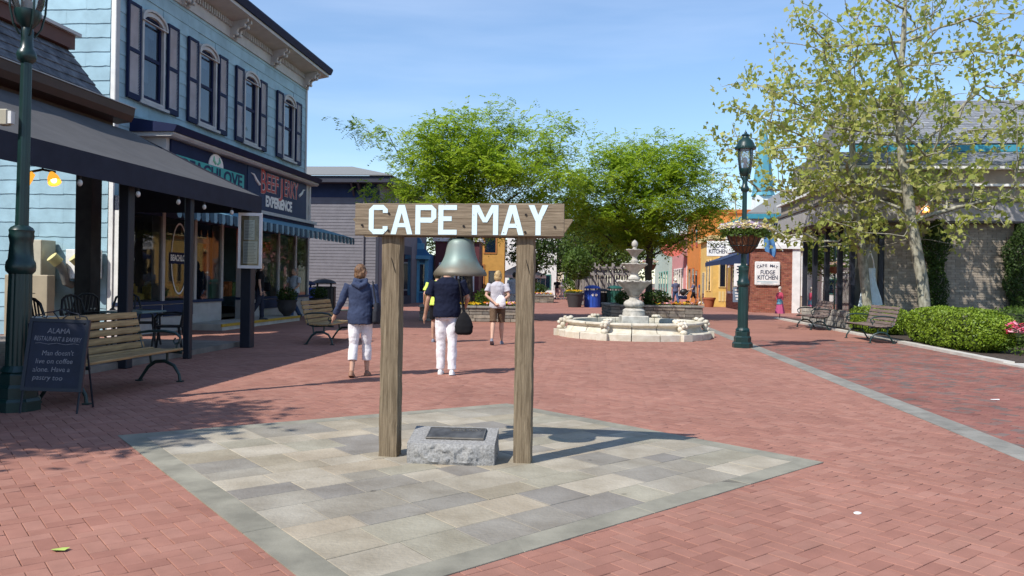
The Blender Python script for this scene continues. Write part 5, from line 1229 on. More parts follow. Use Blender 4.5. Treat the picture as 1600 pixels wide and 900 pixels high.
b = MB(); b.lathe([(.17, .765), (.235, .80), (.265, .86), (.255, .92), (.20, .97), (.13, 1.0), (.115, 1.06), (.14, 1.09), (.16, 1.10)], 56, mod=gad); b.build('bulb_stem', m_fst2, ft, smooth=40)
def bowl(z0, z1, r0, r1, lobes, name):
    b = MB(); n = lobes*8; sc2 = lambda i, a: 1+(.055 if i in (4, 5, 6) else .03)*abs(math.sin(lobes*a/2)); h = z1-z0
    prof = [(r0, z0), (r0*1.25, z0+h*.12), (r1*.62, z0+h*.45), (r1*.85, z0+h*.72), (r1*.97, z0+h*.86), (r1*1.02, z0+h*.94), (r1, z1), (r1*.9, z1-h*.06), (r1*.6, z1-h*.3), (.02, z1-h*.45)]
    b.lathe(prof, n, mod=sc2)
    for v in range(len(b.v)):
        x, y, z = b.v[v]; rr = math.hypot(x, y)
        if rr > r1*.88: b.v[v] = (x, y, z-.03*(r1/.5)*(abs(math.sin(lobes*math.atan2(y, x)/2))))
    return b.build(name, m_fst2, ft, smooth=40)
bowl(1.10, 1.53, .14, .46, 14, 'lower_bowl')
b = MB(); b.lathe([(.13, 1.40), (.14, 1.52), (.17, 1.55), (.17, 1.60), (.12, 1.63), (.10, 1.68), (.115, 1.72)], 24); b.build('stem', m_fst2, ft, smooth=40)
bowl(1.71, 1.99, .10, .335, 12, 'middle_bowl')
b = MB(); b.lathe([(.09, 1.90), (.10, 1.99), (.115, 2.02), (.11, 2.06), (.075, 2.09), (.065, 2.14), (.08, 2.17)], 24); b.build('stem', m_fst2, ft, smooth=40)
bowl(2.16, 2.37, .07, .225, 10, 'top_bowl')
b = MB(); b.lathe([(.05, 2.30), (.06, 2.38), (.045, 2.42), (.075, 2.46), (.085, 2.51), (.07, 2.56), (.035, 2.60), (.005, 2.625)], 24, mod=lambda i, a: 1+.06*abs(math.sin(6*a))); b.build('finial', m_fst2, ft, smooth=40)

# ------------------------------------------------------------ stone planters
m_ledge = mat('ledge_stone', (.80, .80, .80), .9, var=.25, scale=6, bump=.6, bscale=40, piece=.16, ramp=[(.30,.255,.20),(.24,.21,.17),(.36,.31,.24),(.20,.18,.155),(.28,.25,.21)])
m_cap = mat('planter_cap', (.25, .235, .205), .85, var=.2, scale=5, bump=.3, bscale=50, piece=.1)
def planter(label, x0, x1, y0, y1, h, rz=0.0):
    cx, cy = (x0+x1)/2, (y0+y1)/2; t = thing('stone_planter', label, 'planter', (cx, cy, 0), rz, 'stone planters in the plaza'); w, d = (x1-x0)/2, (y1-y0)/2
    b = MB(); b.box(-w+.06, -d+.06, 0, w-.06, d-.06, h-.10); b.build('core', m_joint_g, t); b = MB(); b.box(-w+.2, -d+.2, h-.1, w-.2, d-.2, h-.03); b.build('soil', m_soil, t)
    nr_ = 4; rh = (h-.08)/nr_
    for r in range(nr_):
        for side in range(3):
            Ls = 2*w if side == 0 else 2*d; s0 = -Ls/2
            while s0 < Ls/2-.01:
                ln = min(random.uniform(.28, .75), Ls/2-s0)
                if Ls/2-s0-ln < .15: ln = Ls/2-s0
                b = MB().rnd(); o_ = random.uniform(0, .03); z0, z1 = r*rh+.006, (r+1)*rh-.006
                if side == 0: b.cbox(s0+.006, -d-o_, z0, s0+ln-.006, -d+.10, z1, .010)
                elif side == 1: b.cbox(-w-o_, s0+.006, z0, -w+.1, s0+ln-.006, z1, .010)
                else: b.cbox(w-.1, s0+.006, z0, w+o_, s0+ln-.006, z1, .010)
                b.build('stone', m_ledge, t); s0 += ln
    s0 = -w-.05
    while s0 < w+.04:
        ln = min(random.uniform(.8, 1.2), w+.05-s0)
        for yy in (-d-.06, d-.24): b = MB().rnd(); b.cbox(s0+.004, yy, h-.078, s0+ln-.004, yy+.30, h, .010); b.build('cap_stone', m_cap, t)
        s0 += ln
    for xx in (-w-.05, w-.25):
        b = MB().rnd(); b.cbox(xx, -d+.245, h-.0775, xx+.30, d-.245, h-.001, .010); b.build('cap_stone', m_cap, t)
    return t
planter('stone planter with yellow flowers under the left locust tree', -3.2, .25, 28.0, 31.0, .56)
planter('stone planter under the right locust tree behind the fountain', 3.85, 7.4, 31.0, 34.0, .60)
planter('small far stone planter right of the right timber post', -.3, 2.85, 54.3, 57.0, .55)

# ------------------------------------------------------------ bins, pots, trellis, tent
def slat_bin(label, loc, bodym, lidm, dots=False, s=1.0):
    t = thing('litter_bin', label, 'bin', loc, R(10), 'litter bins with domed lids', s)
    b = MB(); b.lathe([(.40, .06), (.40, .90)], 12); b.build('liner', m_dark, t)
    for k in range(16): a = 2*math.pi*k/16; o = MB(); o.cbox(-.078, -.022, .05, .078, .022, .92, .008); o = o.build('slat', bodym, t); o.location = (.44*math.cos(a), .44*math.sin(a), 0); o.rotation_euler = (0, 0, a+math.pi/2)
    b = MB(); b.lathe([(.46, .0), (.46, .05), (.42, .06)], 24); b.lathe([(.44, .92), (.48, .93), (.48, .97), (.44, .98)], 24); b.build('hoop', bodym, t)
    b = MB()
    for k in range(4): a = k*math.pi/2+.8; b.tube([(.38*math.cos(a), .38*math.sin(a), .95), (.38*math.cos(a), .38*math.sin(a), 1.10)], .03, 6)
    b.lathe([(.47, 1.08), (.48, 1.12), (.42, 1.19), (.25, 1.26), (.0005, 1.29)], 24); b.build('lid', lidm, t, smooth=40)
    if dots:
        for sx in (-1, 1): b = MB(); b.prism([(sx*.10+.075*math.cos(2*math.pi*i/10), -.475, .72+.075*math.sin(2*math.pi*i/10)) for i in range(10)], (0, .006, 0)); b.build('round_mark', m_white, t)
    return t
m_bblue = paint('bin_blue', (.026, .080, .40), .45); m_bgreen = paint('bin_green', (.012, .075, .055), .45); m_bblack = paint('bin_black', (.012, .013, .015), .4)
slat_bin('bright blue slatted bin with domed lid behind the fountain', (4.67, 46.4, 0), m_bblue, m_bblue, True)
slat_bin('dark green slatted bin with domed lid behind the fountain', (6.05, 47.0, 0), m_bgreen, m_bgreen)
slat_bin('small black bin between the blue and the green one', (5.38, 47.6, 0), m_bblack, m_bblack, s=.85)
slat_bin('dark blue bin with domed lid against the grey clapboard wall', (-8.9, 34.2, 0), m_bblue, m_navy, s=1.05)
slat_bin('black bin beside the dark blue one at the grey clapboard wall', (-8.35, 35.6, 0), m_bblack, m_bblack, s=1.1)
m_potd = paint('dark_grey_pot', (.045, .043, .045), .6); m_terra = paint('terracotta', (.33, .10, .045), .75)
def pot(name, label, loc, prof, m_, cat='pot'):
    t = thing(name, label, cat, loc, 0); b = MB(); b.lathe(prof, 28); b.build('pot_body', m_, t, smooth=40); b = MB(); b.lathe([(.001, prof[-1][1]), (prof[-1][0], prof[-1][1])], 20); b.build('soil', m_soil, t); return t
pot('flower_pot', 'dark grey tapered pot with yellow flowers left of the blue bin', (3.62, 45.9, 0), [(.0, 0), (.36, 0), (.50, .72), (.53, .73), (.53, .82), (.49, .83), (.48, .74)], m_potd)
pot('flower_pot', 'small terracotta pot at the corner of the yellow shop', rf(50.6, -.5), [(.0, 0), (.26, 0), (.36, .48), (.40, .49), (.40, .60), (.36, .60), (.35, .52)], m_terra)
UP = [(.0, 0), (.20, 0), (.20, .05), (.12, .09), (.09, .16), (.13, .22), (.25, .34), (.31, .50), (.30, .62), (.34, .68), (.35, .71), (.31, .71), (.29, .64)]
pot('urn', 'dark urn with trimmed shrub in front of the shop window', (-7.43, 26.45, 0), UP, m_potd, 'urn')
pot('urn', 'dark urn with trimmed shrub at the far corner of the blue shop', (-7.15, 29.6, 0), UP, m_potd, 'urn')
tr = thing('wooden_trellis', 'grey weathered wooden screen with pergola top behind the bins', 'trellis', (4.0, 49.5, 0), R(-4))
m_grw = mat('grey_wood', (.25, .225, .205), .9, var=.25, scale=4, stretch=(6, 6, .6), piece=.12)
for i in range(21): b = MB().rnd(); b.cbox(.16*i, 0, .05, .16*i+.135, .03, 2.25, .004); b.build('board', m_grw, tr)
for x in (0, 1.1, 2.2, 3.3): b = MB(); b.cbox(x-.06, -.12, 0, x+.06, -.002, 2.65, .006); b.build('post', m_grw, tr)
for z in (.5, 1.9, 2.3): b = MB(); b.cbox(-.15, -.16, z, 3.5, -.122, z+.12, .005); b.build('rail', m_grw, tr)
for i in range(8): b = MB(); b.cbox(.45*i-.02, -.9, 2.42, .45*i+.03, .6, 2.56, .005); b.build('rafter', m_grw, tr)
for i in range(5): b = MB(); b.bar((.3+.6*i, -.20, 2.4), (.75+.6*i, -.20, 1.0), .06, .04, (0, 1, 0)); b.build('brace', m_grw, tr)
tn = thing('white_tent', 'white peaked market tent at the far end behind the right post', 'tent', (.75, 67, 0), R(6))
b = MB(); b.add([(-1.9, -1.5, 1.95), (1.9, -1.5, 1.95), (1.9, 1.5, 1.95), (-1.9, 1.5, 1.95), (0, 0, 2.95)], [(0, 1, 4), (1, 2, 4), (2, 3, 4), (3, 0, 4)]); b.build('roof', m_white, tn)
for (xa, ya, xb, yb) in ((-1.9, -1.5, 1.9, -1.5), (1.9, -1.5, 1.9, 1.5), (-1.9, 1.5, -1.9, -1.5)): b = MB(); b.bar((xa, ya, 1.83), (xb, yb, 1.83), .01, .24); b.build('valance', m_white, tn)
for sx in (-1, 1):
    for sy in (-1, 1): b = MB(); b.tube([(sx*1.85, sy*1.45, 0), (sx*1.85, sy*1.45, 1.95)], .03, 6); b.build('pole', m_greytrim, tn)
# stroller pushed along the right side
stl = thing('stroller', 'dark baby stroller pushed by the woman in navy', 'stroller', (12.05, 56.2, 0), R(90))
b = MB(); b.cbox(-.22, -.25, .35, .22, .35, .6, .06); b.build('seat', m_navy, stl); b = MB(); b.ell((0, -.05, .85), (.24, .32, .25), 12, 8); b.build('hood', m_bblack, stl, smooth=50)
b = MB(); b.tube([(-.2, .3, .3), (-.2, -.5, 1.05), (.2, -.5, 1.05), (.2, .3, .3)], .02, 6); b.build('handle_frame', m_bblack, stl)
for sx in (-1, 1):
    for yy in (-.3, .4): b = MB(); b.tube([(sx*.22-.02, yy, .13), (sx*.22+.02, yy, .13)], .13, 12); b.build('wheel', m_bblack, stl)
# bits on the paving
b = MB(); b.add([(-.045, 0, .006), (-.01, -.03, .012), (.04, -.02, .008), (.05, .015, .014), (.005, .03, .007)], [(0, 1, 2, 3, 4)]); o = b.build('fallen_leaf', mat('leaf_lime', (.42, .52, .12), .7)); o.location = (-2.35, 4.19, .001); tag(o, 'lime green fallen leaf on the bricks at lower left', 'leaf')
b = MB(); b.lathe([(0.0005, .004), (.02, .005), (.026, .003), (.027, .0)], 12, mod=lambda i, a: 1+.2*math.sin(2*a)); o = b.build('paper_scrap', m_white); o.location = (2.23, 5.11, .002); tag(o, 'small white scrap on the bricks at lower right', 'litter')
for (x, y, lab) in ((5.9, 8.9, 'white paper scrap on the darker walkway near the right edge'), (6.3, 10.4, 'second white paper scrap further up the darker walkway')):
    b = MB(); b.add([(-.06, -.02, .003), (.05, -.025, .004), (.07, .02, .01), (-.04, .03, .004)], [(0, 1, 2, 3)]); o = b.build('paper_scrap', m_white); o.location = (x, y, .003); tag(o, lab, 'litter')
# ------------------------------------------------------------ trees and plants
def leaf_quads(P, size, aspect=0.5, normal=None, flat=0.0, rng=RNG, droop=0.0):
    P = np.asarray(P, dtype=np.float64); n = len(P)
    a = rng.normal(size=(n, 3)); a[:, 2] = a[:, 2]*(1-flat) - droop; a /= np.linalg.norm(a, axis=1)[:, None]+1e-9
    w = rng.normal(size=(n, 3))
    if normal is not None: w = w*.55 + np.asarray(normal)*1.0
    if flat: w[:, 2] += flat*2.0
    b = np.cross(w, a); b /= np.linalg.norm(b, axis=1)[:, None]+1e-9
    s = (size*(0.65+0.7*rng.random(n)))[:, None]
    V = np.stack([P-a*s*.5, P+b*s*aspect*.5-a*s*.05, P+a*s*.5, P-b*s*aspect*.5-a*s*.05], 1).reshape(-1, 3)
    return V, np.arange(4*n).reshape(n, 4)
def palm_leaves(P, size, rng=RNG):
    # broad three-lobed leaf: a kite with two side points, six corners as one polygon
    P = np.asarray(P, dtype=np.float64); n = len(P)
    a = rng.normal(size=(n, 3)); a[:, 2] -= .7; a /= np.linalg.norm(a, axis=1)[:, None]
    w = rng.normal(size=(n, 3)); b = np.cross(w, a); b /= np.linalg.norm(b, axis=1)[:, None]
    s = (size*(0.6+0.8*rng.random(n)))[:, None]; k = np.cross(a, b)*s*.12
    pts = [(-.45, 0, 0), (-.10, .5, 1), (.08, .2, 0), (.5, 0, 1), (.08, -.2, 0), (-.10, -.5, 1)]
    V = np.stack([P+a*s*x+b*s*y+k*z for x, y, z in pts], 1).reshape(-1, 3)
    return V, np.arange(6*n).reshape(n, 6)
class Tree:
    def __init__(s, trunk, fork):
        s.pos = [Vector(p) for p in trunk]; s.par = [-1]+list(range(len(trunk)-1)); s.paths = [list(range(len(trunk)))]; s.fork = fork; s.plen = [0]*len(trunk)
        for i in range(1, len(trunk)): s.plen[i] = s.plen[i-1] + (s.pos[i]-s.pos[i-1]).length*.3
        s.tips = []
    def grow(s, targets, rg, up=.18, jit=.10, pen=.35, seg=.3):
        base = s.pos[s.fork]; targets = sorted([Vector(t) for t in targets], key=lambda t: (t-base).length)
        arr = np.array([p[:] for p in s.pos]); pl = np.array(s.plen)
        for t in targets:
            tv = np.array(t[:]); d = np.linalg.norm(arr-tv, axis=1); sc = d*(1+.6*(arr[:, 2] > tv[2]+.2)) + pen*pl; sc[:s.fork] = 1e9
            i = int(np.argmin(sc)); p0 = s.pos[i]; dv = t-p0; L_ = dv.length
            if L_ < .12: continue
            mid = p0+dv*.5 + Vector((rg.uniform(-1, 1), rg.uniform(-1, 1), rg.uniform(-.4, 1)+up*4))*L_*jit
            n = max(2, int(L_/seg)); path = [i]
            for k in range(1, n+1):
                q = k/n; p = p0*(1-q)**2 + mid*2*q*(1-q) + t*q*q + Vector((rg.uniform(-1, 1), rg.uniform(-1, 1), rg.uniform(-1, 1)))*.03*(1 if k < n else 0)
                s.pos.append(p); s.par.append(path[-1]); s.plen.append(s.plen[path[-1]]+L_/n); path.append(len(s.pos)-1)
            arr = np.vstack([arr, np.array([s.pos[j][:] for j in path[1:]])]); pl = np.append(pl, [s.plen[j] for j in path[1:]])
            s.paths.append(path); s.tips.append((path[-1], path))
    def wood(s, r0, rtip, name, m_, parent, sides=6):
        n = len(s.pos); cnt = np.zeros(n)
        for (tip, _) in s.tips: cnt[tip] += 1
        for i in range(n-1, 0, -1):
            if s.par[i] >= 0: cnt[s.par[i]] += cnt[i]
        tot = max(1, cnt[0]); ex = math.log(r0/rtip)/math.log(max(2, tot)); rad = rtip*np.maximum(cnt, 1)**ex
        b = MB()
        for pi, path in enumerate(s.paths):
            rr = [float(rad[j]) for j in path]
            if pi > 0: rr[0] = min(rr[0], rr[1]*1.25)
            if pi == 0:
                zt = [s.pos[j].z for j in path]; rr = [max(r, r0*(1-.05*k/len(rr))) if z < s.pos[s.fork].z else r for k, (r, z) in enumerate(zip(rr, zt))]; rr[0] *= 1.25
            else: rr[-1] = rtip*.6
            b.tube([s.pos[j] for j in path], rr, 10 if pi == 0 else sides, caps=False)
        return b.build(name, m_, parent, smooth=80)
def envelope(n, c, r, rg, keep=lambda p: True, shell=.45, sep=.0):
    out = []
    tries = 0
    while len(out) < n and tries < n*60:
        tries += 1
        d = Vector((rg.gauss(0, 1), rg.gauss(0, 1), rg.gauss(0, 1))).normalized(); q = rg.uniform(shell**3, 1)**(1/3)
        q *= 1+.16*mnoise.noise(d*2.3+Vector(c)) + .10*mnoise.noise(d*5+Vector(c))
        p = Vector((c[0]+d.x*r[0]*q, c[1]+d.y*r[1]*q, c[2]+d.z*r[2]*q))
        if keep(p) and (not sep or all((p-o).length > sep for o in out)): out.append(p)
    return out
m_bark = mat('locust_bark', (.055, .043, .034), .9, var=.35, scale=8, bump=.6, bscale=20, stretch=(3, 3, .6))
m_locust = mat('locust_leaf', (.98, .98, .98), .6, var=.10, scale=1.2, piece=.12, transl=.5, spec=.3, ramp=[(.290,.400,.026),(.245,.350,.024),(.330,.435,.036),(.205,.310,.022),(.310,.410,.046)])
m_darkleaf = mat('dark_green_leaf', (.85, .85, .85), .6, var=.2, scale=1.0, piece=.15, transl=.35, spec=.35, ramp=[(.045,.085,.015),(.060,.115,.018),(.035,.068,.014),(.075,.13,.022)])
m_midleaf = mat('mid_green_leaf', (.85, .85, .85), .6, var=.2, scale=1.0, piece=.15, transl=.4, spec=.35, ramp=[(.085,.145,.018),(.105,.175,.020),(.065,.115,.016),(.12,.19,.03)])
m_syc = mat('plane_leaf', (.98, .98, .98), .6, var=.15, scale=1.4, piece=.14, transl=.5, spec=.3, ramp=[(.43,.455,.11),(.36,.405,.09),(.50,.51,.17),(.30,.36,.075),(.48,.47,.16)])
m_sycbark = mat('plane_bark', (.235, .215, .155), .85, var=.35, scale=6, col2=(.42, .40, .31), bump=.3, bscale=25, stretch=(1.6, 1.6, .7))
m_sycbranch = mat('plane_branch', (.19, .155, .12), .85, var=.3, scale=8, col2=(.31, .27, .21))

def fronds(tree, rg, per, flen, leafn, lsize, spread=.35):
    # feathery compound leaves around each twig end
    P = []; A = []; B = []
    for tip, path in tree.tips:
        for k in range(per):
            j = path[-1-rg.randrange(min(3, len(path)))]; o = tree.pos[j] + Vector((rg.gauss(0, spread), rg.gauss(0, spread), rg.gauss(0, spread*.45)))
            d = Vector((rg.gauss(0, 1), rg.gauss(0, 1), rg.gauss(-.15, .35))).normalized(); side = d.cross(Vector((rg.gauss(0, .35), rg.gauss(0, .35), 1))).normalized(); L_ = flen*rg.uniform(.7, 1.3)
            for q in range(leafn):
                t = (q+.5)/leafn; base = o+d*L_*t+Vector((0, 0, -.10*t*t*L_/.3))
                for sd in (-1, 1): P.append((base+side*sd*lsize*.5)[:]); A.append((side*sd*.85+d*.35)[:]); B.append(d[:])
    P, A, B = np.array(P), np.array(A), np.array(B); A /= np.linalg.norm(A, axis=1)[:, None]
    nrm = RNG.normal(size=A.shape)*.35+np.array([0, 0, 1.0]); W_ = np.cross(nrm, A); W_ /= np.linalg.norm(W_, axis=1)[:, None]
    s = (lsize*(.7+.6*RNG.random(len(P))))[:, None]
    V = np.stack([P-A*s*.5, P+W_*s*.26, P+A*s*.5, P-W_*s*.26], 1).reshape(-1, 3); n = len(P)
    return V, np.arange(4*n).reshape(n, 4), np.repeat(RNG.random(n//(2*leafn)+1), 2*leafn)[:n]
def locust(label, loc, c, r, extra, n, seed, low):
    rg = random.Random(seed); t = thing('locust_tree', label, 'tree', loc, 0, 'locust trees in the planters')
    tk = [(0, 0, .3), (.02, 0, 1.0), (-.02, .03, 1.7), (.03, 0, 2.3), (.0, .02, 2.9), (.05, 0, 3.5), (0, 0, 4.2)]
    T = Tree(tk, 3); keep = lambda p: p.z > low + .45*max(0, 1.6-math.hypot(p.x, p.y))
    big = [Vector((r[0]*.5*math.cos(a), r[1]*.5*math.sin(a), c[2]+rg.uniform(-.3, .9))) for a in [k*math.pi/4+rg.uniform(-.3, .3) for k in range(8)]]
    T.grow(big, rg, up=.1, jit=.12, pen=.1); T.grow(envelope(n, c, r, rg, keep, .35) + [Vector(e) for e in extra], rg, up=.05)
    T.wood(.15, .008, 'trunk', m_bark, t, 5)
    V, F, rn = fronds(T, rg, 30, .36, 6, .105, .34)
    np_mesh('crown', V, F, m_locust, t, rn)
    return t
ex1 = [(-4.4, -.3, 7.0), (-4.0, -.2, 6.75), (-3.6, -.2, 6.5), (-3.1, .1, 6.7), (.7, 0, 7.85), (.3, .2, 7.6), (2.9, 0, 7.4), (3.7, .3, 7.45), (3.5, .2, 7.0), (3.1, -.3, 6.6), (-3.4, -.6, 4.3), (-3.9, -.4, 4.6), (-2.6, -.8, 3.7), (1.4, .1, 7.6), (3.6, -.2, 6.0), (-1.0, 0, 7.3), (3.4, -.3, 5.2)]
locust('bright green locust tree in the left stone planter behind the sign', (-1.6, 29.4, .2), (.50, 0, 5.15), (3.6, 3.1, 2.45), ex1, 270, 21, 2.55)
ex2 = [(-3.2, -.2, 5.0), (-3.0, 0, 4.3), (-2.3, 0, 7.3), (3.2, 0, 4.8), (3.0, .2, 5.6), (.3, 0, 7.5), (1.9, .1, 7.3), (-2.6, -.4, 3.2), (-2.0, -.6, 2.7), (-3.1, -.3, 3.6), (-1.0, 0, 7.2), (2.9, -.3, 3.6), (3.3, -.4, 3.0)]
locust('bright green locust tree behind the fountain, left of the lamp', (5.55, 32.5, .2), (-.25, 0, 4.85), (3.35, 2.9, 2.5), ex2, 265, 33, 2.25)

# two plane trees in the bed on the right
def plane_tree(label, loc, tk, fork, c, r, n, seed, r0, extra=(), low=2.6, per=16):
    rg = random.Random(seed); t = thing('plane_tree', label, 'tree', loc, 0, 'plane trees in the right bed')
    T = Tree(tk, fork); keep = lambda p: p.z > low
    big = []
    for k in range(13):
        a = k*2.4+rg.uniform(-.3, .3); z = 3.0+k*.5; big.append(Vector((c[0]*.6+r[0]*.55*math.cos(a), r[1]*.55*math.sin(a), z+1.2)))
    T.grow([b_ for b_ in big if b_.z > low], rg, up=.02, jit=.08, pen=.05); T.grow(envelope(n, c, r, rg, keep, .25)+[Vector(e) for e in extra], rg, up=.02, jit=.09, pen=.25)
    T.wood(r0, .0105, 'trunk', m_sycbark, t, 5)
    P = []; rn = []
    for tip, path in T.tips:
        if rg.random() < .10: continue
        q0 = rg.random(); dens = rg.uniform(.35, 1.6)
        for k in range(int(per*dens)):
            j = path[max(0, len(path)-1-int(abs(rg.gauss(0, 1.6))))]; P.append((T.pos[j]+Vector((rg.gauss(0, .17), rg.gauss(0, .17), rg.gauss(-.05, .15))))[:]); rn.append((q0+rg.random()*.4) % 1)
    V, F = palm_leaves(P, .172); np_mesh('crown', V, F, m_syc, t, rn)
    return t
plane_tree('tall sparse plane tree with pale trunk behind the near bench', (12.45, 24.0, 0), [(0, 0, 0), (-.05, 0, .8), (-.15, 0, 1.7), (-.34, 0, 2.6), (-.50, 0, 3.4), (-.62, .0, 4.3), (-.78, 0, 5.2), (-.88, 0, 6.0), (-.90, 0, 6.9), (-.92, 0, 7.8), (-.82, 0, 8.8), (-.8, 0, 9.8), (-.7, 0, 11.0)], 4, (-.4, 0, 7.4), (4.8, 3.0, 5.0), 400, 51, .165,
    [(-4.8, -.6, 7.0), (-4.6, -.4, 7.6), (-4.0, 0, 9.3), (3.2, 0, 8.0), (3.3, -.5, 5.0), (2.8, 0, 4.0), (-3.4, -.8, 3.4), (-2.4, -1.0, 3.0), (-1.3, -1.2, 2.9), (.9, -1.0, 2.8), (2.0, -.6, 3.2)])
plane_tree('sparse plane tree with mottled trunk beside the display windows', (11.4, 25.5, 0), [(0, 0, 0), (-.06, 0, .8), (-.15, 0, 1.6), (-.27, 0, 2.6), (-.38, 0, 3.6), (-.5, 0, 4.6), (-.6, 0, 5.6), (-.66, 0, 6.5), (-.7, 0, 7.6), (-.75, 0, 8.6), (-.7, 0, 9.5)], 3, (-1.6, -.2, 5.9), (3.6, 2.6, 3.7), 250, 57, .145,
    [(-4.9, -.5, 4.0), (-4.7, -.3, 4.8), (-4.4, -.6, 3.4), (-4.9, -.2, 5.6), (-5.1, 0, 6.3), (-3.8, -.8, 3.1), (-3.0, -.9, 2.95), (-2.2, -1, 2.9), (-1.2, -1.0, 3.0), (-4.6, .2, 7.2)])
# street tree just outside the left edge, whose crown shades the corner
def leafy_tree(label, loc, h, c, r, n, seed, m_, per=60, lsize=.14, r0=.12, name='leafy_tree', group=None, low=.8):
    rg = random.Random(seed); t = thing(name, label, 'tree', loc, 0, group)
    T = Tree([(0, 0, 0), (.02, .01, h*.25), (-.02, 0, h*.45), (.02, .02, h*.62)], 1)
    T.grow(envelope(n, c, r, rg, lambda p: p.z > low, .3), rg); T.wood(r0, .01, 'trunk', m_bark, t, 5)
    P = []; rn = []
    for tip, path in T.tips:
        q0 = rg.random()
        for k in range(per): P.append((T.pos[tip]+Vector((rg.gauss(0, .26), rg.gauss(0, .26), rg.gauss(0, .20)))*(r[0]/2.0+.3))[:]); rn.append((q0+rg.random()*.3) % 1)
    V, F = leaf_quads(P, lsize, .55); np_mesh('crown', V, F, m_, t, rn); return t
leafy_tree('street tree beyond the left edge that shades the near left corner', (-8.5, 4.1, 0), 5.5, (0, 0, 5.4), (1.7, 1.7, 1.3), 120, 61, m_midleaf, 110, .17, name='street_tree', low=3.8)
for lab, loc, c, r, n, sd, m_, ls in (
    ('dark green leafy tree far behind the right post', (1.9, 66, 0), (0, 0, 4.6), (2.2, 2.2, 2.6), 70, 71, m_darkleaf, .26),
    ('dark green leafy tree beyond the pot, centre of the far street', (6.3, 75, 0), (0, 0, 5.0), (2.6, 2.4, 3.0), 80, 72, m_darkleaf, .28),
    ('mid green bushy tree over the wooden trellis', (6.6, 58, 0), (0, 0, 4.6), (2.8, 2.2, 2.4), 90, 73, m_midleaf, .24),
    ('dark tree far down the street between the tent and the trellis', (8.5, 84, 0), (0, 0, 6), (3.4, 2.6, 3.4), 80, 74, m_darkleaf, .32),
    ('dark tree at the far end behind the white building', (-6, 100, 0), (0, 0, 7), (4.5, 3, 4.2), 90, 75, m_darkleaf, .4),
    ('tall dark tree closing the far end of the street', (6, 108, 0), (0, 0, 7), (5.5, 3, 5), 110, 76, m_darkleaf, .42),
    ('far dark tree right of the street end', (17, 112, 0), (0, 0, 6.5), (5, 3, 4.6), 90, 77, m_darkleaf, .42)):
    leafy_tree(lab, loc, c[2], c, r, n, sd, m_, 60, ls, .16, 'street_tree', 'trees down the far street', low=1.6)
def bush(name, label, loc, r, n, m_, lsize, cat='shrub', group=None, flat=.2, stems=True, lift=0.0):
    t = thing(name, label, cat, loc, 0, group)
    d = RNG.normal(size=(n, 3)); d /= np.linalg.norm(d, axis=1)[:, None]; q = (.45+.55*RNG.random(n)**.5)[:, None]
    wob = np.array([1+.18*mnoise.noise(Vector(v)*2.2+Vector(loc)) for v in d])[:, None]
    P = d*q*wob*np.array(r); P[:, 2] += r[2]*.92; P[:, 2] = np.maximum(P[:, 2], .02)+lift
    V, F = leaf_quads(P, lsize, .55, normal=d); np_mesh('foliage', V, F, m_, t, RNG.random(n))
    if stems:
        b = MB()
        for k in range(7): a = k*.9; b.tube([(.03*math.cos(a), .03*math.sin(a), -.02), (r[0]*.4*math.cos(a), r[1]*.4*math.sin(a), r[2]*1.0+lift)], [.014+.01*lift, .006], 5)
        b.build('stem', m_bark, t)
    return t
bush('small_tree', 'light green small tree growing in the grey pot left of the blue bin', (3.75, 45.9, .85), (.95, .9, .95), 2400, m_midleaf, .16, 'tree', lift=.75)
G_ = 'shrubs in the stone planters'
bush('shrub', 'round green shrub in the left planter, right of the bell', (-.75, 28.75, .5), (.62, .5, .36), 1300, m_midleaf, .09, group=G_)
bush('shrub', 'round green shrub at the left end of the left planter', (-2.6, 28.9, .5), (.55, .5, .34), 1100, m_darkleaf, .09, group=G_)
bush('shrub', 'dark round shrub in the right planter below the locust trunk', (5.75, 31.9, .54), (.62, .5, .34), 1700, m_darkleaf, .09, group=G_)
bush('shrub', 'dark shrub behind the fountain column in the right planter', (4.6, 32.0, .54), (.5, .45, .32), 1200, m_darkleaf, .09, group=G_)
bush('shrub', 'low shrub in the far planter', (1.4, 55.6, .5), (1.1, .8, .45), 1300, m_darkleaf, .14, group=G_)
bush('shrub', 'clipped green ball in the urn before the shop window', (-7.43, 26.45, .66), (.34, .34, .24), 800, m_darkleaf, .07)
bush('shrub', 'clipped green ball in the urn at the far corner of the blue shop', (-7.15, 29.6, .66), (.34, .34, .24), 800, m_darkleaf, .07)
bush('shrub', 'leafy bush beside the wooden trellis', (4.2, 50.5, 0), (1.0, .8, 1.2), 1700, m_midleaf, .16)

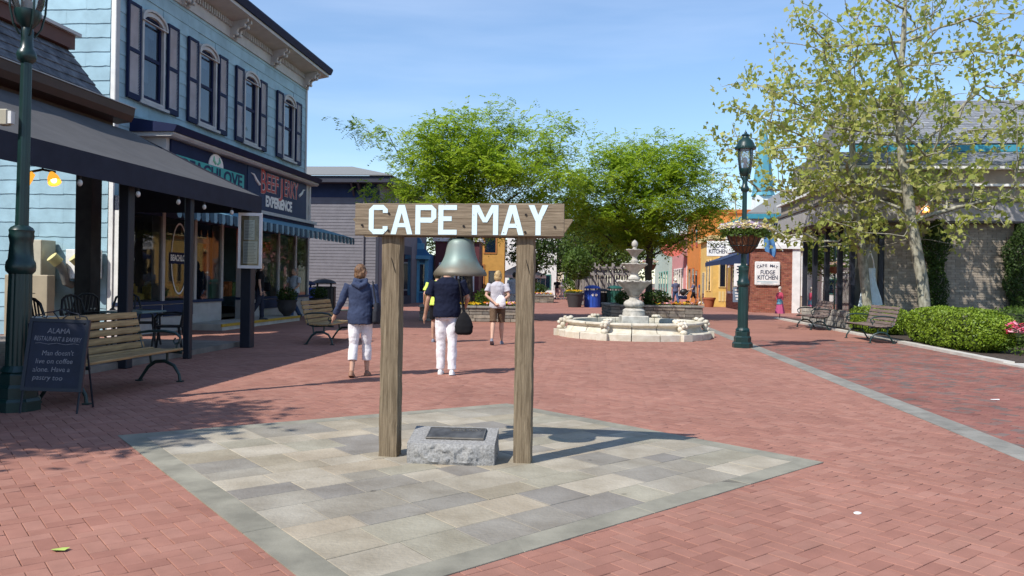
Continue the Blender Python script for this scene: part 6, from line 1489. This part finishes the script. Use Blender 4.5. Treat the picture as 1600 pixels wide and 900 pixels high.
def hedge(label, u0, u1, w0, w1, h, m_, n, lsize, seed):
    t = thing('hedge', label, 'hedge', rf((u0+u1)/2, (w0+w1)/2, .03), ROT, 'clipped hedges in the right bed')
    A_, B_ = (u1-u0)/2, (w1-w0)/2
    def surf(d):
        e = 4.0; k = (abs(d[0]/A_)**e+abs(d[1]/B_)**e+abs(d[2]/(h/2))**e)**(-1/e)
        return d*k
    d = RNG.normal(size=(n, 3))*np.array([A_, B_, h/2]); S_ = np.array([surf(v) for v in d])
    wob = np.array([mnoise.noise(Vector(v)*2.6+Vector((seed, 0, 0)))*.07+mnoise.noise(Vector(v)*6)*.035 for v in S_])
    nr_ = S_/np.array([A_, B_, h/2])**2; nr_ /= np.linalg.norm(nr_, axis=1)[:, None]
    P = S_+nr_*(wob-RNG.random(n)*.09+.02)[:, None]; P[:, 2] += h/2; P[:, 2] = np.maximum(P[:, 2], .02)
    V, F = leaf_quads(P, lsize, .6, normal=nr_); np_mesh('foliage', V, F, m_, t, RNG.random(n))
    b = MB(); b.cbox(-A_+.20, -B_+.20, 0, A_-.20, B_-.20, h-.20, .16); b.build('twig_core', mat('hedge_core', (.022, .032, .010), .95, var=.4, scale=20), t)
m_box = mat('boxwood_leaf', (.88, .88, .88), .5, var=.2, scale=1.6, piece=.16, transl=.25, spec=.4, ramp=[(.215,.315,.020),(.245,.350,.026),(.175,.265,.018),(.275,.370,.034),(.13,.210,.016)])
hedge('big rounded light green hedge beside the near right bench', 17.4, 21.5, .30, 1.42, .92, m_box, 20000, .062, 3)
hedge('low green hedge row behind the big hedge', 19.6, 21.6, 2.1, 8.0, .98, m_midleaf, 15000, .065, 5)
hedge('short green hedge between the two right benches', 23.4, 26.3, .35, 1.5, .80, m_box, 8000, .062, 8)
def column_ivy(label, x0, x1, y, z1, n):
    t = thing('climbing_evergreen', label, 'evergreen', ((x0+x1)/2, y, .04), R(-5.7), 'evergreens climbing the taupe wall'); hw = (x1-x0)/2
    z = RNG.random(n)*z1; th = RNG.random(n)*2*math.pi; env = hw*(.80+.2*np.sin(z*2.1+x0)+.15*np.sin(z*5.3))*np.where(z > z1-.7, (z1-z+.12)/.82, 1.0); q = RNG.random(n)**.4
    P = np.stack([np.cos(th)*env*q, np.sin(th)*.24*q-.05, z], 1)
    V, F = leaf_quads(P, .085, .55, normal=np.stack([np.cos(th)*.6, -np.ones(n), 0*z+.2], 1)); np_mesh('foliage', V, F, m_darkleaf, t, RNG.random(n))
    b = MB()
    for k in range(4): b.tube([(hw*.3*(k-1.5), 0, 0), (hw*.4*(k-1.5), .05, z1*.9)], [.02, .008], 5)
    b.build('stem', m_bark, t)
def wall_y(x): return rf(26.7, .68).y - (x - rf(26.7, .68).x)*.1 - .28
for lab, a, b_, z in (('tall climbing evergreen on the taupe wall behind the pale trunk', 13.2, 14.25, 3.6), ('broad climbing evergreen on the taupe wall left of the right edge', 15.75, 16.75, 3.5), ('climbing evergreen on the taupe wall at the right edge of the picture', 17.15, 18.0, 3.4)):
    column_ivy(lab, a, b_, wall_y((a+b_)/2), z, 5200)
def flowers(name, label, loc, rx, ry, h, n, cols, cat='flowers', fs=.045, lift=0.0, green=m_midleaf, group=None):
    t = thing(name, label, cat, loc, 0, group); k = n*3
    a, q = RNG.random(k)*6.283, RNG.random(k)**.5; P = np.stack([np.cos(a)*q*rx, np.sin(a)*q*ry, lift*(1-q)+RNG.random(k)*h*.8], 1)
    V, F = leaf_quads(P, .075, .5); np_mesh('leaves', V, F, green, t, RNG.random(k))
    per = n//len(cols)
    for ci, (cn_, cc) in enumerate(cols):
        b = MB()
        a, q = RNG.random(per)*6.283, RNG.random(per)**.5
        for i in range(per):
            c_ = Vector((math.cos(a[i])*q[i]*rx, math.sin(a[i])*q[i]*ry, lift*(1-q[i])+h*(.75+.4*RNG.random()))); s_ = fs*(.7+.6*RNG.random()); m_r = Matrix.Rotation(RNG.random()*1.2-.6, 3, 'X') @ Matrix.Rotation(RNG.random()*1.2-.6, 3, 'Y')
            pts = []
            for j in range(10): an = 2*math.pi*j/10; rr = s_*(1.0 if j % 2 else .55); pts.append(c_+m_r @ Vector((rr*math.cos(an), rr*math.sin(an), .012 if j % 2 else 0)))
            b.add([c_+Vector((0, 0, .008))]+pts, [(0, 1+j, 1+(j+1) % 10) for j in range(10)])
        b.build('blossoms', mat(cn_, cc, .7, var=.15, scale=20, transl=.2), t, kind='stuff')
    return t
YL = ('blossom_yellow', (.75, .50, .02)); OR_ = ('blossom_orange', (.75, .26, .03)); PK = ('blossom_pink', (.66, .10, .20)); WT = ('blossom_white', (.78, .76, .72)); LV = ('blossom_lilac', (.50, .36, .58)); RD = ('blossom_red', (.55, .03, .07)); CY = ('blossom_cream', (.72, .62, .28)); LP = ('blossom_light_pink', (.75, .38, .42))
flowers('flower_bed', 'yellow and orange flowers along the front of the left planter', (-.3, 28.35, .5), .75, .22, .16, 90, [YL, OR_, LP], fs=.07)
flowers('flower_bed', 'yellow green flowers at the middle of the left planter', (-1.7, 28.4, .5), .6, .22, .14, 60, [YL], fs=.065)
flowers('flower_bed', 'orange yellow and pink flowers on the right planter behind the fountain', (6.5, 31.4, .54), .85, .22, .14, 90, [OR_, YL, LP], fs=.07)
flowers('flower_bed', 'orange flowers in the far planter right of the post', (1.9, 54.7, .5), .9, .25, .16, 70, [OR_, YL, LP], fs=.10)
flowers('flower_bed', 'yellow flowers round the rim of the dark grey pot', (3.62, 45.9, .80), .5, .5, .16, 80, [YL], fs=.075)
flowers('flower_bed', 'pink and red flowers at the right edge beyond the big hedge', (11.15, 17.1, .04), .55, .6, .60, 150, [PK, RD, LP], fs=.06)
# hanging basket on the right lamp
hb = thing('hanging_basket', 'round coir hanging basket of white and lilac flowers on the right lamp', 'flower basket', (5.33, 18.43, 2.16), 0, None, .88)
b = MB(); b.lathe([(.07, .0), (.20, .05), (.33, .20), (.41, .40), (.425, .47), (.40, .48), (.07, .47)], 32); b.build('coir_liner', mat('coir', (.135, .062, .030), .95, var=.35, scale=25, bump=.6, bscale=60), hb, smooth=40)
b = MB()
for k in range(16): a = 2*math.pi*k/16; b.tube([(r*math.cos(a), r*math.sin(a), z) for r, z in ((.075, 0), (.21, .05), (.34, .20), (.42, .40), (.435, .47))], .008, 5)
for r, z in ((.345, .20), (.437, .47)): b.tube([(r*math.cos(2*math.pi*k/24), r*math.sin(2*math.pi*k/24), z) for k in range(25)], .009, 5)
b.build('wire_frame', m_iron, hb)
fl_ = flowers('basket_flowers', 'mass of white cream and lilac flowers filling the hanging basket', (5.33, 18.43, 2.52), .60, .60, .24, 480, [WT, CY, LV, WT, CY], fs=.05, lift=.16)
hb2 = thing('hanging_basket', 'far hanging basket with pale flowers below the right locust tree', 'flower basket', (8.05, 47, 2.15), 0); b = MB(); b.lathe([(.05, 0), (.3, .1), (.42, .4), (.05, .42)], 20); b.build('coir_liner', MATS['coir'], hb2, smooth=40)
b = MB(); b.tube([(0, 0, -2.15), (0, 0, 1.9)], .06, 8); b.build('lamp_pole', m_lampgreen, hb2)
flowers('basket_flowers', 'pale flowers in the far hanging basket', (8.05, 47, 2.5), .6, .6, .2, 90, [WT, CY, LP], fs=.08, lift=.15)
# ------------------------------------------------------------ people
def skin_mat(name, c): return mat(name, c, .55, var=.08, scale=12, spec=.35)
m_skin = skin_mat('skin_fair', (.52, .31, .22)); m_skin2 = skin_mat('skin_tan', (.44, .25, .17))
def cloth(name, c, **k): return mat(name, c, .9, var=.10, scale=10, bump=.25, bscale=25, spec=.15, coords='O', **k)
TEX = bpy.data.textures.new('wrinkle', 'CLOUDS'); TEX.noise_scale = .13; TEX.noise_depth = 2
TEXH = bpy.data.textures.new('hair_clump', 'CLOUDS'); TEXH.noise_scale = .04
def skinned(b, name, m_, parent, vox, wrinkle=0.0, tex=TEX, sm=4):
    o = b.build(name, m_, parent)
    r_ = o.modifiers.new('r', 'REMESH'); r_.mode = 'VOXEL'; r_.voxel_size = vox; r_.use_smooth_shade = True
    s_ = o.modifiers.new('s', 'SMOOTH'); s_.iterations = sm; s_.factor = .5
    if wrinkle:
        d_ = o.modifiers.new('d', 'DISPLACE'); d_.texture = tex; d_.strength = wrinkle; d_.mid_level = .5; d_.texture_coords = 'LOCAL'
    return o
def ering(c, rx, ry, n=16, tilt=0.0):
    return [(c[0]+rx*math.cos(2*math.pi*k/n), c[1]+ry*math.sin(2*math.pi*k/n), c[2]+tilt*math.sin(2*math.pi*k/n)) for k in range(n)]
def hand(b, w, d, side, s=1.0, curl=.5):
    # palm, four unequal bent fingers, thumb from the side of the palm near its base; d = direction of the hand
    d = Vector(d).normalized(); fw = Vector((0, 1, 0)); fw = (fw-d*fw.dot(d)).normalized(); sd = d.cross(fw)*side   # fw: front edge (thumb side)
    w = Vector(w); palm = w+d*.045*s
    b.tube([w-d*.02, w+d*.01, w+d*.05*s, w+d*.085*s], [.026*s, .027*s, .032*s, .026*s], 8)
    for i, ln in enumerate((.068, .078, .072, .056)):
        o = w+d*.08*s+fw*(.027-.018*i)*s; k = o+d*ln*.5*s - sd*.012*curl; e = k+(d*(1-.5*curl)-sd*.6*curl).normalized()*ln*.5*s
        b.tube([o, k, e], [.0095*s, .009*s, .0075*s], 6)
    o = w+d*.025*s+fw*.024*s; k = o+(d*.6+fw*.7).normalized()*.035*s; e = k+(d*.95+fw*.15-sd*.2).normalized()*.032*s
    b.tube([o, k, e], [.012*s, .0105*s, .0085*s], 6)
def person(label, loc, face, h, top, bot, shoe, hair, skin=m_skin, stride=(18, -14), knee=(6, 24), arms=None, sleeve=.45, legcov=1.0, hem=.88, vox=.011, hairlen=.0, female=True, hood=False, headturn=0.0, skirt=False, loose=.016, top_name='shirt', bot_name='trousers', hat=None, group=None, curl=.4):
    s = h/1.70; t = thing('person', label, 'person', loc, R(face), group, s)
    hw = .090 if female else .085
    legs = []
    for i, sx in enumerate((-1, 1)):
        a, k = R(stride[i]), R(knee[i]); hip = Vector((sx*hw, 0, .90)); kn = hip+Vector((0, .42*math.sin(a), -.42*math.cos(a))); an = kn+Vector((sx*.005, .41*math.sin(a-k), -.41*math.cos(a-k))); legs.append((hip, kn, an, a-k))
    low = min(l[2].z for l in legs)-.075
    dz = Vector((0, 0, -low))
    legs = [(a+dz, b_+dz, c_+dz, q) for a, b_, c_, q in legs]; Z = -low
    sw = .185 if female else .205
    if arms is None: arms = [(Vector((-1, .05, 0)), 14, 8), (Vector((1, -.05, 0)), 10, 10)]
    AR = []
    for i, sx in enumerate((-1, 1)):
        sh = Vector((sx*sw, -.005, 1.395+Z)); A_ = arms[i]; el, wr = sh+Vector(A_[0]), sh+Vector(A_[1]); AR.append((sh, el, wr))
    # body: one continuous skin mesh
    b = MB()
    b.loft([ering((0, y, z+Z), rx, ry) for z, rx, ry, y in ((.84, .10, .08, -.005), (.92, .155, .10, -.01), (1.02, .145, .095, 0), (1.12, .132, .09, .005), (1.25, .15, .10, 0), (1.36, .165, .095, -.01), (1.42, .12, .075, -.015), (1.46, .058, .055, -.012), (1.53, .052, .052, .0))])
    for (hip, kn, an, q) in legs:
        b.tube([hip+Vector((0, 0, .04)), hip.lerp(kn, .35), hip.lerp(kn, .8), kn, kn.lerp(an, .28)+Vector((0, -.012, 0)), kn.lerp(an, .7), an], [.088, .083, .06, .053, .056, .040, .034], 12)
    for (sh, el, wr), sx in zip(AR, (-1, 1)):
        b.tube([sh, sh.lerp(el, .5), el, el.lerp(wr, .35), wr], [.050, .043, .037, .036, .025], 10); hand(b, wr, (wr-el), sx, 1.0, curl)
    HR = Matrix.Rotation(R(-headturn), 3, 'Z'); hc = Vector((0, .018, 1.585+Z))
    hp = lambda x, y, z: hc + HR @ Vector((x, y, z))
    b.ell(hc, (.074, .092, .112), 16, 12, rot=HR); b.ell(hp(0, .028, -.055), (.052, .055, .055), 12, 8); b.tube([hp(0, .085, .015), hp(0, .112, -.022)], [.010, .016], 8)
    for sx in (-1, 1): b.ell(hp(sx*.076, -.002, -.005), (.010, .02, .032), 8, 6)
    b.ell(hp(0, .092, -.062), (.022, .008, .006), 8, 6)
    body = skinned(b, 'body', skin, t, vox, sm=2)
    for sx in (-1, 1): e = MB(); e.ell(hp(sx*.030, .083, .012), (.013, .008, .007), 8, 6); e.build('eye', m_dark, t)
    # top
    b = MB(); L_ = loose
    rows_ = [(hem, .172+L_*.6, .118+L_*.6, -.008), (.96, .165+L_, .112+L_, -.006), (1.06, .150+L_, .104+L_, .0), (1.16, .146+L_, .102+L_, .003), (1.27, .158+L_, .108+L_, 0), (1.36, .172+L_*.7, .102+L_*.7, -.01), (1.415, .135, .085, -.015), (1.455, .075, .068, -.012)]
    rows_ = [r for r in rows_ if r[0] >= hem]
    if not female: rows_ = [(z, rx*1.07, ry*1.08, y) for z, rx, ry, y in rows_]
    b.loft([ering((0, y, z+Z), rx, ry, 20) for z, rx, ry, y in rows_])
    for (sh, el, wr) in AR:
        if sleeve <= .6: e = sh.lerp(el, sleeve*1.6); b.tube([sh+Vector((0, 0, .005)), sh.lerp(e, .5), e], [.068, .066, .062+L_*.4], 12)
        else: e = el.lerp(wr, (sleeve-.6)/.4*.93); b.tube([sh+Vector((0, 0, .005)), sh.lerp(el, .5), el, el.lerp(e, .5), e], [.068, .062, .056, .050, .044], 12)
    if hood: b.tube([(-.085, -.05, 1.45+Z), (-.09, -.105, 1.41+Z), (0, -.13, 1.36+Z), (.09, -.105, 1.41+Z), (.085, -.05, 1.45+Z)], [.03, .045, .055, .045, .03], 10); b.tube([(-.07, .05, 1.47+Z), (-.085, -.04, 1.47+Z), (0, -.09, 1.45+Z), (.085, -.04, 1.47+Z), (.07, .05, 1.47+Z)], .028, 8)
    skinned(b, top_name, top, t, vox, .034)
    # bottoms
    b = MB(); b.loft([ering((0, y, z+Z), rx, ry, 20) for z, rx, ry, y in ((.82, .15, .11, -.01), (.90, .176, .125, -.012), (.98, .168, .118, -.006), (1.03, .155, .108, 0))])
    for (hip, kn, an, q) in legs:
        pts = [hip+Vector((0, 0, .03)), hip.lerp(kn, .4), hip.lerp(kn, .85), kn, kn.lerp(an, .35), kn.lerp(an, .75), kn.lerp(an, 1.0)]; rr = [.098, .092, .078, .072, .072, .064, .062]; cut = legcov*2
        P, Q = [pts[0]], [rr[0]]
        ts = [0, .4, .85, 1, 1.35, 1.75, 2.0]
        for j in range(1, 7):
            if ts[j] <= cut+1e-6: P.append(pts[j]); Q.append(rr[j])
            else:
                f_ = (cut-ts[j-1])/(ts[j]-ts[j-1]); P.append(pts[j-1].lerp(pts[j], f_)); Q.append(rr[j-1]+(rr[j]-rr[j-1])*f_ + (.012 if legcov < .8 else .004)); break
        b.tube(P, Q, 14)
    skinned(b, bot_name, bot, t, vox, .026)
    # shoes
    for (hip, kn, an, q) in legs:
        b = MB(); pit = max(-.75, min(.5, q*1.0)) if q < 0 else q*.4; RX = Matrix.Rotation(pit, 3, 'X'); o = an
        P_ = lambda x, y, z: o+RX @ Vector((x, y, z))
        b.loft([[P_(x*w, y, -.078+z*hh) for x, z in ((-1, 0), (-1, .5), (-.6, 1), (.6, 1), (1, .5), (1, 0))] for y, w, hh in ((-.075, .022, .05), (-.06, .034, .075), (0, .038, .085), (.07, .044, .06), (.13, .045, .045), (.175, .030, .03))]); b.build('shoe', shoe, t, smooth=60)
    # hair
    b = MB(); b.ell(hp(0, -.020, .022), (.086, .094, .106), 16, 12, rot=HR)
    if hairlen: b.ell(hp(0, -.050, -.045), (.086, .062, .075+hairlen), 14, 10, rot=HR); b.ell(hp(-.07, -.01, -.02), (.022, .05, .07), 10, 8); b.ell(hp(.07, -.01, -.02), (.022, .05, .07), 10, 8)
    else: b.ell(hp(0, -.045, -.03), (.072, .055, .07), 14, 10, rot=HR)
    if hat is None: skinned(b, 'hair', hair, t, vox*.8, .016, TEXH, 2)
    else:
        skinned(b, 'hair', hair, t, vox*.8, .01, TEXH, 2); b = MB(); b.ell(hp(0, -.012, .055), (.092, .102, .085), 14, 8); b.ell(hp(0, .08, .045), (.07, .07, .012), 12, 6); b.build('cap', hat, t, smooth=60)
    return t
V3 = lambda x, y, z: (x, y, z)
hang = lambda sx, f=.02, out=.05: ((sx*out, -.02, -.285), (sx*(out+.02), f, -.54))
m_hairb = mat('hair_auburn', (.13, .062, .030), .6, var=.4, scale=30, col2=(.24, .13, .065)); m_hairblond = mat('hair_blond', (.42, .28, .12), .6, var=.3, scale=30, col2=(.60, .43, .20)); m_hairdk = mat('hair_dark', (.025, .018, .014), .55, var=.3, scale=30); m_hairgrey = mat('hair_grey', (.28, .26, .24), .6, var=.3, scale=30)
m_sneak = paint('white_sneaker', (.72, .72, .72), .6); m_sandal = paint('tan_sandal', (.26, .13, .08), .6); m_dshoe = paint('dark_shoe', (.03, .03, .035), .5); m_gshoe = paint('grey_sneaker', (.20, .20, .24), .6)
c_navyhood = cloth('navy_hoodie', (.042, .056, .105)); c_white = cloth('white_cotton', (.76, .73, .74)); c_navytee = cloth('navy_tee', (.010, .013, .030)); c_lime = cloth('lime_tee', (.60, .78, .13)); c_black = cloth('black_cotton', (.012, .012, .014)); c_greytee = cloth('grey_tee', (.46, .44, .47)); c_brown = cloth('brown_cotton', (.125, .080, .050)); c_lav = cloth('lavender_shirt', (.48, .48, .58)); c_pale = cloth('pale_shorts', (.66, .60, .58)); c_jean = cloth('denim', (.05, .085, .17)); c_slate = cloth('slate_tee', (.09, .10, .17))
# 1 woman in navy hooded jacket (walking away, left arm out to the left)
person('woman in navy hooded jacket and white cropped trousers walking away', (-2.24, 11.87, 0), 2, 1.66, c_navyhood, c_white, m_sandal, m_hairb, stride=(-4, 10), knee=(14, 6),
       arms=[((-.10, -.03, -.26), (-.21, .06, -.47)), ((.06, -.03, -.28), (.10, .10, -.50))], sleeve=1.0, legcov=.80, hem=.80, hairlen=.01, hood=True, headturn=38, loose=.035, top_name='jacket', vox=.009)
# 2 man in navy polo
person('man in black navy polo shirt and white trousers, head hidden by the bell', (-.99, 12.28, 0), 0, 1.74, c_navytee, c_white, m_sneak, m_hairgrey, skin=m_skin2, stride=(5, -3), knee=(4, 5),
       arms=[((-.075, -.03, -.27), (-.125, .04, -.51)), ((.10, .05, -.25), (.06, .24, -.36))], sleeve=.50, hem=.86, female=False, loose=.034, vox=.009)
# 3 lime shirt
person('person in lime yellow shirt and black shorts ahead of the man in navy', (-1.72, 18.53, 0), 4, 1.68, c_lime, c_black, m_gshoe, m_hairdk, stride=(12, -10), knee=(5, 18), arms=[((-.09, -.03, -.26), (-.10, .12, -.44)), hang(1)], sleeve=.45, legcov=.42, loose=.03, female=False)
# 4 woman grey tee, hands behind the back
person('blond woman in grey tee and brown shorts with hands clasped behind her', (-.32, 18.24, 0), -3, 1.68, c_greytee, c_brown, m_gshoe, m_hairblond, stride=(-16, 12), knee=(14, 6),
       arms=[((-.075, -.075, -.26), (.125, -.19, -.42)), ((.075, -.075, -.26), (-.125, -.205, -.43))], sleeve=.42, legcov=.46, hem=.84, hairlen=.012, loose=.028, vox=.010, curl=.8, bot_name='shorts')
# 5 man lavender shirt
person('man in lavender shirt and pale shorts half hidden by the right post', (.10, 32.4, 0), 0, 1.80, c_lav, c_pale, m_dshoe, m_hairdk, stride=(8, -8), knee=(4, 10), arms=[hang(-1), hang(1)], female=False, legcov=.48, loose=.034, vox=.014, bot_name='shorts')
# 6 far couple
person('far walker in dark top beside the one in white', (3.72, 66, 0), 180, 1.74, c_black, cloth('mauve_skirt', (.30, .18, .18)), m_dshoe, m_hairdk, arms=[hang(-1), hang(1)], vox=.02, legcov=.5)
person('far walker dressed all in white down the street', (4.22, 66.6, 0), 180, 1.72, c_white, c_white, m_sneak, m_hairgrey, arms=[hang(-1), hang(1)], vox=.02)
# 7 right side walkers
person('man in slate shirt, jeans and white cap walking on the far right', (11.05, 54, 0), 10, 1.78, c_slate, c_jean, m_dshoe, m_hairgrey, arms=[hang(-1), hang(1)], female=False, vox=.018, hat=m_white, loose=.03)
person('woman in navy top pushing the stroller along the orange shop', (12.75, 56.2, 0), 90, 1.68, c_slate, c_black, m_sneak, m_hairdk, arms=[((-.03, .13, -.24), (.0, .36, -.30)), ((.03, .13, -.24), (.0, .36, -.30))], stride=(24, -22), knee=(5, 26), legcov=.5, vox=.018)
person('person in dark top standing between the orange and yellow shops', (13.75, 58.0, 0), 20, 1.72, c_slate, cloth('grey_shorts', (.22, .21, .20)), m_sneak, m_hairdk, arms=[hang(-1), hang(1)], vox=.018, legcov=.5)
# 8 people by the shop
person('dark haired woman in black top at the shop doorway with a bag', lf(7.3, 3.0, .17), -70, 1.72, c_black, cloth('dark_jeans', (.03, .035, .055)), m_dshoe, m_hairdk, arms=[hang(-1, .1, .08), hang(1)], hairlen=.10, vox=.013, stride=(8, -8))
person('man in pale shirt at the far shop window of the blue building', lf(11.0, 3.35, .0), 150, 1.80, cloth('pale_shirt', (.50, .54, .58)), c_jean, m_dshoe, m_hairgrey, arms=[((-.05, .06, -.26), (-.02, .22, -.38)), ((.05, .06, -.26), (.02, .22, -.38))], female=False, vox=.014)
# bags carried by people
bg_ = thing('shoulder_bag', 'black cloth shoulder bag at the right hip of the man in navy', 'bag', (-.72, 12.16, 0), 0)
b = MB(); b.loft([ering((0, 0, z), rx, ry, 14) for z, rx, ry in ((.62, .10, .03), (.66, .135, .055), (.75, .145, .065), (.85, .115, .055), (.93, .07, .035), (.97, .03, .02))]); skinned(b, 'bag_body', c_black, bg_, .011, .015)
b = MB(); b.tube([(-.01, 0, .95), (-.04, .02, 1.15), (-.07, .01, 1.35), (-.10, .06, 1.462), (-.10, .16, 1.46), (-.09, .24, 1.38), (-.03, .22, 1.1), (.01, .02, .95)], .013, 6); b.build('strap', c_black, bg_)
bg2 = thing('shoulder_bag', 'dark bag under the right arm of the woman in the navy jacket', 'bag', (-1.99, 11.83, 0), 0)
b = MB(); b.loft([ering((0, 0, z), rx, ry, 14) for z, rx, ry in ((.78, .05, .11), (.82, .065, .15), (.98, .06, .15), (1.10, .035, .11))]); skinned(b, 'bag_body', cloth('charcoal_bag', (.030, .032, .04)), bg2, .012, .012)
b = MB(); b.tube([(0, .09, 1.08), (-.03, .07, 1.25), (-.075, .03, 1.415), (-.05, -.08, 1.36), (0, -.09, 1.08)], .011, 6); b.build('strap', MATS['charcoal_bag'], bg2)
bg3 = thing('tote_bag', 'small white bag held behind the back of the blond woman', 'bag', (-.24, 18.02, 0), R(-10))
b = MB(); b.loft([ering((0, 0, z), rx, ry, 14) for z, rx, ry in ((.86, .06, .03), (.92, .12, .045), (1.04, .11, .04), (1.12, .05, .02))]); skinned(b, 'bag_body', c_white, bg3, .012, .02)
b = MB(); b.tube([(-.03, 0, 1.10), (-.02, .0, 1.19), (.03, 0, 1.10)], .008, 5); b.build('strap', c_white, bg3)
bg4 = thing('hand_bag', 'black bag on the shoulder of the dark haired woman at the shop', 'bag', lf(7.75, 3.0, .17), ROT)
b = MB(); b.cbox(-.06, -.15, .85, .06, .15, 1.12, .04); b.build('bag_body', c_black, bg4); b = MB(); b.tube([(0, -.12, 1.1), (-.1, -.03, 1.42), (0, .12, 1.1)], .012, 5); b.build('strap', c_black, bg4)
